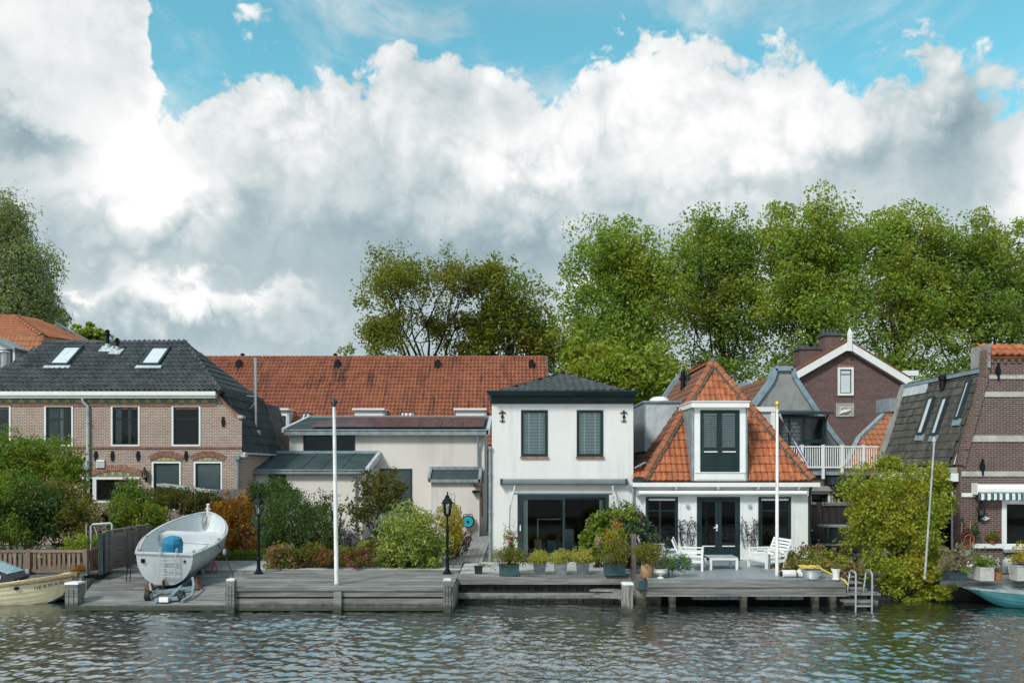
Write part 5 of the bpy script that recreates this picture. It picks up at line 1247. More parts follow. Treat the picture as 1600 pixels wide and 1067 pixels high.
# ------------------------------------------------------------------ purple brick gable house further back
def purple_house():
    Y = 47.0; x = lambda p: PX(p, Y); z = lambda p: PZ(p, Y); pl = place_front(Y)
    root = thing('purple_brick_house', 'purple brown brick gable house with white bargeboards and finial', 'house', (x(1325), Y, ZG))
    mb = MB(); mb.prism([(x(1243), Y, ZG), (x(1418), Y, ZG), (x(1418), Y, z(598)), (x(1323), Y, z(541)), (x(1243), Y, z(590))], (0, 1.3, 0)); mb.build('wall', 'brick_purple', root)
    A, B, C_ = (x(1323), z(538)), (x(1236), z(588)), (x(1420), z(597))
    mb = MB()
    for q in (B, C_): mb.hexa([(A[0], Y - .35, A[1] - .34), (q[0], Y - .35, q[1] - .34), (q[0], Y - .02, q[1] - .34), (A[0], Y - .02, A[1] - .34), (A[0], Y - .35, A[1] + .12), (q[0], Y - .35, q[1] + .12), (q[0], Y - .02, q[1] + .12), (A[0], Y - .02, A[1] + .12)])
    mb.build('bargeboard', 'white_paint', root)
    mb = MB()
    for q in (B, C_): mb.hexa([(A[0], Y - .3, A[1] + .124), (q[0], Y - .3, q[1] + .124), (q[0], Y + 1.4, q[1] + .124), (A[0], Y + 1.4, A[1] + .124), (A[0], Y - .3, A[1] + .26), (q[0], Y - .3, q[1] + .26), (q[0], Y + 1.4, q[1] + .26), (A[0], Y + 1.4, A[1] + .26)])
    mb.build('roof', 'brown_tile', root)
    mb = MB(); c = (x(1323), Y - .42); w = .13
    mb.hexa([(c[0] - w, c[1] - .05, z(550)), (c[0] + w, c[1] - .05, z(550)), (c[0] + w, c[1] + .05, z(550)), (c[0] - w, c[1] + .05, z(550)), (c[0] - w, c[1] - .05, z(522)), (c[0] + w, c[1] - .05, z(522)), (c[0] + w, c[1] + .05, z(522)), (c[0] - w, c[1] + .05, z(522))])
    i = mb.add([(c[0] - w, c[1] - .05, z(522)), (c[0] + w, c[1] - .05, z(522)), (c[0] + w, c[1] + .05, z(522)), (c[0] - w, c[1] + .05, z(522)), (c[0], c[1], z(513))])
    for k in range(4): mb.face((i + k, i + (k + 1) % 4, i + 4))
    mb.build('finial', 'white_paint', root)
    mb = MB(); mb.box(x(1410), x(1434), Y - .1, Y + 4, z(587), z(579)); mb.build('side_gutter', 'white_paint', root)
    mb = MB(); mb.box(x(1412), x(1427), Y - .05, Y + 3.8, z(600), z(587.2)); mb.build('side_board', 'zinc_light', root)
    window(root, place_front(Y - .06), x(1308.5), x(1333), z(618), z(574), fw=.13, sash='dark_frame', pane='skylight_glass', trans=(.80,), proud=.03, depth=.055)
    mb = MB(place_front(Y)); mb.box(x(1309), x(1333), -.03, -.004, z(573.5), z(569.5)); mb.build('lintel', 'arch_brick', root)
    # stone plaque with a relief of a long necked bird
    mb = MB(place_front(Y)); frame_boxes(mb, x(1306), x(1334), z(651), z(630), .07, -.06, -.004); mb.box(x(1307), x(1333), -.03, -.006, z(650), z(631)); pq = mb.build('stone_plaque', 'stone', root)
    mb = MB(); yb = Y - .05; mb.tube([(x(1310), yb, z(647)), (x(1316), yb, z(644)), (x(1321), yb, z(643)), (x(1326), yb, z(641.5)), (x(1330), yb, z(640))], [.02, .09, .12, .07, .02], 8); mb.tube([(x(1314), yb, z(645)), (x(1312), yb, z(639)), (x(1316), yb, z(636)), (x(1319), yb, z(637))], [.05, .035, .03, .02], 6); mb.build('relief', 'bird_white', pq, smooth=True)
    for a, b, t_, bb, yy in ((1297, 1322, 521, 545, .8), (1262, 1297, 541, 575, 1.3)):
        mb = MB(); mb.box(x(a), x(b), Y + yy, Y + yy + 1.0, z(bb) - .4, z(t_)); mb.build('chimney', 'brick_purple', root)
        mb = MB(); mb.box(x(a) - .08, x(b) + .08, Y + yy - .08, Y + yy + 1.08, z(t_) + .003, z(t_) + .16)
        n = 4 if a > 1290 else 3
        for i in range(n): mb.lathe((x(a) + (x(b) - x(a)) * (i + .5) / n, Y + yy + .5, z(t_) + .164), [(.11, 0), (.09, .22), (.13, .24), (.02, .33)], 8)
        mb.build('chimney_cap', 'grey_tile', root)
    mb = MB(); mb.box(x(1254), x(1264), Y + 3.2, Y + 4, z(590), z(556)); mb.build('chimney', 'brick_purple', root)
    mb = MB(); mb.lathe((x(1247), Y + 1, z(590)), [(.14, 0), (.14, .5), (.2, .52), (.2, .75), (.05, .9)], 10); mb.build('flue_pipe', 'black_iron', root)
purple_house()

# small orange roof between the railing and the slate roof
def small_house():
    root = thing('small_orange_house', 'low house with an orange tiled hip roof behind the white railing', 'house', (PX(1360, 38), 38, ZG))
    Y = 38.0; a = P(1322, 700, Y); b = P(1404, 752, 36.5); mb = MB()
    mb.box(PX(1320, Y), PX(1412, Y), Y + .3, Y + 5, ZG, PZ(712, Y)); mb.build('wall', 'brick_dark', root)
    ze = PZ(738, 37); s = 1.05
    def on(px, py):
        v = P(px, py, 1) - Vector((0, 0, EYE)); t = (ze - EYE - s * 37) / (v.z - s * v.y); return Vector((0, 0, EYE)) + v * t
    e0, e1, t0, t1, t2 = on(1318, 738), on(1425, 738), on(1342, 688), on(1425, 636), on(1386, 646)
    tile_roof(root, [e0, e1, t1, t2, t0], 'orange_tile_far', .26, .36, h=.06, t=.045, seed=33)
    mb = MB(); mb.beam(e0 + Vector((0, 0, .1)), t0 + Vector((0, 0, .1)), .22, .2); mb.beam(t0 + Vector((0, 0, .1)), t2 + Vector((0, 0, .1)), .22, .2); mb.build('ridge_coping', 'zinc', root)
small_house()

# ------------------------------------------------------------------ brick house with slate roof at the right
def slate_house():
    Y = 27.2; x = lambda p: PX(p, Y); z = lambda p: PZ(p, Y); pl = place_front(Y)
    root = thing('slate_roof_house', 'dark brick gable house with mossy slate roof and pale stone bands', 'house', (x(1560), Y, ZG))
    xa = x(1500); xr_ = 23.0; zg = ZG
    sl0, sl1 = (x(1503), z(725)), (x(1544), z(557))
    op = (x(1565), x(1660), z(858), z(779))
    mb = MB(pl); wall(mb, xa, xr_, zg, z(725), [op]); mb.poly([(xa, 0, z(725)), (xr_, 0, z(725)), (xr_, 0, z(557)), (sl1[0], 0, sl1[1]), (x(1538), 0, z(590)), (x(1522), 0, z(650)), (x(1507), 0, z(706))])
    mb.place = None; Yb = 33.0
    # side wall with the door, seen along the path
    ml = MB(place_left(xa)); dr = (-28.95, -27.62, zg, PZ(764, 28.2)); wall(ml, -Yb, -Y, zg, z(725), [dr])
    k = len(mb.v); mb.v += ml.v; mb.f += [tuple(q + k for q in f) for f in ml.f]; mb.m += [0] * len(ml.f)
    mb.build('wall', 'brick_dark', root)
    mb = MB(); mb.box(xa + .3, xr_, 31.6, 31.7, zg, 3.0); mb.box(xa + 2.2, xa + 2.3, Y + .3, 31.6, zg, 3.0) if False else None; mb.box(xa + .3, xr_, Y + .3, 31.6, 2.6, 2.7); mb.build('interior', 'inside', root)
    # raked brick edge of the gable
    mb = MB(); pts = [(1503, 727), (1508, 703), (1523, 650), (1539, 590), (1543, 548)]
    for (a, b), (c, d) in zip(pts[:-1], pts[1:]): mb.beam((x(a), Y + .1, z(b)), (x(c), Y + .1, z(d) + .02), .34, .20, up=(-1, 0, .25))
    mb.build('gable_edge', 'brick_dark', root)
    for a, b, s in ((612, 620, 1531), (680, 690, 1513), (736, 744, 1500.5), (586, 592, 1540)):
        mb = MB(pl); mb.box(x(s + 1.5), xr_, -.035, -.004, z(b), z(a)); mb.build('stone_band', 'stone', root)
    # tiled head of the gable
    e0, e1 = P(1543, 556.5, Y - .12), Vector((xr_, Y - .12, z(556.5))); 
    tile_roof(root, [e0, e1, Vector((xr_, Y + .5, z(538))), Vector((x(1543), Y + .5, z(538)))], 'orange_tile', .26, .42, h=.06, t=.05, single=True, name='gable_roof', seed=41)
    mb = MB(); mb.box(x(1541), xr_, Y + .5, Y + .85, z(541), z(536.5)); mb.build('gable_ridge', 'ridge_tile', root)
    mb = MB(); mb.box(x(1540.5), x(1544), Y - .15, Y + .9, z(575), z(538)); mb.build('gable_end', 'concrete', root)
    mb = MB(pl); mb.box(x(1545), xr_, -.06, -.004, z(561.5), z(557.5)); 
    n = 30
    for i in range(n): mb.box(x(1546) + i * .24, x(1546) + i * .24 + .11, -.055, -.004, z(567), z(561.8))
    mb.build('brick_cornice', 'brick_dark', root)
    for px, py in ((1558.5, 580), (1534, 729)):
        mb = MB(pl); cx, cz = x(px), z(py); mb.prism([(cx, -.06, cz - .24), (cx + .07, -.06, cz - .1), (cx + .09, -.06, cz + .05), (cx, -.06, cz + .24), (cx - .09, -.06, cz + .05), (cx - .07, -.06, cz - .1)], (0, .05, 0)); mb.box(cx - .03, cx + .03, -.08, -.055, cz - .3, cz + .28); mb.build('wall_anchor', 'black_iron', root)
    # steep slate slope facing the path
    f0, f1 = Vector((xa - .22, Y + .22, z(727))), Vector((x(1538), Y + .22, z(580))); b0, b1 = Vector((xa - .22, 32.6, z(727))), Vector((x(1538), 32.6, z(580)))
    tile_roof(root, [b0, f0, f1, b1], 'slate_tile', .205, .30, flat=True, t=.03, single=True, name='slate_slope', seed=42, jit=.008)
    mb = MB(); mb.box(x(1538), xr_, Y + .3, 33, z(590), z(584)); mb.build('flat_roof', 'roof_felt', root)
    mb = MB(); mb.beam(f1 + Vector((0, 0, .03)), b1 + Vector((0, 0, .03)), .25, .12); mb.build('ridge_flashing', 'zinc_blue', root)
    mb = MB(); n_ = (f1 - f0).cross(b0 - f0).normalized(); n_ = n_ if n_.x < 0 else -n_
    u = (f1 - f0).normalized(); bb = Vector((0, 1, 0))
    mb.beam(b1 - u * .25 + n_ * .06, b1 - u * .25 + n_ * .06 + Vector((0, -1.9, 0)), .05, .42, up=u); mb.build('lead_flashing', 'zinc_light', root)
    mb = MB(); mb.beam(b0 + Vector((-.0, .1, 0)), b1 + Vector((0, .1, .1)), .4, .16, up=n_); mb.build('rear_coping', 'concrete', root)
    mb = MB(); mb.box(xa + .2, xa + 2.4, 32.7, 33.9, z(625), z(600)); mb.build('roof_box', 'zinc', root)
    # leaning skylights
    for ya, yb_, la, lb in ((30.25, 29.80, .36, .80), (29.2, 28.80, .34, .77), (27.94, 27.66, .50, .92)):
        p0 = f0 + (f1 - f0) * la; L = (f1 - f0).length * (lb - la); w = ya - yb_
        m4 = Matrix(((0, -n_.x, u.x, p0.x + n_.x * .09), (-1, -n_.y, u.y, ya), (0, -n_.z, u.z, p0.z + n_.z * .09), (0, 0, 0, 1)))
        mb = MB(m4); frame_boxes(mb, 0, w, 0, L, .06, -.07, .08); s = mb.build('skylight', 'dark_frame', root); mb = MB(m4); mb.box(.06, w - .06, -.02, .02, .06, L - .06); mb.build('pane', 'skylight_glass', s)
        mb = MB(m4); mb.box(-.08, w + .08, .0, .06, -.25, -.004); mb.build('flashing', 'zinc_blue', s)
    mb = MB(); mb.lathe((x(1530), 29.5, z(588)), [(.12, -.2), (.12, .12), (.16, .14), (.16, .28), (.1, .32)], 10); mb.build('flue_pipe', 'black_iron', root)
    # eaves: white gutter board and a strip of grey coping tiles
    mb = MB(); mb.box(xa - .32, xa - .02, Y + .06, 32.6, z(752), z(739)); mb.build('gutter', 'white_paint', root)
    mb = MB(); mb.box(xa - .28, xa - .03, Y + .1, 29.5, z(738.5), z(730)); mb.build('eaves_flashing', 'concrete', root)
    # door
    window(root, place_left(xa), *dr, name='door', fw=.09, fwb=.0, sash='green_black', sw=.07, mull=(.5,), trans=(.35, .62), bottom=.3)
    # front window, white ledge and bands
    window(root, pl, op[0], op[1], op[2], op[3], fw=.16, sash='white_paint', sw=.03, mull=(.62,))
    mb = MB(pl); mb.box(x(1566), x(1665), -.12, -.03, op[2] - .09, op[2] - .01); mb.build('sill', 'zinc_blue', root)
    mb = MB(pl); mb.box(x(1516), x(1564), -.12, -.004, z(855.5), z(849)); mb.build('ledge', 'white_paint', root)
    mb = MB(pl); mb.box(x(1502), x(1523), -.05, -.004, z(776), z(770)); mb.build('white_band', 'white_paint', root)
    for i in range(5):
        mb = MB(pl); c = (x(1574 + i * 6), .35, z(857)); s = .5 + .5 * ((i * 37) % 10) / 10; mb.lathe(c, [(.05, 0), (.08 * s + .02, .06), (.07 * s, .16 * s), (.03, .2 * s)], 8); mb.build('ornament', 'bird_white' if i % 2 else 'pale_metal', root)
slate_house()

def striped_awning():
    Y = 27.18; x = lambda p: PX(p, Y); z = lambda p: PZ(p, Y); root = thing('awning', 'white awning box with green and white striped valance on the dark brick wall', 'awning', (x(1580), Y, z(770)))
    a, b = x(1518.5), x(1700)
    mb = MB(); mb.prism([(a, Y - .004, z(756)), (a, Y - .22, z(757)), (a, Y - .32, z(763)), (a, Y - .32, z(768)), (a, Y - .25, z(771)), (a, Y - .004, z(771))][::-1], (b - a, 0, 0)); mb.box(a - .02, a - .002, Y - .34, Y - .004, z(772), z(754)); mb.build('cassette', 'white_paint', root)
    mb = MB(); st = .105; n = int((x(1700) - x(1521)) / st); x0 = x(1521)
    for i in range(n):
        m = i % 2; K = 4
        for k in range(K):
            xa, xb = x0 + (i + k / K) * st, x0 + (i + (k + 1) / K) * st; ya, yb = (Y - .30 + .02 * math.sin(q * 9) for q in (xa, xb))
            za, zb = (z(779.5) - .025 * abs(math.sin((q - x0) / (2 * st) * math.pi)) for q in (xa, xb))
            mb.poly([(xa, ya, za), (xb, yb, zb), (xb, yb + .01, z(770)), (xa, ya + .01, z(770))], m)
    mb.build('valance', ['green_stripe', 'white_cloth'], root)
striped_awning()
wall_lantern(1529, 795, 27.18, .62, 'grey green coach lantern on the dark brick wall under the striped awning')
# =================================================================== DECKS, RAMP AND QUAY
def planks(root, x0, x1, y0, y1, z, w, matname, name='plank', gap=.008, th=.04, zf=None, split=None, seed=1, skew=None):
    """boards along X laid one behind the other; zf(y) gives the height; skew(y) the left end"""
    rng = random.Random(seed); n = max(1, round((y1 - y0) / w)); w = (y1 - y0) / n; cache = {}; o0 = org(root)
    for i in range(n):
        y = y0 + (i + .5) * w; xa = skew(y) if skew else x0; cuts = [xa]
        if split:
            c = xa + rng.uniform(.4, 1) * split
            while c < x1 - .6: cuts.append(c); c += split * rng.uniform(.8, 1.2)
        cuts.append(x1)
        for a, b in zip(cuts[:-1], cuts[1:]):
            L = round(b - a, 3)
            if L not in cache:
                mb = MB(); mb.box(-L / 2 + .004, L / 2 - .004, -w / 2 + gap / 2, w / 2 - gap / 2, -th, 0); o = mb.build(name, matname, root, local=True); cache[L] = o.data
            else: o = bpy.data.objects.new(name, cache[L]); COL.objects.link(o); o.parent = root
            zz = zf(y) if zf else z; tilt = math.atan2(zf(y + .1) - zf(y), .1) if zf else 0
            o.location = Vector(((a + b) / 2, y, zz + rng.uniform(-.004, .004))) - o0; o.rotation_euler = (tilt + rng.uniform(-.01, .01), rng.uniform(-.0008, .0008), 0)

def face_boards(root, x0, x1, y, zs, matname, name='plank', th=.05):
    rng = random.Random(3)
    for a, b in zs:
        mb = MB(); mb.box(x0, x1, y - th + rng.uniform(-.012, .0), y, a + .008, b - .008); mb.build(name, matname, root)

def boat_deck():
    root = thing('deck', 'weathered grey plank deck with boarded front between the two lamp posts', 'deck', (-5, 24, ZD))
    yf = 22.52; xa, xb = PX(356, yf), PX(707.5, yf)
    mb = MB(); mb.box(xa + .1, xb - .05, yf + .08, 25.5, -1.9, ZD - .05); mb.build('substructure', 'wet_wood', root)
    planks(root, xa, xb, yf + .02, 25.61, ZD, .145, 'dock_wood', split=3.2, seed=5, zf=lambda y: ZD + .10 * (y - yf) / 3.0)
    zt = ZD - .01
    face_boards(root, xa + .02, xb - .02, yf, [(-.93, -.76), (-.76, -.57), (-.53, -.35)], 'dock_front', 'plank', .06)
    mb = MB(); mb.box(xa - .02, xb + .01, yf - .12, yf + .016, -.345, ZD + .012); mb.build('edge_beam', 'dock_wood', root)
    mb = MB(); mb.box(xb - .012, xb + .04, yf - .1, 24.5, -.93, ZD - .03); mb.build('side_board', 'dock_front', root)
    for q in (xa + .08, xa + 3.2, xb - .1):
        mb = MB(); mb.box(q - .11, q + .11, yf - .16, yf - .065, -1.6, -.36); mb.build('post', 'dock_front', root)
boat_deck()

def slipway():
    root = thing('slipway', 'sloping grey plank slipway running down to the water under the boat', 'slipway', (-10.5, 24, -.5))
    yf, yb = 22.62, 25.58; zf = lambda y: -.80 + (ZG - .03 + .80) * (y - yf) / (yb - yf)
    xa0, xa1 = PX(118, yf), PX(161, yb); xb = -8.28
    planks(root, xa0, xb, yf, yb, 0, .148, 'dock_wood', zf=zf, skew=lambda y: xa0 + (xa1 - xa0) * (y - yf) / (yb - yf), split=2.6, seed=8)
    mb = MB(); mb.hexa([(xa0 + .05, yf + .03, -1.9), (xb, yf + .03, -1.9), (xb, yb, -1.9), (xa1, yb, -1.9), (xa0 + .05, yf + .03, zf(yf) - .06), (xb, yf + .03, zf(yf) - .06), (xb, yb, zf(yb) - .06), (xa1, yb, zf(yb) - .06)]); mb.build('substructure', 'wet_wood', root)
    mb = MB(); mb.box(xa0, xb + .02, yf - .10, yf - .01, -.93, -.79); mb.build('edge_beam', 'dock_front', root)
slipway()

def bollard(px, ptop, pbot, w_px, Y, label, cap='bird_white', h=None, under=-1.6, mt='dock_front', shell=False):
    c = P(px, ptop, Y); w = M_(w_px, Y) / 2; root = thing('mooring_post', label, 'post', (c.x, Y, ZW), 'mooring posts along the quay')
    zt = c.z; mb = MB(); rng = random.Random(int(px)); 
    mb.hexa([(c.x - w, Y - w, under), (c.x + w, Y - w, under), (c.x + w, Y + w, under), (c.x - w, Y + w, under), (c.x - w * .96, Y - w, zt), (c.x + w * .94, Y - w * .95, zt + .01), (c.x + w * .95, Y + w, zt), (c.x - w, Y + w * .96, zt - .01)])
    mb.build('pile', mt, root)
    mb = MB(); mb.lathe((c.x, Y, zt - .012), [(w * 1.46, 0), (w * 1.50, .03), (w * 1.42, .055), (w * 1.1, .065)], 4); mb.build('cap', cap, root)
    for t in (-.4, .35):
        mb = MB(); mb.box(c.x + w * t - .006, c.x + w * t + .006, Y - w - .004, Y - w + .02, -.8, zt - .15); mb.build('crack', 'wet_wood', root)
    return root
bollard(117, 911, 950, 20, 22.75, 'weathered mooring post with white top beside the cream boat bow', 'white_post_paint')
bollard(980, 912, 955, 16.5, 22.35, 'tall weathered mooring pile with flaking white paint in front of the cottage', 'white_post_paint', mt='pile_wood')
bollard(362, 906, 950, 12, 22.42, 'square grey post with rusty cap at the slipway corner of the deck', 'cap_rusty')
bollard(699, 906, 950, 12, 22.42, 'square grey post with stained cap below the second lamp post', 'cap_rusty')

def middle_quay():
    root = thing('quay_front', 'timber quay front with dark recess below the row of flower pots', 'quay', (1, 24.3, ZG))
    Y = 24.32; xa, xb = PX(709, Y), PX(986, Y)
    planks(root, xa, xb, Y - .02, 24.62, ZG + .004, .16, 'dock_wood', split=1.9, seed=2, th=.06)
    mb = MB(); mb.box(xa + .02, xb, Y - .12, Y - .03, PZ(912.5, Y - .1), PZ(903.5, Y - .1)); mb.build('fender_beam', 'dock_front', root)
    mb = MB(); mb.box(xa + .02, xb, Y - .06, Y - .024, PZ(903, Y), ZG - .06); mb.build('edge_board', 'dock_front', root)
    n = 26; w = (xb - xa) / n; rng = random.Random(6)
    for i in range(n):
        mb = MB(); d = .06 if i % 2 else 0; mb.box(xa + i * w + .01, xa + (i + 1) * w - .01, Y + .05 - d * .5 + rng.uniform(0, .02), Y + .1, -1.8, PZ(913, Y)); mb.build('sheet_pile', 'wet_wood', root)
    mb = MB(); mb.box(xa + .02, xb - .02, 23.88, 24.02, PZ(935, 23.9), PZ(926.5, 23.9)); mb.build('waling_beam', 'dock_front', root)
    for i in range(6):
        q = xa + .35 + i * .92
        mb = MB(); mb.box(q, q + .42, 23.98, 24.2, -1.6, PZ(936, 23.9)); mb.build('pile', 'pile_wood' if i % 2 else 'wet_wood', root)
    y = 22.9; a = Vector((PX(926, 23.6), 23.6, PZ(923, 23.6)))
    mb = MB(); mb.beam((PX(926, 23.9), 23.75, PZ(921, 23.75)), (PX(962, 23.3), 23.1, PZ(922, 23.1)), .34, .05); mb.beam((PX(962, 23.3), 23.1, PZ(922.5, 23.1)), (PX(975, 22.7), 22.62, PZ(935, 22.62)), .3, .06); mb.build('slanted_board', 'dock_wood', root)
    mb = MB(); mb.beam((PX(930, 23.8), 23.7, PZ(929, 23.7)), (PX(972, 22.8), 22.7, PZ(931, 22.7)), .1, .16); mb.build('brace', 'dock_front', root)
middle_quay()

def brown_pole():
    Y = 24.15; x0, x1 = PX(986.5, Y), PX(994.5, Y); root = thing('tall_post', 'tall brown square wooden post at the corner of the cottage terrace', 'post', ((x0 + x1) / 2, Y, ZW))
    mb = MB(); mb.hexa([(x0, Y, -1.7), (x1, Y, -1.7), (x1, Y + .17, -1.7), (x0, Y + .17, -1.7), (x0 + .012, Y, PZ(835, Y)), (x1 - .01, Y, PZ(834, Y)), (x1 - .01, Y + .16, PZ(834, Y)), (x0 + .012, Y + .16, PZ(835, Y))]); mb.build('shaft', 'brown_post', root)
    mb = MB(); mb.box(x0 + .004, x1 + .1, Y - .08, Y - .004, -1.4, PZ(907, Y)); mb.build('bracing', 'dock_front', root)
brown_pole()

def terrace():
    root = thing('terrace', 'grey blue plank terrace on posts over the water before the white cottage', 'terrace', (6.9, 25, ZT))
    yf = 23.0; xa, xb = PX(1012, yf), PX(1321, yf)
    planks(root, xa, xb, yf, 27.72, ZT, .145, 'terrace_board', seed=9, gap=.005)
    mb = MB(); mb.box(xa + .1, xb - .1, 24.0, 27.7, -.6, ZT - .05); mb.build('joists', 'wet_wood', root)
    face_boards(root, xa - .01, xb, yf - .004, [(-.335, ZT - .002)], 'dock_front', 'plank', .05); face_boards(root, xa - .01, xb, yf + .03, [(-.55, -.338)], 'dock_front', 'plank', .05)
    mb = MB(); mb.box(xa - .03, xb + .12, yf - .02, yf + .1, -.60, -.555); mb.build('edge_beam', 'dock_front', root)
    for p in (1050, 1161, 1273, 1300):
        q = PX(p, 23.3); mb = MB(); mb.box(q - .09, q + .09, 23.2, 23.4, -1.7, -.56); mb.build('post', 'pile_wood', root)
    for a, b in ((1083, 1156), (1182, 1255)):
        mb = MB(); ya = 23.15; mb.box(PX(a, ya), PX(b, ya), ya, ya + .8, PZ(936.5, ya), PZ(929.3, ya)); mb.build('float', 'blue_pot', root)
        for k in range(1, 4):
            mb = MB(); q = PX(a + (b - a) * k / 4, ya); mb.box(q - .012, q + .012, ya - .012, ya - .002, PZ(936, ya), PZ(929.5, ya)); mb.build('strap', 'rubber', root)
    mb = MB(); mb.box(PX(997, 23.4), PX(1012, 23.4), 23.35, 24.35, -.45, ZT - .006); mb.build('corner_plank', 'dock_wood', root)
    mb = MB(); mb.box(PX(998, 23.3), PX(1011, 23.3), 23.25, 23.345, PZ(921, 23.3), PZ(907, 23.3)); mb.build('crate_panel', 'teal_pot', root)
    mb = MB(); mb.box(PX(997, 23.6), PX(1035, 23.6), 23.8, 24.3, -1.7, -.56); mb.build('foundation', 'pile_wood', root)
terrace()

def steps():
    root = thing('landing_steps', 'grey wooden landing steps beside the swim ladder', 'steps', (10.3, 23, ZW))
    for a, b, y0, y1, zt in ((1300, 1376, 22.95, 23.4, PZ(926, 23)), (1320, 1372, 22.75, 23.1, PZ(938, 22.8))):
        mb = MB(); mb.box(PX(a, y0) if a > 1310 else PX(1322, 22.9) + .02, PX(b, y0), y0, y1, zt - .06, zt); mb.build('tread', 'dock_front', root)
    mb = MB(); mb.box(PX(1319, 22.8), PX(1371, 22.8), 22.78, 22.84, PZ(945.5, 22.8), PZ(939.5, 22.8)); mb.build('riser', 'dock_front', root)
    for q in (1324, 1366):
        mb = MB(); c = PX(q, 22.95); mb.box(c - .07, c + .07, 23.1, 23.25, -1.6, PZ(929, 23)); mb.build('post', 'wet_wood', root)
    for k in range(3):
        mb = MB(); zt = ZT - .35 + k * .14; mb.box(PX(1322, 23.8), PX(1348, 23.8), 23.5 + k * .35, 23.8 + k * .35, zt - .05, zt); mb.build('tread', 'pile_wood', root)
steps()
def ladder():
    root = thing('swim_ladder', 'bright metal swim ladder with two curved handrails going into the water', 'ladder', (PX(1349, 22.6), 22.6, ZW))
    for q in (1336.5, 1362):
        mb = MB(); x_ = PX(q, 22.6); pts = [(x_ - .03, 23.1, PZ(928, 23))]
        for k in range(9):
            a = math.pi * k / 8; pts.append((x_ - .02 * math.cos(a), 22.78 + .17 * math.cos(a), PZ(898, 22.7) + .12 * math.sin(a)))
        pts.append((x_, 22.6, -1.8)); mb.tube(pts, .028, 8); mb.build('rail', 'steel', root, smooth=True)
    for k in range(3):
        mb = MB(); z_ = -.82 - k * .25; mb.tube([(PX(1336.5, 22.6), 22.6, z_), (PX(1362, 22.6), 22.6, z_)], .022, 8); mb.build('rung', 'steel', root)
ladder()

def right_quay():
    root = thing('quay_front', 'grey timber quay edge with potted plants before the dark brick house', 'quay', (18, 24.2, -.2))
    Y = 24.05; xa = PX(1468, Y)
    planks(root, xa, 24, Y, 24.5, ZG - .03, .22, 'dock_wood', split=3, seed=12, th=.07)
    for a, b in ((PX(1468, Y), PX(1560, Y)), (PX(1560.5, Y), 24)):
        mb = MB(); mb.box(a, b, Y - .1, Y - .004, PZ(915.5, Y), PZ(906, Y)); mb.build('edge_beam', 'dock_front', root)
    mb = MB(); mb.box(xa + .3, 24, 24.3, 24.45, -.9, -.86); mb.build('water_rail', 'pile_wood', root)
right_quay()
def left_quay():
    root = thing('quay_front', 'old timber quay edge below the brown picket fence', 'quay', (-15, 24.6, -.2))
    xa, xb = -30, PX(121, 24.4)
    planks(root, xa, xb, 24.18, 24.80, ZG - .01, .2, 'dock_wood', split=3, seed=14, th=.07)
    for k, (a, b) in enumerate(((-.42, -.2), (-.66, -.45), (-.88, -.69))):
        mb = MB(); mb.box(xa, xb + .3, 24.10 + .02 * k, 24.17, a, b); mb.build('plank', 'dock_front', root)
    mb = MB(); mb.box(xb + .01, xb + .4, 24.2, 24.7, -.9, -.3); mb.build('corner_block', 'dock_front', root)
left_quay()

# =================================================================== FENCES
def picket_fence():
    Y = 24.42; x = lambda p: PX(p, Y); z = lambda p: PZ(p, Y); root = thing('picket_fence', 'brown wooden picket fence with slightly uneven slats above the quay', 'fence', (x(60), Y, ZG))
    mb = MB(); hs = z(863.5) - z(892); mb.box(-.045, .045, -.012, .012, 0, hs); me = None; rng = random.Random(4)
    p = -160.0
    while p < 131:
        if min(abs(p - 45.5), abs(p - 134), abs(p + 45)) > 4.2:
            if me is None: o = mb.build('slat', 'fence_wood', root, local=True); me = o.data
            else: o = bpy.data.objects.new('slat', me); COL.objects.link(o); o.parent = root
            o.location = Vector((x(p), Y, z(892))) - root.location; o.rotation_euler = (rng.uniform(-.02, .02), rng.uniform(-.012, .012), 0)
        p += 7.65
    for a, b in ((-160, 41), (48.5, 131)):
        for q0, q1, dy in ((862.5, 858.8, -.03), (894, 889.5, -.016)):
            mb = MB(); mb.box(x(a), x(b), Y + dy - .012, Y + .045, z(q0), z(q1)); mb.build('rail', 'fence_wood', root)
    for q in (-45, 45, 134):
        mb = MB(); mb.box(x(q) - .065, x(q) + .065, Y - .06, Y + .08, ZG - .02, z(857.5)); mb.build('post', 'fence_wood', root)
    # return along the slipway
    xr_ = x(137.5); 
    for k in range(9):
        y = Y + .16 + k * .115; o = bpy.data.objects.new('slat', me); COL.objects.link(o); o.parent = root; o.location = Vector((xr_ + .005, y, z(891))) - root.location; o.rotation_euler = (0, 0, R(90))
    for q0, q1 in ((861.5, 857.5), (893, 888)):
        mb = MB(); mb.box(xr_ - .02, xr_ + .05, Y + .09, Y + 1.16, z(q0), z(q1)); mb.build('rail', 'fence_wood', root)
    for q in (46, 136.5):
        mb = MB(); mb.box(x(q) - .05, x(q) + .05, Y - .14, Y - .065, ZG - .02, z(888)); mb.build('foot', 'galvanised', root)
picket_fence()

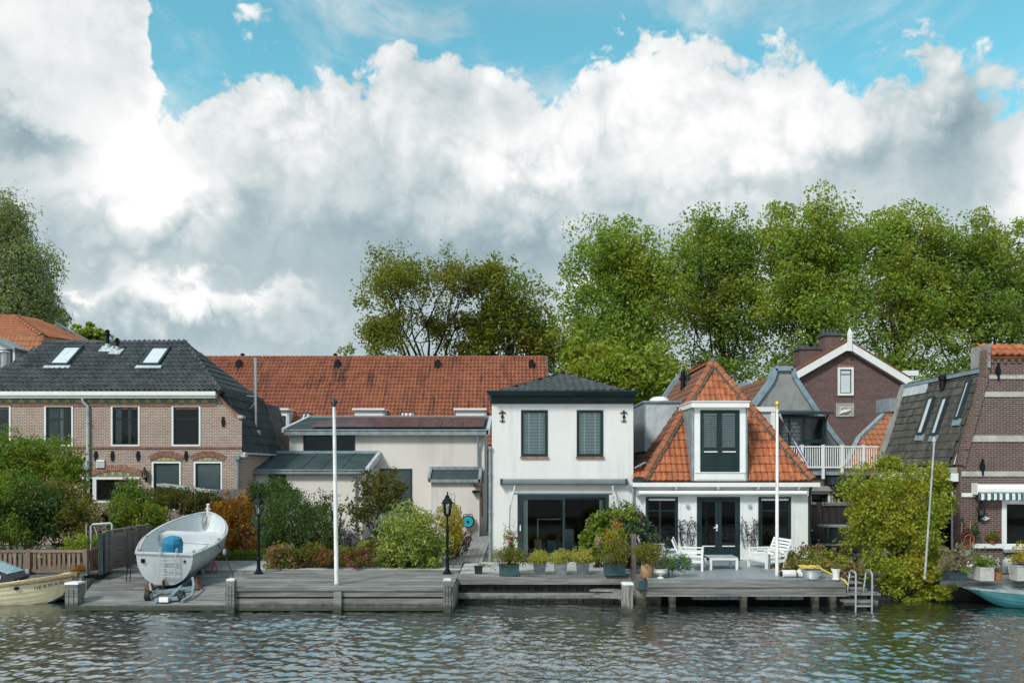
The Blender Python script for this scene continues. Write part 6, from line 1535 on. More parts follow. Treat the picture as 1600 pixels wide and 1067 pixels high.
def panel_fence():
    xc = -12.98; root = thing('panel_fence', 'purplish grey boarded fence panels along the slipway', 'fence', (xc, 26, ZG))
    y0, y1 = 24.72, 27.9; zt = 1.10
    ys = [24.80, 25.12, 26.28, 27.20, 27.9]; rng = random.Random(9)
    for i in range(4):
        a, b = ys[i] + .07, ys[i + 1] - .07; n = 10
        for k in range(n):
            mb = MB(); z0 = ZG + .03 + (zt - ZG - .06) * k / n; z1 = ZG + .03 + (zt - ZG - .06) * (k + 1) / n; d = rng.uniform(-.012, .012); mb.box(xc - .02 + d, xc + .02 + d, a, b, z0 + .006, z1 - .006); mb.build('board', 'panel_wood', root)
    for y in ys:
        mb = MB(); mb.box(xc - .05, xc + .06, y - .065, y + .065, ZG - .02, zt + .03); mb.build('post', 'panel_wood', root)
    mb = MB(); mb.box(xc - .06, xc + .05, 24.8, 27.9, zt + .034, zt + .08); mb.build('cap_rail', 'panel_wood', root)
    mb = MB(); mb.box(xc - .06, xc + .09, 24.56, 24.70, ZG - .02, zt + .02); mb.build('end_post', 'green_black', root)
panel_fence()
def rear_fence():
    Y = 32.2; x = lambda p: PX(p, Y); root = thing('garden_screen', 'dark brown slatted garden screen with a sloping top behind the autumn bush', 'fence', (x(350), Y, ZG)); xs = np.arange(x(327), x(386), .27)
    for i, q in enumerate(xs): mb = MB(); mb.box(q, q + .255, Y, Y + .04, ZG, PZ(764 + .3 * (i % 2), Y)); mb.build('board', 'panel_wood', root)
    r2 = thing('pergola_beam', 'pale sloping pergola beam overgrown with leaves in front of the brick house', 'pergola', (x(290), Y, 2)); mb = MB(); mb.beam(P(252, 757, 32.6), P(335, 768, 31.6), .5, .10); mb.build('beam', 'tin', r2); mb = MB(); mb.box(PX(331, 31.6) - .06, PX(331, 31.6) + .06, 31.6, 31.72, ZG, PZ(769, 31.6)); mb.build('post', 'panel_wood', r2)
rear_fence()
def tube_frame():
    root = thing('tube_frame', 'grey metal tube frame standing behind the picket fence corner', 'frame', (-13.6, 26.4, ZG)); mb = MB(); Y = 26.2
    mb.tube([(PX(143, Y), Y, ZG), P(142, 822, Y), P(145, 819, Y), P(173, 817, Y), P(175, 820, Y), (PX(175, Y), Y, ZG)], .035, 8); mb.build('hoop', 'pale_metal', root)
    mb = MB(); mb.tube([P(147, 822, Y), P(157, 850, Y)], .015, 6); mb.build('stay', 'pale_metal', root); r2 = thing('garden_stake', 'thin pale garden stake behind the picket fence', 'stake', (PX(135, 26), 26, ZG)); mb = MB(); mb.tube([(PX(135, 26), 26, ZG), P(135, 818, 26)], .022, 6); mb.build('stake', 'stone', r2)
tube_frame()

# =================================================================== LAMP POSTS AND FLAGPOLES
def lamp_post(px, label):
    Y = 24.9; b = Vector((PX(px, Y), Y, ZD + .083)); root = thing('lamp_post', label, 'lamp post', b, 'lamp posts on the deck')
    s = 2.63 / 2.75
    V = lambda x, y, z: b + Vector((x, y, z)) * s
    mb = MB(); mb.lathe(b, [(.15, 0), (.15, .03), (.10, .05), (.085, .12), (.06, .16), (.055, .42), (.075, .44), (.075, .48), (.05, .52)], 12); mb.build('base', 'lamp_iron', root, smooth=True)
    mb = MB(); mb.lathe(b, [(.047, .5), (.042, 1.35), (.055, 1.38), (.055, 1.44), (.035, 1.48), (.030, 1.80), (.045, 1.82), (.028, 1.86), (.025, 1.92)], 12); mb.build('column', 'lamp_iron', root, smooth=True)
    mb = MB(); z0 = 1.60
    for sg in (-1, 1): mb.tube([V(0, 0, z0 - .06), V(sg * .12, 0, z0 - .04), V(sg * .20, 0, z0 + .03), V(sg * .17, 0, z0 + .08)], .016, 6); mb.ball(V(sg * .21, 0, z0 + .02), .03, 8)
    mb.build('arms', 'lamp_iron', root)
    mb = MB(); z1, z2 = 1.95, 2.33
    mb.lathe(b, [(.03, 1.90 * s), (.09, 1.93 * s), (.09, 1.955 * s)], 6); mb.lathe(b, [(.185, z2 * s), (.19, (z2 + .02) * s), (.12, (z2 + .14) * s), (.075, (z2 + .20) * s), (.075, (z2 + .24) * s), (.04, (z2 + .28) * s), (.015, (z2 + .33) * s), (.025, (z2 + .36) * s), (.004, (z2 + .42) * s)], 6)
    for i in range(6):
        a = math.pi / 3 * i; mb.tube([V(.088 * math.cos(a), .088 * math.sin(a), z1), V(.16 * math.cos(a), .16 * math.sin(a), z2 + .01)], .011, 5)
    mb.build('lantern_frame', 'lamp_iron', root)
    mb = MB(); mb.lathe(b, [(.082, (z1 + .005) * s), (.15, (z2 - .003) * s)], 6); mb.build('lantern_glass', 'lamp_glass', root)
    mb = MB(); mb.lathe(b, [(.02, 1.97 * s), (.035, 2.05 * s), (.03, 2.16 * s), (.008, 2.2 * s)], 8); mb.build('bulb', 'white_paint', root)
lamp_post(404, 'dark green lantern lamp post standing beside the autumn orange bush'); lamp_post(699, 'dark green lantern lamp post standing beside the pale laurel bush')

def flagpole(px0, py0, px1, py1, Y, r, label, knob, matname='white_post_paint'):
    b = P(px0, py0, Y); t = P(px1, py1, Y); root = thing('flagpole', label, 'flagpole', b, 'flagpoles along the quay')
    mb = MB(); mb.tube([b, b + (t - b) * .5, t], [r, r * .9, r * .7], 10); mb.build('pole', matname, root, smooth=True)
    a = (t - b).normalized(); mb = MB(); mb.lathe(t + a * .0, [(r * .8, -.03), (r * 1.1, 0), (r * .8, .03), (r * 1.55, .08), (r * 1.65, .12), (r * 1.2, .18), (.01, .23)], 12); mb.build('knob', knob, root, smooth=True)
    mb = MB(); mb.lathe(b, [(r * 1.25, -.02), (r * 1.25, .06), (r, .07)], 10); mb.build('collar', 'pale_metal', root)
    return root, b, t
flagpole(526, 914, 522, 634, 22.95, .065, 'white flagpole with a dark ball top on the plank deck', 'dark_frame')
fp, fb, ft = flagpole(1214, 901, 1214.5, 637, 23.55, .055, 'white flagpole with a golden top in front of the cottage', 'gold')
flagpole(1445, 903, 1459.5, 694, 23.92, .034, 'thin leaning weathered pole with pale top in front of the ivy', 'stone', 'tin')
def pennant():
    Y = 23.55; root = thing('pennant', 'long narrow red white and blue pennant drooping from the cottage flagpole', 'flag', P(1217, 645, Y)); mb = MB(); n = 22
    mt = lambda t: P(1217.5 + 45 * t ** 1.05, 646 + 81 * t, Y + .5 * t); m = [0, 1, 2]
    for i in range(n):
        t0, t1 = i / n, (i + 1) / n; a, b = mt(t0), mt(t1)
        for k in range(3):
            def off(t, kk): w = .16 - .08 * t; tw = 1.2 * math.sin(t * 5) + .5; return Vector((math.cos(tw), math.sin(tw) * .8, .35)) * w * (kk / 3 - .5)
            mb.poly([a + off(t0, k), a + off(t0, k + 1), b + off(t1, k + 1), b + off(t1, k)], k)
    mb.build('cloth', ['red_cloth', 'white_cloth', 'blue_cloth'], root); mb = MB(); mb.tube([P(1214.5, 645, Y - .06), P(1217.5, 646, Y)], .008, 5); mb.build('cord', 'rope', root)
pennant()

# =================================================================== BOATS
def hull_pts(L, t, B, zs, zk, full, stern, rake, nj=9, off=0.0):
    """half section at station t (0 stern .. 1 bow)"""
    bs = B * (stern + (1 - stern) * math.sin(min(1, t / .45) * math.pi / 2)) if t < .45 else B * max(0.0, 1 - ((t - .45) / .55) ** 2.3) ** .72
    bs = max(.015, bs - off); s0 = zs(t); k0 = zk(t); out = []
    for j in range(nj):
        a = j / (nj - 1); x = bs * math.sin(a * math.pi / 2) ** full; z = k0 + (s0 - k0) * (1 - math.cos(a * math.pi / 2)) ** .85
        y = L * t + rake * (z - k0) / max(.1, s0 - k0) * t ** 5
        out.append(Vector((x, y, z)))
    return out

def make_hull(mb, L, B, zs, zk, full=.75, stern=.75, rake=.35, n=26, nj=9, lap=.016, m=0, inner=None, gun=.035, mg=1, transom=True, floor=None, mi=2, stripe=None):
    secs = [hull_pts(L, i / n, B, zs, zk, full, stern, rake, nj) for i in range(n + 1)]
    for sgn in (1, -1):
        fx = lambda p: Vector((p.x * sgn, p.y, p.z))
        for j in range(nj - 1):
            for i in range(n):
                A, Bq = secs[i], secs[i + 1]
                o = Vector((lap * sgn, 0, -.002))
                q = [fx(A[j]) + o, fx(Bq[j]) + o, fx(Bq[j + 1]), fx(A[j + 1])]
                if sgn < 0: q = q[::-1]
                mm = stripe if (stripe is not None and j < (2 if lap else 5)) else m
                mb.poly(q, mm)
                if lap:
                    q = [fx(A[j]), fx(Bq[j]), fx(Bq[j]) + o, fx(A[j]) + o]; mb.poly(q, mm)
    if transom:
        s = secs[0]; mb.poly([Vector((-p.x, p.y, p.z)) for p in s[::-1]] + [p for p in s[1:]], m)
    return secs

def inner_shell(mb, L, B, zs, zk, full, stern, rake, n, nj, off, floor, m=0):
    secs = [hull_pts(L, .012 + .965 * i / n, B, zs, zk, full, stern, rake, nj, off) for i in range(n + 1)]
    for s in secs:
        for p in s: p.z = max(p.z, min(floor(p.y / L), s[-1].z - .02))
    for sgn in (1, -1):
        for j in range(nj - 1):
            for i in range(n):
                q = [Vector((p.x * sgn, p.y, p.z)) for p in (secs[i][j], secs[i][j + 1], secs[i + 1][j + 1], secs[i + 1][j])]
                mb.poly(q if sgn > 0 else q[::-1], m)
    for i in range(n):
        mb.poly([Vector((-secs[i][0].x, secs[i][0].y, secs[i][0].z)), secs[i][0], secs[i + 1][0], Vector((-secs[i + 1][0].x, secs[i + 1][0].y, secs[i + 1][0].z))], m)
    s = secs[0]; mb.poly([Vector((p.x, p.y, p.z)) for p in s[::-1]] + [Vector((-p.x, p.y, p.z)) for p in s[1:]], m)
    return secs

def silver_boat():
    L, B = 5.2, 1.20; stern_p = Vector((PX(256, 23.7), 23.72, -.44)); yaw = R(8.5); pitch = R(7); roll = R(3)
    Mx = Matrix.Translation(stern_p) @ Matrix.Rotation(yaw, 4, 'Z') @ Matrix.Rotation(pitch, 4, 'X') @ Matrix.Rotation(roll, 4, 'Y')
    root = thing('silver_boat', 'silver grey open motor boat on a trailer with stern ladder and blue covered engine', 'boat', stern_p)
    zs = lambda t: .98 + .05 * (1 - t) ** 2 + .34 * t ** 2.2; zk = lambda t: .05 + .75 * max(0, (t - .62) / .38) ** 2.2
    kw = dict(full=.62, stern=.68, rake=.30)
    mb = MB(Mx); secs = make_hull(mb, L, B, zs, zk, n=28, nj=10, lap=0.0, stripe=1, **kw); mb.build('hull', ['alu_boat', 'alu_dark'], root, smooth=True)
    mb = MB(Mx); fl = lambda t: .42 + .25 * max(0, (t - .55)) ** 1; inner_shell(mb, L, B, zs, zk, .62, .68, .30, 26, 10, .06, fl); mb.build('inner_hull', 'boat_inside', root, smooth=True)
    for sg in (1, -1):
        mb = MB(Mx); mb.tube([Vector(((s[-1].x + .0) * sg, s[-1].y, s[-1].z)) for s in secs], .045, 8); mb.build('gunwale', 'alu_boat', root, smooth=True)
        mb = MB(Mx); mb.tube([Vector(((s[-1].x - .07) * sg, s[-1].y, s[-1].z + .05)) for s in secs[2:26]], .017, 6); mb.build('hand_rail', 'white_paint', root, smooth=True)
        mb = MB(Mx); mb.tube([Vector((s[6].x + .015 if sg > 0 else -(s[6].x + .015), s[6].y, s[6].z)) for s in secs[:27]], .020, 6); mb.build('rubbing_strake', 'alu_dark', root, smooth=True)
    s0 = secs[0]
    mb = MB(Mx); mb.tube([(-s0[-1].x, 0, s0[-1].z), (s0[-1].x, 0, s0[-1].z)], .05, 8); mb.build('transom_rim', 'alu_boat', root, smooth=True)
    mb = MB(Mx); mb.box(-.62, .62, .02, .42, .70, .74); mb.build('stern_bench', 'boat_inside', root)
    # forward bulkhead, foredeck bench and side benches
    mb = MB(Mx); mb.box(-.98, .98, 3.05, 3.10, .45, .98); mb.box(-.96, .96, 3.1, 3.6, .94, .98); mb.build('bow_bench', 'boat_inside', root)
    mb = MB(Mx); mb.box(.18, .82, 1.35, 3.04, .42, .74); mb.build('side_bench', 'boat_inside', root)
    mb = MB(Mx); mb.box(.0, .66, 1.0, 2.6, .76, .80); mb.build('console_top', 'boat_inside', root)
    mb = MB(Mx); mb.box(-.95, .95, 1.6, 1.62, 1.0, 1.02); mb.build('cross_line', 'alu_dark', root)
    # blue canvas over the engine
    mb = MB(Mx); mb.lathe((.06, .62, .72), [(.25, 0), (.30, .10), (.31, .54), (.26, .67), (.10, .73)], 10); mb.build('engine_cover', 'blue_cover', root)
    # stern ladder
    mb = MB(Mx)
    for q in (-.12, .34): mb.tube([(q, .12, 1.06), (q, .05, 1.20), (q, -.06, 1.20), (q, -.10, 1.05), (q, -.11, .38)], .016, 8)
    for zz in (.80, .62, .44, .36): mb.tube([(-.12, -.11, zz), (.34, -.11, zz)], .014, 6)
    mb.tube([(-.12, -.11, .80), (-.06, -.11, .90), (.28, -.11, .90), (.34, -.11, .80)], .016, 6); mb.build('stern_ladder', 'pale_metal', root, smooth=True)
    # stem post, cleats, keel and rudder
    st = secs[-1][-1]; mb = MB(Mx); mb.tube([(0, st.y - .05, st.z - .15), (0, st.y + .02, st.z + .20), (0, st.y - .02, st.z + .30)], [.05, .055, .05], 8); mb.tube([(-.10, st.y, st.z + .12), (.10, st.y, st.z + .12)], .02, 6); mb.build('stem_post', 'white_paint', root, smooth=True)
    for q in ((1.13, 2.0), (-1.13, 2.0), (.78, .25), (-.78, .25)):
        mb = MB(Mx); mb.box(q[0] - .03, q[0] + .03, q[1] - .09, q[1] + .09, zs(q[1] / L) + .03, zs(q[1] / L) + .08); mb.build('cleat', 'alu_dark', root)
    mb = MB(Mx); mb.hexa([(-.02, -.05, -.15), (.02, -.05, -.15), (.03, .9, -.08), (-.03, .9, -.08), (-.02, 0, .16), (.02, 0, .16), (.03, .9, .12), (-.03, .9, .12)]); mb.box(-.015, .015, -.18, -.02, -.35, .25); mb.build('rudder', 'rust', root)
    mb = MB(Mx); mb.lathe((-.62, -.015, .80), [(.05, -.06), (.06, 0), (.05, .06)], 8); mb.build('transom_fitting', 'black_iron', root); mb = MB(Mx); mb.box(.55, .60, -.03, -.002, .78, .86); mb.build('transom_fitting', 'black_iron', root)
    # trailer under it
    tr = thing('boat_trailer', 'blue grey galvanised boat trailer under the silver boat', 'trailer', (stern_p.x, 24.2, -.6)); zf = lambda y: -.80 + .62 * (y - 22.62) / 2.96
    T = lambda px, y, dz: Vector((PX(px, y), y, zf(min(y, 25.58)) + dz))
    mb = MB(); mb.beam(T(268, 22.95, .12), T(330, 27.2, .30), .09, .11); mb.build('main_beam', 'zinc_blue', tr)
    mb = MB(); mb.beam(T(242, 22.75, .10), T(286, 22.95, .10), .12, .09); mb.build('rear_beam', 'zinc_blue', tr)
    mb = MB(); mb.beam(T(240, 23.3, .12), T(305, 23.7, .14), .08, .08); mb.build('cross_beam', 'zinc_blue', tr)
    mb = MB(); mb.tube([T(284, 22.75, .08), T(300, 23.1, .10), T(303, 23.5, .30), T(301, 23.7, .42)], .04, 6); mb.build('side_arm', 'zinc_blue', tr)
    mb = MB(); mb.tube([T(236, 23.0, .05), T(236, 23.2, .22), T(234, 23.3, .40)], .035, 6); mb.build('side_arm', 'zinc_blue', tr)
    mb = MB(); mb.beam(T(317, 25.2, .0), T(326, 26.8, .45), .06, .06); mb.beam(T(317, 25.2, .0), T(315, 25.2, .30), .06, .06); mb.build('side_arm', 'zinc_blue', tr)
    for px, y, dz in ((232, 23.05, .12), (284, 23.0, .10)):
        c = T(px, y, dz); mb = MB(); K = 14; ring = [(c.x - .07, c.y + .15 * math.cos(2 * math.pi * i / K), c.z + .15 * math.sin(2 * math.pi * i / K)) for i in range(K)]; mb.prism(ring, (.13, 0, 0)); w = mb.build('wheel', 'rubber', tr)
        mb = MB(); ring = [(c.x - .075, c.y + .07 * math.cos(2 * math.pi * i / K), c.z + .07 * math.sin(2 * math.pi * i / K)) for i in range(K)]; mb.prism(ring, (.14, 0, 0)); mb.build('rim', 'galvanised', w)
    mb = MB(); c = T(256, 22.72, .1); mb.box(c.x - .13, c.x + .13, c.y - .03, c.y + .03, c.z - .04, c.z + .10); mb.build('number_board', 'white_paint', tr)
    for px, y in ((229, 23.9), (303, 24.0)):
        c = T(px + 5, y, 0); mb = MB(); mb.lathe(c, [(.20, 0), (.10, .12), (.06, .32), (.10, .36)], 6); mb.build('prop_stand', 'rust', tr)
    # props and guy lines beside the boat
    js = thing('jack_stand', 'small red tripod jack stand under the bow of the silver boat', 'stand', T(335, 25.5, 0)); c = P(334, 893, 25.5)
    for i in range(3): mb = MB(); a = 2.1 * i + .4; mb.tube([c + Vector((.14 * math.cos(a), .14 * math.sin(a), 0)), c + Vector((0, 0, .34))], .016, 5); mb.build('leg', 'red_cloth', js)
    mb = MB(); mb.tube([c + Vector((0, 0, .26)), c + Vector((0, 0, .46))], .02, 6); mb.build('post', 'red_cloth', js)
    for a, b, w in (((204, 842), (197, 910), 'outer'), ((208, 850), (203, 911), 'inner')):
        g1 = thing('guy_line', w + ' one of the two dark rope stays between the silver boat and the panel fence', 'rope', P(b[0], b[1], 24.6), 'left rope stays of the silver boat'); mb = MB(); mb.tube([P(b[0], b[1], 24.55), P((a[0] + b[0]) / 2 - .5, (a[1] + b[1]) / 2, 24.5), P(a[0] + 6, a[1], 24.5)], .014, 5); mb.build('rope', 'rubber', g1)
    g2 = thing('guy_line', 'dark rope stay running from the boat bow side to the deck post', 'rope', P(369, 912, 23.2)); mb = MB(); mb.tube([P(341, 850, 25.6), P(352, 868, 24.8), P(369, 911, 23.1)], .016, 5); mb.build('rope', 'rubber', g2); mb = MB(); c = P(351, 862, 24.9); mb.lathe(c, [(.03, -.1), (.06, -.04), (.05, .06), (.02, .1)], 8); mb.build('tensioner', 'zinc_blue', g2)
silver_boat()

def text_mesh(txt, size, name, matname, parent, Mx, shear=.3):
    cu = bpy.data.curves.new(name, 'FONT'); cu.body = txt; cu.size = size; cu.shear = shear; cu.extrude = .002; cu.align_x = 'LEFT'; cu.space_character = 1.12
    o = bpy.data.objects.new(name, cu); COL.objects.link(o); dg = bpy.context.evaluated_depsgraph_get(); me = bpy.data.meshes.new_from_object(o.evaluated_get(dg)); bpy.data.objects.remove(o)
    me.transform(Matrix.Translation(-org(parent)) @ Mx); me.materials.clear(); me.materials.append(MAT[matname]); o2 = bpy.data.objects.new(name, me); COL.objects.link(o2); o2.parent = parent; return o2

def cream_boat():
    L, B = 6.6, 1.0; bow = Vector((PX(100, 23.95), 23.95, 0)); rot = Matrix.Rotation(R(-90 + 3), 4, 'Z')
    base = Vector((bow.x - L - .15, 24.05 - .32, ZW - .22)); Mx = Matrix.Translation(base + Vector((0, 0, 0))) @ rot
    root = thing('cream_boat', 'cream lapstrake sloop boat with rope fender and dark folded hood', 'boat', (bow.x - 3, 23.9, ZW))
    zs = lambda t: .60 + .06 * (1 - t) + .80 * max(0, t - .25) ** 1.9; zk = lambda t: .0 + .35 * max(0, (t - .86) / .14) ** 2
    mb = MB(Mx); secs = make_hull(mb, L, B, zs, zk, full=.62, stern=.8, rake=.42, n=30, nj=9, lap=.022, stripe=1); mb.build('hull', ['cream_hull', 'boot_stripe'], root)
    mb = MB(Mx); inner_shell(mb, L, B, zs, zk, .62, .8, .42, 26, 8, .05, lambda t: .3); mb.build('inner_hull', 'cream_hull', root)
    for sg in (1, -1):
        pts = [Vector((s[-1].x * sg + .02 * sg, s[-1].y, s[-1].z - .01)) for s in secs]
        mb = MB(Mx); mb.tube(pts, .038, 8); mb.build('rope_fender', 'rope', root, smooth=True)
        mb = MB(Mx); mb.tube([p + Vector((-.03 * sg, 0, .06)) for p in pts], .03, 6); mb.build('gunwale', 'cream_hull', root, smooth=True)
    mb = MB(Mx); s = secs; tip = s[-1][-1]
    for sg in (1, -1):
        pts = [Vector((q[-1].x * sg + .02 * sg, q[-1].y, q[-1].z - .01)) for q in s[24:]]; mb.tube(pts, [.045, .06, .07, .078, .082, .082, .075], 10)
    mb.ball(tip + Vector((0, .03, 0)), .095, 10); mb.build('bow_fender', 'rope', root, smooth=True)
    # foredeck and hood
    mb = MB(Mx)
    for i in range(22, 30): mb.poly([Vector((-s[i][-1].x, s[i][-1].y, s[i][-1].z - .01)), Vector((s[i][-1].x, s[i][-1].y, s[i][-1].z - .01)), Vector((s[i + 1][-1].x, s[i + 1][-1].y, s[i + 1][-1].z - .01)), Vector((-s[i + 1][-1].x, s[i + 1][-1].y, s[i + 1][-1].z - .01))])
    mb.build('foredeck', 'cream_hull', root)
    # hood: a dark canvas frame with a bluish clear window; local y runs to the bow
    a0, a1, a2 = 4.30, 5.55, 3.6; zb = .88; w0, w1 = .90, .62; zt = 1.85
    mb = MB(Mx)
    mb.hexa([(-w0, a2, zb - .1), (w0, a2, zb - .1), (w1, a1, zb + .1), (-w1, a1, zb + .1), (-w0 * .8, a2, zt), (w0 * .8, a2, zt), (w1 * .95, a1 - .02, zb + .15), (-w1 * .95, a1 - .02, zb + .15)]); h = mb.build('hood', 'canvas_dark', root)
    mb = MB(Mx); q = lambda u, v: Vector((w0 * .80 + (w1 * .95 - w0 * .80) * u + (1 - v) * (.10 * (1 - u)) + .014, a2 + (a1 - a2) * u, (zt + (zb + .15 - zt) * u) * v + (zb - .1 + .2 * u) * (1 - v)))
    mb.poly([q(.05, .25), q(.80, .35), q(.80, .75), q(.05, .88)]); mb.build('hood_window', 'window_film', h)
    mb = MB(Mx); t4 = lambda u, v: Vector(((v * 2 - 1) * (w0 * .8 + (w1 * .95 - w0 * .8) * u) * .8, a2 + (a1 - .02 - a2) * u, zt + (zb + .15 - zt) * u + .012)); mb.poly([t4(.12, .0), t4(.12, 1), t4(.86, 1), t4(.86, 0)]); mb.build('hood_window', 'window_film', h)
    for k in range(7):
        mb = MB(Mx); i = 13 + k * 2; mb.ball(Vector((s[i][-1].x - .03, s[i][-1].y, s[i][-1].z + .09)), .022, 6); mb.build('stud', 'steel', root)
    i = 25; c = s[i][7]; mb = MB(Mx); mb.lathe(c + Vector((.015, 0, .0)), [(.03, -.05), (.07, -.03), (.07, .03), (.03, .05)], 8); mb.build('fairlead', 'black_iron', root)
    # name on the bow, laid along the planking
    i0 = 26; A = Vector((s[26][6].x, s[26][6].y, s[26][6].z)); A2 = Vector((s[26][7].x, s[26][7].y, s[26][7].z)); Bq = Vector((s[29][6].x, s[29][6].y, s[29][6].z))
    a = Mx @ ((A + A2) / 2); b = Mx @ ((Bq + s[29][7]) / 2); e1 = (b - a).normalized(); up = (Mx.to_3x3() @ (A2 - A)).normalized(); n_ = e1.cross(up).normalized(); up = n_.cross(e1)
    if n_.y > 0: n_ = -n_
    Ls = 'HERMAN'; pos_t = [26.75 + 2.75 * q for q in (0, .165, .315, .475, .675, .835)]
    for k, ch in enumerate(Ls):
        t = pos_t[k]; i = int(t); f = t - i; lerp = lambda j: (s[i][j] * (1 - f) + s[min(30, i + 1)][j] * f); p6, p7 = Mx @ lerp(6), Mx @ lerp(7); t2 = min(29.9, t + .3); i2 = int(t2); f2 = t2 - i2
        q6 = Mx @ (s[i2][6] * (1 - f2) + s[min(30, i2 + 1)][6] * f2); e = (q6 - p6).normalized(); u = (p7 - p6).normalized(); nn = e.cross(u).normalized(); u = nn.cross(e) if nn.y < 0 else e.cross(nn)
        if nn.y > 0: nn = -nn
        o = p6 + (p7 - p6) * .28 + nn * .035
        text_mesh(ch, .15, 'letter', 'lettering', root, Matrix(((e.x, u.x, nn.x, o.x), (e.y, u.y, nn.y, o.y), (e.z, u.z, nn.z, o.z), (0, 0, 0, 1))), .18)
cream_boat()

def teal_boat():
    L, B = 5.0, .85; rot = Matrix.Rotation(R(90 - 8), 4, 'Z'); bowx = PX(1541, 23.2)
    base = Vector((bowx + L - .05, 22.75, ZW - .12)); Mx = Matrix.Translation(base) @ rot
    root = thing('teal_boat', 'small teal rowing boat under a grey cover moored at the right quay', 'boat', (bowx + 2, 23, ZW)); zs = lambda t: .50 + .28 * max(0, t - .3) ** 1.6; zk = lambda t: .03 + .35 * max(0, (t - .8) / .2) ** 2
    mb = MB(Mx); s = make_hull(mb, L, B, zs, zk, full=.7, stern=.8, rake=.5, n=24, nj=7, lap=.016); mb.build('hull', 'teal_hull', root)
    mb = MB(Mx)
    for i in range(24):
        for sg in (1, -1): 
            A, C_ = s[i][-1], s[i + 1][-1]; h = .14; q = [Vector((A.x * sg, A.y, A.z)), Vector((C_.x * sg, C_.y, C_.z)), Vector((0, C_.y, C_.z + h * (1 - i / 26))), Vector((0, A.y, A.z + h * (1 - i / 25)))]; mb.poly(q if sg > 0 else q[::-1])
    mb.build('cover', 'tin', root)
    for sg in (1, -1):
        mb = MB(Mx); mb.tube([Vector((p[-1].x * sg, p[-1].y, p[-1].z)) for p in s], .032, 6); mb.build('gunwale', 'zinc', root, smooth=True)
teal_boat()
# =================================================================== TERRACE AND QUAY FURNITURE
def garden_sofa():
    """two-seat white slatted garden sofa, facing +X"""
    root = thing('garden_bench', 'white slatted garden bench facing right before the french doors', 'bench', (0, 0, 0), 'white garden furniture on the terrace')
    W, D, H = 1.05, .72, .62; w = .07
    for y in (0, W):
        mb = MB(); mb.box(D - w, D, y - w / 2, y + w / 2, 0, H); mb.build('leg', 'white_paint', root)
        mb = MB(); mb.hexa([(.02, y - w / 2, 0), (.02 + w, y - w / 2, 0), (.02 + w, y + w / 2, 0), (.02, y + w / 2, 0), (-.06, y - w / 2, H), (.01, y - w / 2, H), (.01, y + w / 2, H), (-.06, y + w / 2, H)]); mb.build('leg', 'white_paint', root)
        mb = MB(); mb.box(-.06, D + .02, y - w * .6, y + w * .6, H + .003, H + .04); mb.build('armrest', 'white_paint', root)
        mb = MB(); mb.box(.05, D - w - .002, y - .02, y + .02, .26, .34); mb.build('side_rail', 'white_paint', root)
        mb = MB(); mb.box(.03, D - w - .002, y - .018, y + .018, .44, .50); mb.build('side_rail', 'white_paint', root)
    for x0 in (.04, D - .05):
        mb = MB(); mb.box(x0, x0 + .04, w / 2 + .002, W - w / 2 - .002, .26, .345); mb.build('apron', 'white_paint', root)
    for k in range(7):
        xk = .10 + k * .088; mb = MB(); mb.box(xk, xk + .062, w / 2 + .01, W - w / 2 - .01, .347, .37); mb.build('slat', 'white_paint', root)
    for y in (.04, W - .04):
        mb = MB(); mb.beam((.03, y, .30), (-.26, y, .98), .05, .05); mb.build('back_post', 'white_paint', root)
    for k in range(6):
        t = .22 + k * .145; c = Vector((.03 - .29 * t, 0, .30 + .68 * t)); mb = MB(); mb.beam(c + Vector((.01, .065, 0)), c + Vector((.01, W - .065, 0)), .02, .075, up=(-.39, 0, .92)); mb.build('back_slat', 'white_paint', root)
    return root
g1 = garden_sofa(); Yb = 25.0
g1.location = (PX(1061, 25.1), 24.95, ZT + .003); g1.rotation_euler = (0, 0, R(-14))
g2 = dup(g1, (PX(1213, 25.1), 26.0, ZT + .003), 'white slatted garden bench facing left behind the right flagpole', R(194))
g3 = dup(g1, (PX(1003, 26.2), 26.1, ZT + .003), 'white garden bench half hidden behind the flower pots at the cottage corner', R(-10))
def coffee_table():
    root = thing('coffee_table', 'low white slatted coffee table between the two garden benches', 'table', (PX(1130, 25.4), 25.4, ZT)); c = Vector((PX(1130, 25.2), 25.5, ZT + .003)); W, D, H = .84, .72, .40
    for sx in (-1, 1):
        for sy in (-1, 1): mb = MB(); mb.box(c.x + sx * W / 2 - .035, c.x + sx * W / 2 + .035, c.y + sy * D / 2 - .035, c.y + sy * D / 2 + .035, c.z, c.z + H - .09); mb.build('leg', 'white_paint', root)
    mb = MB(); frame_boxes(mb, c.x - W / 2 - .036, c.x + W / 2 + .036, c.z + H - .088, c.z + H - .03, .03, c.y - D / 2 - .036, c.y - D / 2); mb.build('apron', 'white_paint', root)
    n = 7
    for k in range(n): y = c.y - D / 2 - .02 + (D + .04) * (k + .5) / n; mb = MB(); mb.box(c.x - W / 2 - .04, c.x + W / 2 + .04, y - .045, y + .045, c.z + H - .028, c.z + H); mb.build('slat', 'tin', root)
coffee_table()
for px, py, lb in ((1072.5, 891, 'grey parasol base slab with stub tube in front of the left bench'), (1202, 892, 'grey parasol base slab with stub tube in front of the right bench')):
    Y = 3.3 * F / (py - HY); c = Vector((PX(px, Y), Y, ZT)); r = thing('parasol_base', lb, 'parasol base', c, 'parasol bases on the terrace'); mb = MB(); mb.box(c.x - .22, c.x + .22, c.y - .2, c.y + .2, c.z + .003, c.z + .075); mb.build('slab', 'concrete', r); mb = MB(); mb.lathe(c + Vector((0, 0, .078)), [(.03, 0), (.028, .42), (.036, .43), (.036, .46)], 10); mb.build('tube', 'grey_metal', r)
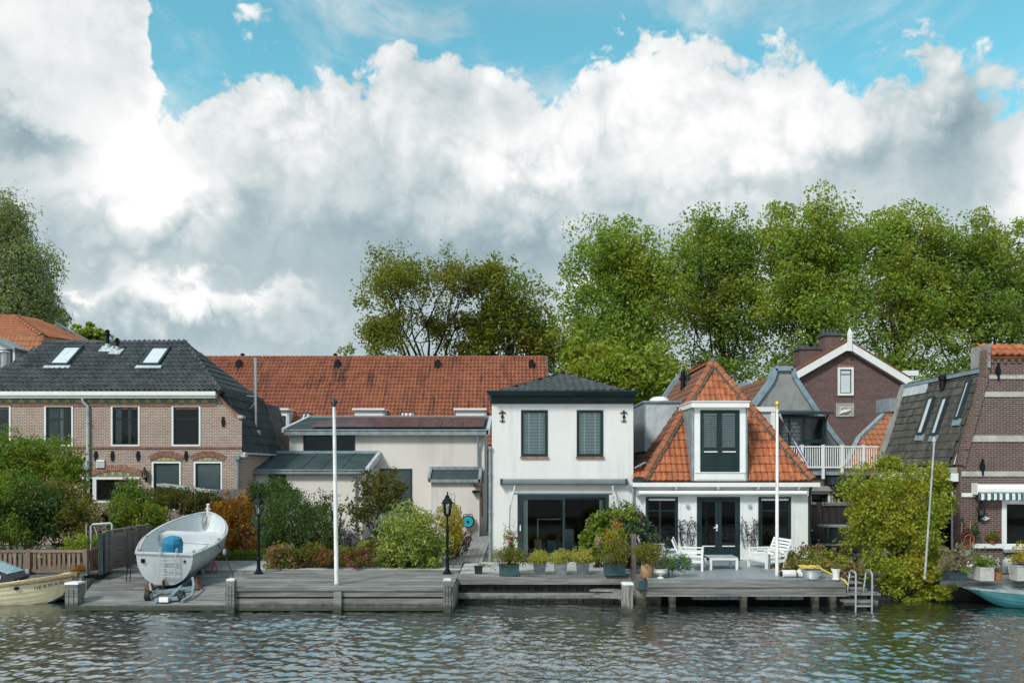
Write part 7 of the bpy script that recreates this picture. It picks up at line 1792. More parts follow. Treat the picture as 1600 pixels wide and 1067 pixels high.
# metal tree sculptures on the wall between the windows
def wall_tree(px, label, seed):
    Y = 27.70; rng = np.random.default_rng(seed); root = thing('wall_sculpture', label, 'sculpture', (PX(px, Y), Y, ZT + .4), 'black metal trees on the cottage wall'); pts = []; mb = MB()
    for k in range(5):
        x0 = PX(px - 9 + k * 4.6, Y); z = PZ(856, Y); path = [(x0, Y - .02, z)]
        for i in range(7):
            x0 += rng.normal() * .035 + (k - 2) * .008; z += .135; path.append((x0, Y - .02 - rng.uniform(0, .02), z))
            for s in range(4 if i > 0 else 1): q = np.array([x0 + rng.normal() * .10, Y - .03 - rng.uniform(0, .03), z + rng.normal() * .06]); mb.tube([path[-1], tuple(q)], .005, 4); pts.append(q)
        mb.tube(path, .011, 5)
    mb.build('branches', 'black_iron', root); leaf_mesh('metal_leaves', np.array(pts), .085, 'leaf_metal', root, seed, aspect=.5)
wall_tree(1072, 'black metal tree wall sculpture left of the french doors', 3); wall_tree(1172, 'black metal tree wall sculpture right of the french doors', 4)

# ------------------------------------------------------------------ pots
def pot(name, label, px0, px1, ptop, pbot, matname, plant, shape='square', group=None, Y=None, z=ZG, cat='flower pot', seed=1, flare=1.0):
    """plant: list of (height px, spread px, leaves, leaf size, material, flowers)"""
    Y = Y or (EYE - z) * F / (pbot - HY); c = Vector((PX((px0 + px1) / 2, Y), Y, z)); w = M_(px1 - px0, Y) / 2; h = M_(pbot - ptop, Y); root = thing(name, label, cat, c, group); mb = MB()
    if shape == 'square':
        f = .88 * flare; mb.hexa([c + Vector((sx * w * f, sy * w * f, .003)) for sx, sy in ((-1, -1), (1, -1), (1, 1), (-1, 1))] + [c + Vector((sx * w, sy * w, h)) for sx, sy in ((-1, -1), (1, -1), (1, 1), (-1, 1))]); mb.build('pot', matname, root)
        mb = MB(); frame = [(-w - .01, w + .01, -w - .01, -w + .03), (-w - .01, w + .01, w - .03, w + .01), (-w - .01, -w + .03, -w + .03, w - .03), (w - .03, w + .01, -w + .03, w - .03)]
        for a, b, q, r in frame: mb.box(c.x + a, c.x + b, c.y + q, c.y + r, c.z + h + .002, c.z + h + .035)
        mb.build('rim', matname, root)
    elif shape == 'trough':
        mb.box(c.x - w, c.x + w, c.y - .18, c.y + .18, z + .003, z + h); mb.build('pot', matname, root); mb = MB(); frame_boxes(mb, c.x - w - .012, c.x + w + .012, z + h - .04, z + h + .004, .03, c.y - .195, c.y - .181, wb=.01); mb.build('rim', matname, root)
    else:
        prof = {'jar': [(.72, 0), (.95, .25), (1.0, .55), (.93, .85), (.82, .97), (.86, 1.0)], 'round': [(.70, 0), (.78, .1), (1.0, .92), (1.05, .93), (1.05, 1.0)], 'urn': [(.55, 0), (.5, .08), (.22, .2), (.25, .34), (.75, .48), (1.0, .70), (.95, .86), (1.1, .95), (1.1, 1.0)], 'tub': [(.78, 0), (1.0, .93), (1.06, .94), (1.06, 1.0)], 'planter': [(.8, 0), (.8, .1), (.66, .14), (.8, .7), (1.0, .86), (1.0, 1.0)]}[shape]
        mb.lathe(c + Vector((0, 0, .003)), [(r * w, t * h) for r, t in prof], 18); mb.build('pot', matname, root, smooth=True)
    mb = MB(); k = .9 if shape != 'trough' else .9; mb.box(c.x - w * .8, c.x + w * .8, c.y - (w * .6 if shape != 'trough' else .15), c.y + (w * .6 if shape != 'trough' else .15), z + h - .05, z + h + .012); mb.build('earth', 'soil', root)
    rng = np.random.default_rng(seed)
    for i, (hp, sp, n, ls, lm, fl, dy, dx) in enumerate(plant):
        hh = M_(hp, Y); sw = M_(sp, Y); cc = (c.x + M_(dx, Y), c.y + dy, z + h + hh * .5 - .04); p, cl = blob(rng, n, cc, (sw / 2, min(sw / 2, .55), hh / 2), shell=.5, per=25, spread=.22); leaf_mesh('foliage', p, ls, lm, root, seed + i)
        if fl:
            nf, fs, fm = fl; fp = [np.array(cl[j]) + (np.array(cl[j]) - np.array(cc)) * .12 + np.array((0, -.04, .02)) + rng.normal(size=(9, 3)) * fs * .6 for j in rng.permutation(len(cl))[:nf]]; leaf_mesh('blossom', np.concatenate(fp), fs, fm, root, seed + 9 + i, aspect=.9)
        mb = MB(); [mb.tube(bend(rng, (c.x + M_(dx, Y) * .3, c.y, z + h), q, 3, .2), [.01, .008, .006, .004], 4) for q in cl[rng.permutation(len(cl))[:6]]]; mb.build('stem', 'bark', root)
    return root
GP = 'blue grey square pots in a row on the quay'
for px0, px1, mt, lb, sd in ((833.5, 852.5, 'blue_pot', 'first square pot with bushy conifer from the teal rose planter', 1), (866, 885.5, 'blue_pot_light', 'palest square pot with bushy conifer, middle of the row of three', 2), (901, 920, 'blue_pot', 'third square pot with bushy conifer, next to the hydrangea', 3)):
    pot('square_pot', lb, px0, px1, 880.5, 896.5, mt, [(24, 32, 2400, .05, 'leaf_conifer', None, 0, 0)], 'square', GP, seed=sd)
pot('rose_planter', 'teal trough planter with trailing plants and tall red roses by the sliding door', 780, 811, 881, 897, 'teal_pot', [(32, 52, 2200, .06, 'leaf_olive', (10, .04, 'petal_rose'), -.05, 0), (58, 26, 700, .065, 'leaf_shrub', (16, .05, 'petal_red'), .08, 4), (82, 34, 60, .05, 'leaf_twig', (12, .03, 'petal_red'), .05, 0)], 'trough', seed=11)
pot('rose_planter', 'teal trough planter with trailing plants and red flowers beside the brown post', 944, 976, 880, 898, 'teal_pot', [(34, 56, 2400, .06, 'leaf_olive', (14, .04, 'petal_lilac'), -.08, 0), (64, 40, 1500, .07, 'leaf_lime', (22, .06, 'petal_red'), .1, 0)], 'trough', seed=12)
pot('small_pot', 'small dark pot with a dry trailing plant on the pavement', 741.5, 754, 885.5, 896, 'rubber', [(9, 24, 160, .05, 'leaf_twig', None, 0, 3)], 'square', seed=13)
pot('clay_jar', 'tall brown glazed jar overflowing with plants beside the brown post', 1001, 1021, 880, 902, 'jar_brown', [(32, 48, 2200, .065, 'leaf_olive', (4, .045, 'petal_rose'), 0, 2)], 'jar', z=ZT, seed=14)
pot('white_urn', 'white footed urn vase on the terrace edge', 1022.5, 1042, 888.5, 903, 'bird_white', [(12, 16, 120, .05, 'leaf_olive', None, .1, 0)], 'urn', z=ZT, seed=15)
pot('tin_pot', 'small grey tin pot with blue lobelia flowers beside the white urn', 1043, 1052, 890, 902, 'blue_pot_light', [(22, 30, 500, .05, 'leaf_shrub', None, .08, 0), (26, 42, 1300, .055, 'leaf_shrub', (34, .045, 'petal_blue'), .05, 16)], 'round', z=ZT, seed=16)
pot('lavender_pot', 'low pot with thin grey green shoots behind the white urn', 1030, 1046, 884, 898, 'blue_pot', [(44, 30, 320, .05, 'leaf_bluegreen', None, .1, 0)], 'round', z=ZT, seed=17, Y=25.2)
pot('garden_planter', 'white pedestal planter at the right end of the terrace', 1299, 1313, 888, 905, 'bird_white', [(8, 20, 120, .06, 'leaf_olive', None, 0, 0)], 'planter', z=ZT, seed=18)
pot('window_pot', 'grey bucket of red geraniums hanging at the picket fence corner', 119, 132, 893, 903, 'tin', [(13, 24, 380, .05, 'leaf_shrub', (9, .05, 'petal_red'), 0, -1)], 'round', Y=24.25, z=PZ(903, 24.25), seed=19)
pot('red_leaf_tub', 'dark tub with crimson leaved plant under the brick house window', 160, 172, 806, 816, 'rubber', [(11, 18, 300, .07, 'leaf_crimson', None, 0, 0)], 'round', Y=31.5, z=PZ(816, 31.5), seed=20)
# right quay
pot('concrete_planter', 'square concrete planter with white flowers below the white ledge', 1525, 1547, 886.5, 906, 'concrete_pot', [(22, 34, 800, .06, 'leaf_shrub', (16, .07, 'petal_white'), 0, 0), (40, 22, 90, .06, 'leaf_lime', None, .1, -8)], 'square', seed=21, flare=1.1)
pot('terracotta_pot', 'terracotta pot with a teal painted base on the right quay', 1551, 1565, 892, 905, 'terracotta', [(8, 14, 140, .05, 'leaf_dark', None, 0, 0)], 'round', seed=22)
pot('concrete_planter', 'large concrete trough with yellow green shrub at the right quay edge', 1583, 1612, 882, 906, 'concrete_pot', [(34, 40, 700, .07, 'leaf_yellow', None, 0, 2)], 'trough', seed=23)
pot('grass_bowl', 'dark low bowl with wispy brown grasses on the right quay', 1478, 1506, 893, 906, 'dark_frame', [(46, 50, 420, .13, 'leaf_twig', None, .1, 0), (14, 34, 300, .06, 'leaf_lime', None, 0, 8)], 'trough', seed=24)
pot('zinc_bucket', 'zinc bucket hanging on the dark brick wall under the hose', 1503, 1517, 858, 873, 'galvanised', [(4, 12, 30, .05, 'leaf_dark', None, 0, 0)], 'tub', Y=26.9, z=PZ(873, 26.9), seed=25)
pot('geranium_pot', 'small pot with red flowers on the white window ledge', 1545, 1555, 845, 849, 'terracotta', [(20, 26, 420, .06, 'leaf_shrub', (9, .05, 'petal_red'), 0, 0)], 'round', Y=27.1, z=PZ(849, 27.1), seed=26)
def balls():
    for px, py, r, mt, lb in ((1455.5, 883, 5, 'bird_white', 'pale garden globe at the foot of the thin leaning pole'), (1516, 882, 6, 'dome', 'white glass globe beside the concrete planter'), (1497, 886, 5, 'bird_white', 'cream garden globe beside the white glass globe'), (1505, 884.5, 3.5, 'stone', 'small stone globe right behind the grass bowl')):
        Y = 25.1; c = P(px, py, Y); rr = M_(r, Y); o = thing('garden_globe', lb, 'globe', c, 'garden globes on the right quay'); mb = MB(); mb.ball(c, rr, 16); mb.build('globe', mt, o, smooth=True); mb = MB(); mb.lathe((c.x, c.y, ZG), [(rr * .5, 0), (.02, .05), (.02, c.z - ZG - rr * .9), (rr * .3, c.z - ZG - rr * .85)], 8); mb.build('stand', 'dark_frame', o)
balls()
def watering_can():
    Y = 24.9; c = Vector((PX(1575, Y), Y, ZG)); r = thing('watering_can', 'old zinc watering can beside the large concrete trough', 'watering can', c); mb = MB(); mb.lathe(c, [(.17, 0), (.17, .36), (.10, .44), (.10, .48)], 14); mb.build('body', 'tin', r, smooth=True); mb = MB(); mb.tube([c + Vector((-.16, 0, .08)), c + Vector((-.36, 0, .30)), c + Vector((-.44, 0, .42))], [.03, .022, .018], 8); mb.build('spout', 'tin', r); mb = MB(); mb.tube([c + Vector((.08, 0, .46)), c + Vector((.20, 0, .50)), c + Vector((.25, 0, .30)), c + Vector((.16, 0, .12))], .012, 6); mb.build('handle', 'tin', r)
    c = Vector((PX(1569, 24.7), 24.7, ZG)); r = thing('tin_bucket', 'small blue grey tin bucket beside the terracotta pot', 'bucket', c); mb = MB(); mb.lathe(c, [(.07, 0), (.10, .20), (.105, .21), (.105, .23)], 12); mb.build('body', 'blue_pot_light', r); mb = MB(); mb.tube([c + Vector((-.1, 0, .22)), c + Vector((0, -.05, .16)), c + Vector((.1, 0, .22))], .006, 5); mb.build('handle', 'tin', r)
watering_can()
def wall_items():
    Y = 27.1; c = P(1511, 838, Y); r = thing('garden_hose', 'black and orange garden hose coiled on the dark brick wall', 'hose', c)
    for k, (mt, rad, dz) in enumerate((('rubber', .17, .1), ('orange_hose', .21, -.06), ('rubber', .24, -.02), ('orange_hose', .17, -.12))):
        mb = MB(); mb.tube([c + Vector((rad * math.cos(a), -.03 - .03 * k, rad * 1.1 * math.sin(a) + dz)) for a in np.linspace(0, 6.28, 22)], .018, 6); mb.build('coil', mt, r)
    mb = MB(); mb.box(c.x - .03, c.x + .03, c.y - .16, c.y + .09, c.z + .12, c.z + .18); mb.build('hook', 'black_iron', r)
    c = P(1539.5, 809.5, Y); r = thing('wall_ornament', 'cream shell shaped ornament on the dark brick wall', 'ornament', c); mb = MB(); mb.prism([c + Vector(q) for q in ((-.17, 0, 0), (-.06, 0, -.05), (0, 0, -.09), (.06, 0, -.05), (.17, 0, 0), (.06, 0, .05), (0, 0, .09), (-.06, 0, .05))], (0, .04, 0)); mb.build('plaque', 'bird_white', r); mb = MB(); mb.box(c.x - .02, c.x + .02, c.y + .04, c.y + .095, c.z - .02, c.z + .02); mb.build('hook', 'black_iron', r)
    for px, t_, lb in ((1502, 815, 'thin wooden garden pole with star top leaning at the brick corner'), (1515.5, 812, 'thin wooden garden pole behind the teal wall plant')):
        b = Vector((PX(px, 26.95), 26.95, ZG)); r = thing('garden_pole', lb, 'pole', b); mb = MB(); mb.tube([b, P(px + 1, t_, 27.05)], .018, 6); mb.build('pole', 'jar_brown', r)
        if px < 1510: mb = MB(); q = P(px + 1, t_ - 2, 27.04); mb.prism([q + Vector((.12 * (1 if i % 2 == 0 else .45) * math.cos(i * math.pi / 5), 0, .12 * (1 if i % 2 == 0 else .45) * math.sin(i * math.pi / 5))) for i in range(10)], (0, .03, 0)); mb.build('star', 'dark_frame', r)
    shrub('wall_plant', 'blue green trailing plant hanging on the dark brick wall', [((PX(1525, 27.0), 27.0, PZ(826, 27)), (.16, .08, .34), 260)], .075, 'leaf_bluegreen', (PX(1525, 27.05), 27.08, PZ(815, 27)), 'plant', seed=5, hang=9, stems=3)
wall_items()
def table_door():
    Y = 26.7; c = Vector((PX(1466, 26.4), 26.6, ZG)); r = thing('high_table', 'dark standing table with a yellow tray beside the garden door', 'table', c); mb = MB(); mb.box(c.x - .28, c.x + .28, c.y - .2, c.y + .2, .78 + ZG, .80 + ZG); mb.build('top', 'dark_frame', r)
    for sx in (-.24, .24): mb = MB(); mb.tube([(c.x + sx, c.y, ZG), (c.x + sx * .4, c.y, .78 + ZG)], .02, 6); mb.build('leg', 'dark_frame', r)
    t = thing('tray', 'yellow wooden tray lying on the dark standing table', 'tray', (c.x, c.y, .8 + ZG)); mb = MB(); mb.box(c.x - .22, c.x + .2, c.y - .13, c.y + .13, .803 + ZG, .83 + ZG); frame_boxes(mb, c.x - .23, c.x + .21, .831 + ZG, .87 + ZG, .02, c.y - .14, c.y - .12); mb.build('tray', 'yellow_hose', t)
table_door()
# fenders, tub with the yellow hose
def fender(px0, px1, py, label, yaw):
    Y = 23.35; c = P((px0 + px1) / 2, py, Y); L = M_(px1 - px0, Y); r = thing('boat_fender', label, 'fender', c, 'boat fenders lying on the terrace'); d = Vector((math.cos(yaw), math.sin(yaw), 0)); rad = .115; c.z = ZT + rad + .004
    mb = MB(); mb.tube([c - d * L * .36, c - d * L * .33, c + d * L * .33, c + d * L * .36], [rad * .8, rad, rad, rad * .8], 14); mb.build('body', 'bird_white', r, smooth=True)
    for s in (-1, 1): mb = MB(); mb.tube([c + d * s * L * .362, c + d * s * L * .44, c + d * s * L * .5], [rad * .78, rad * .5, rad * .2], 12); mb.build('end', 'rubber', r, smooth=True)
fender(1217, 1247, 897, 'white cylindrical boat fender at the foot of the golden topped flagpole', 0.06); fender(1243, 1262, 898.5, 'white boat fender with its black end towards the water beside the zinc tub', R(-62))
pot('zinc_tub', 'pale zinc tub on the terrace edge filled with a yellow hose', 1252.5, 1284, 890, 903.5, 'galvanised', [], 'tub', z=ZT, seed=27)
def yellow_hose():
    Y = 23.45; r = thing('yellow_hose', 'yellow hose coiled in the zinc tub and trailing over the terrace edge', 'hose', P(1268, 888, Y)); c = P(1264, 888.5, Y + .12); pts = []
    for i in range(46): a = i * .42; pts.append(c + Vector(((.26 + .06 * math.sin(i * 1.3)) * math.cos(a), .2 * math.sin(a), .02 + .05 * math.sin(i * .7) + i * .001)))
    pts += [P(1284, 889, 23.3), P(1292, 893, 23.25), P(1300, 897, 23.2), P(1310, 901, 23.1), P(1319, 906, 22.93), P(1325, 913, 22.88)]
    mb = MB(); mb.tube(pts, .026, 8); mb.build('hose', 'yellow_hose', r, smooth=True)
yellow_hose()
def hose_reel():
    Y = 37.6; c = P(731, 814.5, Y); r = thing('hose_reel', 'turquoise garden hose reel hanging on the plastered wall', 'hose reel', c); K = 24
    def disc(rad, y0, y1, m): mb = MB(); mb.prism([(c.x + rad * math.cos(2 * math.pi * i / K), y0, c.z + rad * math.sin(2 * math.pi * i / K)) for i in range(K)], (0, y1 - y0, 0)); return mb.build(*m)
    disc(.30, Y, Y + .12, ('hose_coil', 'rubber', r)); disc(.25, Y - .04, Y - .002, ('disc', 'turquoise', r)); disc(.07, Y - .08, Y - .042, ('hub', 'dark_frame', r))
    mb = MB(); mb.tube([c + Vector((-.28, .06, .05)), c + Vector((-.2, .06, .34)), c + Vector((.2, .06, .34)), c + Vector((.3, .06, .05))], .022, 6); mb.build('frame', 'black_iron', r)
    mb = MB(); mb.tube([c + Vector((.28, .05, -.05)), c + Vector((.42, .08, -.25)), c + Vector((.30, .08, -.45)), c + Vector((-.1, .08, -.42))], .018, 6); mb.build('hose_end', 'rust', r)
    mb = MB(); mb.box(c.x - .05, c.x + .05, Y + .122, 37.9, c.z - .05, c.z + .05); mb.build('wall_bracket', 'black_iron', r)
hose_reel()
def trellis():
    Y = 30.5; r = thing('wire_trellis', 'thin black wire trellis standing among the yellow shrub', 'trellis', (PX(703, Y), Y, ZG))
    for q in (699.5, 705, 710.5): mb = MB(); mb.tube([(PX(q, Y), Y, ZG), P(q, 771, Y)], .008, 5); mb.build('upright', 'black_iron', r)
    for q in (771, 780, 792, 806): mb = MB(); mb.tube([P(699, q, Y), P(711, q, Y)], .007, 5); mb.build('wire', 'black_iron', r)
trellis()
# storage corner between cottage and ivy
def shed_corner():
    Y = 30.8; x = lambda p: PX(p, Y); z = lambda p: PZ(p, Y); r = thing('garden_shed', 'dark stained board shed squeezed between the cottage and the ivy', 'shed', (x(1300), Y, ZG))
    n = 10; a, b = x(1283), x(1345)
    for i in range(n): mb = MB(); q0, q1 = a + (b - a) * i / n, a + (b - a) * (i + 1) / n; mb.box(q0 + .006, q1 - .006, Y + (.012 if i % 2 else 0), Y + .06, ZG, z(790)); mb.build('board', 'dark_shed', r)
    mb = MB(); mb.box(a - .05, b + .05, Y - .05, Y + 1.6, z(790) + .004, z(787)); mb.build('roof', 'panel_wood', r); mb = MB(); mb.box(a + .004, b, Y + .064, Y + 1.5, ZG, z(790)); mb.build('body', 'dark_shed', r); mb = MB(); mb.box(x(1277), x(1283) - .01, Y - .1, Y + .1, ZG, z(784)); mb.build('corner_post', 'dark_shed', r)
    Yt = 29.3; c = Vector((PX(1307, Yt), Yt, ZG)); t = thing('work_table', 'grey topped work table with shelf in front of the dark shed', 'table', c); zt = PZ(821, Yt)
    mb = MB(); mb.box(PX(1286, Yt), PX(1335, Yt), Yt - .05, Yt + .6, zt - .06, zt); mb.build('top', 'concrete', t); mb = MB(); mb.box(PX(1289, Yt), PX(1335, Yt), Yt, Yt + .5, PZ(852, Yt), PZ(850, Yt)); mb.build('shelf', 'concrete', t)
    for q in (1291, 1303, 1332): mb = MB(); mb.box(PX(q, Yt) - .1 * (q == 1303) - .03, PX(q, Yt) + .1 * (q == 1303) + .03, Yt + .02, Yt + .1, ZG, zt - .062); mb.build('leg', 'dark_frame', t)
    Yl = 31.6; k = thing('rack', 'low grey rack against the annex wall beside the dark shed', 'rack', (PX(1271, Yl), Yl, ZG))
    for q in (828, 850, 858): mb = MB(); mb.box(PX(1265, Yl), PX(1280, Yl), Yl, Yl + .4, PZ(q + 1.5, Yl), PZ(q, Yl)); mb.build('shelf', 'concrete', k)
    for q in (1266, 1279): mb = MB(); mb.box(PX(q, Yl) - .02, PX(q, Yl) + .02, Yl + .38, Yl + .42, ZG, PZ(826, Yl)); mb.build('post', 'dark_frame', k)
    l = thing('floodlight', 'small black floodlight on the corner of the dark shed', 'lamp', P(1288, 781, 30.7)); mb = MB(); q = P(1288, 781, 30.7); mb.box(q.x - .07, q.x + .07, q.y - .05, q.y + .03, q.z - .07, q.z + .07); mb.build('head', 'black_iron', l); mb = MB(); mb.tube([q + Vector((.02, .0, -.06)), q + Vector((.03, .12, -.14))], .015, 5); mb.build('bracket', 'black_iron', l)
shed_corner()

# =================================================================== VEGETATION
def B_(px, py, Y, rx, ry, depth, n): return ((PX(px, Y), Y, PZ(py, Y)), (M_(rx, Y), depth, M_(ry, Y)), n)
# row of plane trees behind the houses
GT = 'tall plane trees behind the houses'
def plane(px, top, w, Y, label, seed, leaf='leaf_plane', n=31000, low=600):
    ct, h = (top + low) / 2, (low - top) / 2; b = (PX(px, Y), Y, ZG)
    bl = [B_(px - w * .12, ct - h * .46, Y, w * .40, h * .48, 3.2, int(n * .30)), B_(px + w * .20, ct - h * .28, Y + .5, w * .38, h * .5, 3.2, int(n * .24)), B_(px - w * .18, ct + h * .12, Y, w * .46, h * .46, 3.6, int(n * .24)), B_(px + w * .12, ct + h * .30, Y - .5, w * .52, h * .50, 3.4, int(n * .20)), B_(px, ct + h * .84, Y - .4, w * .52, h * .30, 3.0, int(n * .13))]
    return tree('plane_tree', label, b, bl, .265, leaf, 'tree', GT, .36, 'bark', seed, limbs=30, per=85, spread=.145, shell=.52, twigs=80, fork=.28)
plane(975, 332, 182, 60, 'broad plane tree with yellowing top behind the white house, first of the row', 11, n=36000, low=640)
plane(1125, 314, 172, 63, 'tall plane tree rising behind the cottage roof peak', 12, 'leaf_plane_green')
plane(1268, 303, 178, 60, 'tallest plane tree, behind the purple gable finial', 13)
plane(1412, 310, 178, 62, 'plane tree with loose yellow green top behind the slate roof', 14, n=29000)
plane(1532, 330, 140, 61, 'plane tree with open crown above the tiled gable head', 15, 'leaf_plane_green', n=21000)
plane(1632, 342, 130, 63, 'plane tree cut off by the picture edge behind the brick gable', 16, n=19000)
tree('lime_tree', 'lower bright green tree behind the grey hip roof', (PX(940, 50), 50, ZG), [B_(935, 590, 50, 58, 48, 2.4, 6000), B_(1000, 600, 50, 60, 56, 2.4, 6500), B_(905, 560, 52, 28, 30, 2, 1800)], .34, 'leaf_lime', seed=21, trunk_r=.22, limbs=14, per=70)
# thin beech with bare limbs, and the rust coloured one beside it
def beech():
    Y = 62; rng = np.random.default_rng(31); root = thing('beech_tree', 'half bare fan shaped beech tree above the red roof', 'tree', (PX(668, Y), Y, ZG)); mb = MB(); tips = []
    b = Vector((PX(668, Y), Y, ZG)); starts = []
    def grow(p, d, L, r, lv):
        d = d.normalized(); k = 4; pts = [p]; q = p.copy(); dd = d.copy()
        for i in range(k):
            dd = (dd + Vector(rng.normal(size=3) * .13) + Vector((0, 0, .06))).normalized(); q = q + dd * L / k; pts.append(q.copy())
        mb.tube(pts, [r * (1 - .5 * i / k) for i in range(k + 1)], 6 if lv < 2 else 4)
        if lv >= 2: tips.append((pts[2], lv))
        if lv >= 4: tips.append((q, lv)); return
        for i in range(3 if lv < 3 else 4):
            sp = .42 if lv else .5; nd = (dd + Vector(rng.normal(size=3) * sp * 1.15)).normalized(); j = 4 if i < 2 else 3
            grow(pts[j], nd, L * rng.uniform(.62, .82), r * .55, lv + 1)
    for px, tx, hz in ((640, -.60, 1.0), (655, -.28, 1.2), (672, .05, 1.3), (690, .28, 1.2), (664, -.48, .85), (676, .16, 1.3), (650, -.75, .75), (646, -.95, .55), (656, -.8, .42), (684, .55, .66), (668, -.2, .68)):
        grow(Vector((PX(px, Y), Y + rng.normal() * .5, PZ(570, Y))), Vector((tx, rng.normal() * .25, hz)), 3.4 if hz > .7 else 1.9, .12 if hz > .7 else .07, 0)
    for px in (640, 655, 672, 690): mb.tube([b + Vector((0, 0, 0)), b + Vector((PX(px, Y) - b.x, 0, 0)) * .5 + Vector((0, 0, 5)), Vector((PX(px, Y), Y, PZ(568, Y)))], [.4, .22, .13], 8)
    mb.build('trunk', 'bark_dark', root)
    T = np.array([tuple(t[0]) for t in tips]); w = np.where(T[:, 2] > PZ(440, Y), .36, .58) * rng.uniform(.1, 1.6, len(T)); pts = []
    for t, k in zip(T, w): pts.append(t + np.clip(rng.normal(size=(int(14 * k), 3)), -1.4, 1.4) * .30)
    leaf_mesh('crown', np.concatenate(pts), .22, 'leaf_beech', root, 31, aspect=.7)
beech()
tree('copper_beech', 'dense rust tinged beech tree beside the half bare one', (PX(800, 64), 64, ZG), [B_(775, 470, 64, 45, 62, 2.6, 3000), B_(812, 500, 64, 55, 66, 2.8, 5200), B_(850, 545, 64, 38, 44, 2.6, 3600), B_(750, 540, 64, 40, 36, 2.4, 3000), B_(770, 425, 64, 26, 26, 1.6, 1000)], .30, 'leaf_rust', seed=33, trunk_r=.35, limbs=22, per=60, twigs=60, fork=.2)
tree('sapling_tree', 'thin sapling top peeping over the red roof ridge', (PX(543, 58), 58, ZG), [B_(543, 552, 58, 15, 16, .8, 160)], .26, 'leaf_willow', seed=34, trunk_r=.08, limbs=10, twigs=10, per=12)
tree('willow_tree', 'tall silvery willow tree at the left edge behind the orange roof', (PX(0, 80), 80, ZG), [B_(10, 370, 80, 34, 64, 3.2, 7000), B_(-30, 420, 80, 60, 100, 4, 9000), B_(44, 430, 80, 38, 56, 3.2, 6500), B_(30, 490, 80, 52, 40, 3.2, 6500), B_(66, 470, 80, 22, 46, 2.4, 2400)], .42, 'leaf_willow', seed=35, trunk_r=.45, limbs=26, per=45, spread=.22, hang=1.3, aspect=.28, bark='bark_pale')
tree('birch_tree', 'wispy birch tree top between the willow and the black roof', (PX(98, 84), 84, ZG), [B_(96, 498, 84, 15, 20, 1.4, 700)], .36, 'leaf_willow', seed=36, trunk_r=.15, per=22, limbs=12, twigs=10, aspect=.35, hang=1)
tree('maple_tree', 'small green tree top peeping over the black roof ridge', (PX(146, 60), 60, ZG), [B_(146, 526, 60, 22, 16, 1.3, 1300)], .36, 'leaf_lime', seed=37, trunk_r=.15, per=40, limbs=10)
# garden left of the slipway
Yq = 27.8
shrub('leafy_tree', 'large fresh green leafy tree covering the lower left windows', [B_(20, 716, 30, 52, 42, 1.5, 6300), B_(70, 722, 30, 50, 36, 1.5, 6300), B_(-30, 720, 30, 60, 50, 1.6, 5250), B_(108, 742, 29.6, 26, 22, 1.0, 1950)], .115, 'leaf_shrub', (PX(40, 30), 30, ZG), 'tree', seed=41, stems=14, per=60)
shrub('garden_bush', 'dark green dense bush behind the picket fence', [B_(40, 800, 27.6, 68, 52, 1.3, 12350), B_(-30, 800, 27.6, 60, 60, 1.3, 6650), B_(95, 815, 27.8, 34, 44, 1.0, 4180)], .10, 'leaf_dark', (PX(40, 27.6), 27.6, ZG), 'bush', seed=42, per=60)
shrub('garden_bush', 'mid green bush with bronze tips above the slipway fence corner', [B_(95, 786, 28.4, 46, 36, 1.0, 7140), B_(122, 815, 27.6, 26, 40, .8, 3400)], .09, 'leaf_olive', (PX(100, 28), 28, ZG), 'bush', seed=43, per=50)
shrub('garden_bush', 'light green bush sprawling at the left picture edge', [B_(10, 770, 27.0, 40, 40, 1.0, 4160), B_(18, 830, 26.4, 26, 30, .8, 1920)], .09, 'leaf_shrub', (PX(10, 27), 27, ZG), 'bush', seed=44)
shrub('weed_clump', 'feathery light green weeds behind the picket fence corner', [B_(118, 848, 25.6, 22, 18, .5, 1300), B_(150, 846, 25.9, 14, 12, .4, 500)], .07, 'leaf_lime', (PX(120, 25.6), 25.6, ZG), 'plant', seed=45, stems=5)
shrub('lavender', 'pale grey flowering herbs poking through the picket fence', [B_(55, 866, 24.85, 36, 16, .25, 500), B_(30, 882, 24.8, 20, 16, .2, 240)], .06, 'leaf_bluegreen', (PX(55, 24.85), 24.85, ZG), 'plant', seed=46, flowers=[(9, .045, 'petal_white', 1.25)])
shrub('climbing_hedge', 'dense green climber hedge with bronze leaves behind the slipway fence', [B_(205, 796, 29.0, 32, 34, .7, 5440), B_(235, 808, 28.8, 26, 26, .6, 3200), B_(186, 830, 28.4, 22, 26, .5, 1920)], .10, 'leaf_shrub', (PX(210, 29), 29, ZG), 'hedge', seed=47)
shrub('vine', 'reddish vine spreading over the pergola in front of the brick house', [B_(262, 776, 31.8, 34, 16, .5, 2250), B_(300, 786, 31.2, 46, 20, .5, 3000), B_(240, 790, 30.5, 30, 20, .5, 1800)], .10, 'leaf_pear', (PX(280, 31.4), 31.4, ZG), 'vine', seed=48)
shrub('bare_bush', 'brown bare twiggy bush before the wide brick house window', [B_(203, 757, 32.4, 16, 11, .5, 320)], .09, 'leaf_twig', (PX(203, 32.4), 32.4, ZG), 'bush', seed=49, stems=16)
shrub('hazel_bush', 'orange and yellow autumn coloured bush behind the silver boat', [B_(364, 800, 30.4, 34, 28, .7, 2600), B_(374, 842, 30.0, 26, 34, .6, 2200), B_(346, 838, 30.4, 20, 30, .5, 1200)], .115, 'leaf_autumn', (PX(364, 30.3), 30.3, ZG), 'bush', seed=50)
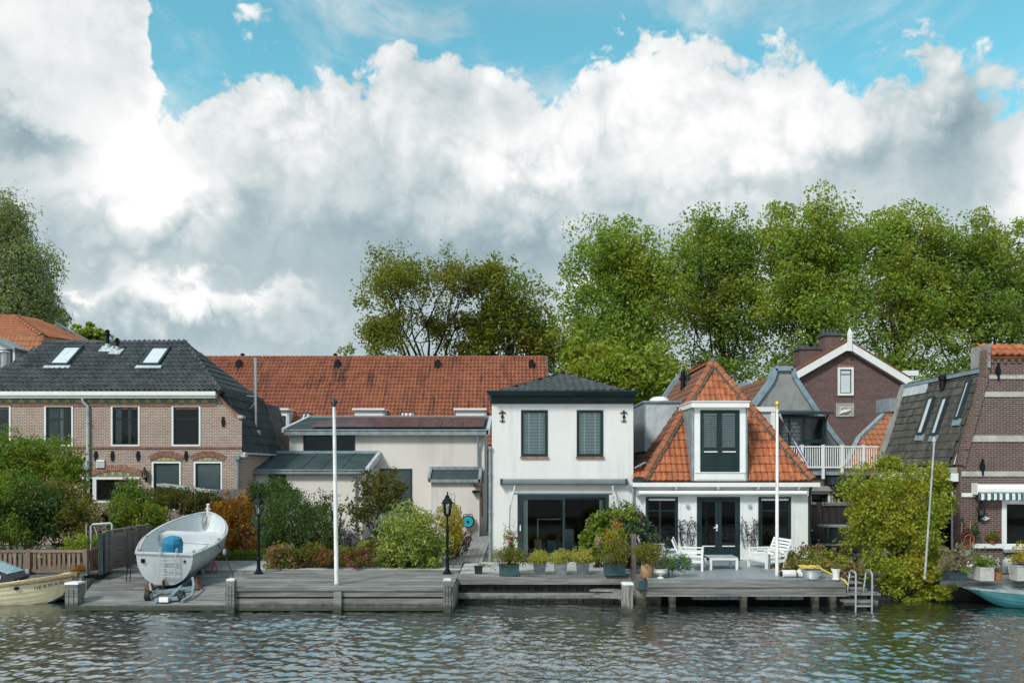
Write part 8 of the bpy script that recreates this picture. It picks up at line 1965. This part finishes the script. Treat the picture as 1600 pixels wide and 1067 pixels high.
# the planting bed in front of the barn
shrub('elder_bush', 'tall dark green elder bush against the cream annex wall', [B_(432, 772, 31.0, 36, 26, .9, 3400), B_(402, 772, 31.0, 14, 20, .5, 612)], .13, 'leaf_dark', (PX(430, 31), 31, ZG), 'bush', seed=51, stems=10, aspect=.4)
shrub('privet_bush', 'wide rounded dark grey green bush behind the left lamp post', [B_(455, 818, 28.0, 50, 48, 1.2, 12350), B_(505, 828, 28.0, 34, 42, 1.0, 5700), B_(425, 835, 27.6, 26, 36, .8, 3420)], .075, 'leaf_dark', (PX(460, 28), 28, ZG), 'bush', seed=52, per=50)
shrub('rose_bush', 'loose thin rose bush with sparse twigs behind the white flagpole', [B_(508, 788, 28.6, 26, 24, .6, 560), B_(540, 800, 28.6, 14, 24, .5, 200)], .08, 'leaf_pear', (PX(512, 28.6), 28.6, ZG), 'bush', seed=53, stems=22)
def pear(): return tree('pear_tree', 'small reddish green pear tree before the barn window', (PX(590, 30.0), 30, ZG), [B_(592, 776, 30, 44, 40, 1.0, 1500), B_(570, 800, 30, 28, 28, .8, 520), B_(612, 762, 30, 30, 26, .8, 640), B_(585, 750, 30, 24, 16, .7, 260)], .13, 'leaf_pear', seed=54, trunk_r=.06, limbs=18, twigs=26, per=24, spread=.16, fork=.12, bark='bark_pale')
pear()
shrub('laurel_bush', 'dense pale variegated laurel bush at the deck edge', [B_(645, 842, 26.7, 50, 44, 1.05, 4860), B_(612, 862, 26.4, 24, 28, .6, 1215), B_(675, 866, 26.4, 24, 26, .6, 1215)], .155, 'leaf_laurel', (PX(645, 26.7), 26.7, ZG), 'bush', seed=55, per=40, aspect=.42, svar=.25)
shrub('forsythia', 'yellow leaved shrub behind the right lamp post', [B_(708, 828, 28.6, 18, 38, .8, 3639), B_(690, 806, 29.5, 14, 22, .6, 840)], .075, 'leaf_yellow', (PX(706, 28.6), 28.6, ZG), 'bush', seed=56, stems=16)
shrub('crimson_shrub', 'small crimson and dark green shrub beside the brick path', [B_(727, 842, 31.5, 9, 14, .4, 500)], .07, 'leaf_crimson', (PX(727, 31.5), 31.5, ZG), 'bush', seed=57); shrub('box_ball', 'dark rounded dwarf shrub beside the path below the yellow shrub', [B_(716, 854, 29.4, 11, 14, .5, 900)], .06, 'leaf_dark', (PX(716, 29.4), 29.4, ZG), 'bush', seed=58)
shrub('hydrangea', 'pink faded hydrangea beside the left lamp post base', [B_(440, 870, 26.2, 26, 20, .5, 2250)], .10, 'leaf_lime', (PX(440, 26.2), 26.2, ZG), 'shrub', seed=59, flowers=[(44, .095, 'petal_dusty', 1.16)], per=26)
shrub('spurge', 'bushy yellow green perennial between hydrangea and rusty stonecrop', [B_(485, 870, 26.2, 26, 20, .45, 2550)], .08, 'leaf_olive', (PX(485, 26.2), 26.2, ZG), 'shrub', seed=60)
shrub('stonecrop', 'rust red stonecrop flowers left of the white flagpole', [B_(516, 870, 26.0, 18, 13, .4, 960)], .07, 'leaf_shrub', (PX(516, 26), 26, ZG), 'plant', seed=61, flowers=[(30, .085, 'petal_rust', 1.15)], per=20)
shrub('stonecrop', 'rust red stonecrop flowers right of the white flagpole', [B_(560, 868, 26.0, 20, 14, .4, 1120)], .07, 'leaf_shrub', (PX(560, 26), 26, ZG), 'plant', seed=62, flowers=[(36, .085, 'petal_rust', 1.15)], per=20)
shrub('aster', 'lilac flowering asters below the small pear tree', [B_(546, 842, 28.2, 17, 14, .5, 900)], .06, 'leaf_bluegreen', (PX(546, 28.2), 28.2, ZG), 'plant', seed=63, flowers=[(40, .06, 'petal_lilac', 1.14)], per=24)
shrub('bronze_fern', 'brownish orange low perennial in front of the pear tree stem', [B_(580, 858, 27.4, 20, 14, .5, 800)], .08, 'leaf_bronze', (PX(580, 27.4), 27.4, ZG), 'plant', seed=64)
def ground_cover():
    rng = np.random.default_rng(70); n = 9000; pts = np.stack([rng.uniform(-7.9, -2.75, n), rng.uniform(26.34, 34, n) , ZG + rng.uniform(0, .22, n) ** 1.0], -1); k = np.sin(pts[:, 0] * 3) + np.sin(pts[:, 1] * 2.3 + pts[:, 0]); pts = pts[k > -.9]
    o = leaf_mesh('ground_cover', pts, .085, 'leaf_lime', None, 70, kind='stuff'); rng = np.random.default_rng(71); pts = np.stack([rng.uniform(-12.8, -8.2, 2500), rng.uniform(28.2, 29.2, 2500), ZG + rng.uniform(0, .3, 2500)], -1); leaf_mesh('ground_cover', pts, .085, 'leaf_shrub', None, 71, kind='stuff')
ground_cover()
# plants by the white house and the cottage
shrub('hydrangea', 'big leaved green hydrangea with pink blooms beside the sliding door', [B_(935, 838, 26.2, 26, 36, .6, 2250)], .17, 'leaf_shrub', (PX(935, 26.2), 26.2, ZG), 'shrub', seed=81, flowers=[(7, .08, 'petal_rose', 1.15)], aspect=.75, per=30)
shrub('honeysuckle', 'tall climbing shrub with pinkish tips at the corner between house and cottage', [B_(985, 815, 26.0, 30, 26, .6, 3680), B_(975, 850, 26.0, 26, 30, .5, 2080), B_(1012, 835, 26.0, 14, 24, .4, 960), B_(998, 870, 25.6, 18, 20, .4, 800)], .085, 'leaf_bluegreen', (PX(985, 26), 26, ZG), 'shrub', seed=82, flowers=[(16, .08, 'petal_dusty', 1.12)])
shrub('honeysuckle', 'bright green vine top above the tall brown post', [B_(980, 806, 25.7, 22, 18, .45, 1300)], .08, 'leaf_lime', (PX(982, 25.8), 25.8, ZG), 'vine', seed=83)
shrub('hydrangea', 'wide mound of faded dusty pink hydrangeas on the terrace end', [B_(1255, 884, 25.2, 44, 24, .8, 3740), B_(1300, 888, 25.0, 30, 20, .7, 2210)], .10, 'leaf_lime', (PX(1270, 25.2), 25.2, ZT), 'shrub', seed=84, flowers=[(95, .10, 'petal_dusty', 1.14)], per=24)
shrub('dark_ferns', 'dark green ferns in the shade below the work table', [B_(1330, 880, 26.5, 20, 14, .6, 700)], .09, 'leaf_dark', (PX(1330, 26.5), 26.5, ZG), 'plant', seed=85); shrub('creeper', 'thin creeper hanging from the annex fascia', [B_(1318, 775, 32.9, 16, 14, .25, 260), B_(1310, 792, 31.2, 12, 6, .3, 160)], .09, 'leaf_dark', (PX(1330, 33), 33, ZG), 'vine', seed=86)
shrub('ivy', 'huge yellow green climbing ivy mound spilling over the quay into the water', [B_(1404, 782, 25.8, 74, 66, 1.5, 9500), B_(1400, 850, 25.6, 66, 56, 1.3, 7000), B_(1420, 905, 24.45, 58, 38, .62, 6000), B_(1460, 768, 26.4, 36, 34, .9, 2600), B_(1350, 800, 26.2, 30, 44, .9, 2000), B_(1470, 925, 23.9, 30, 18, .5, 900), B_(1388, 722, 26.0, 24, 16, .6, 420)], .115, 'leaf_vine', (PX(1410, 25.6), 25.6, ZG), 'ivy', seed=87, hang=9, per=60, stems=20, spread=.125)
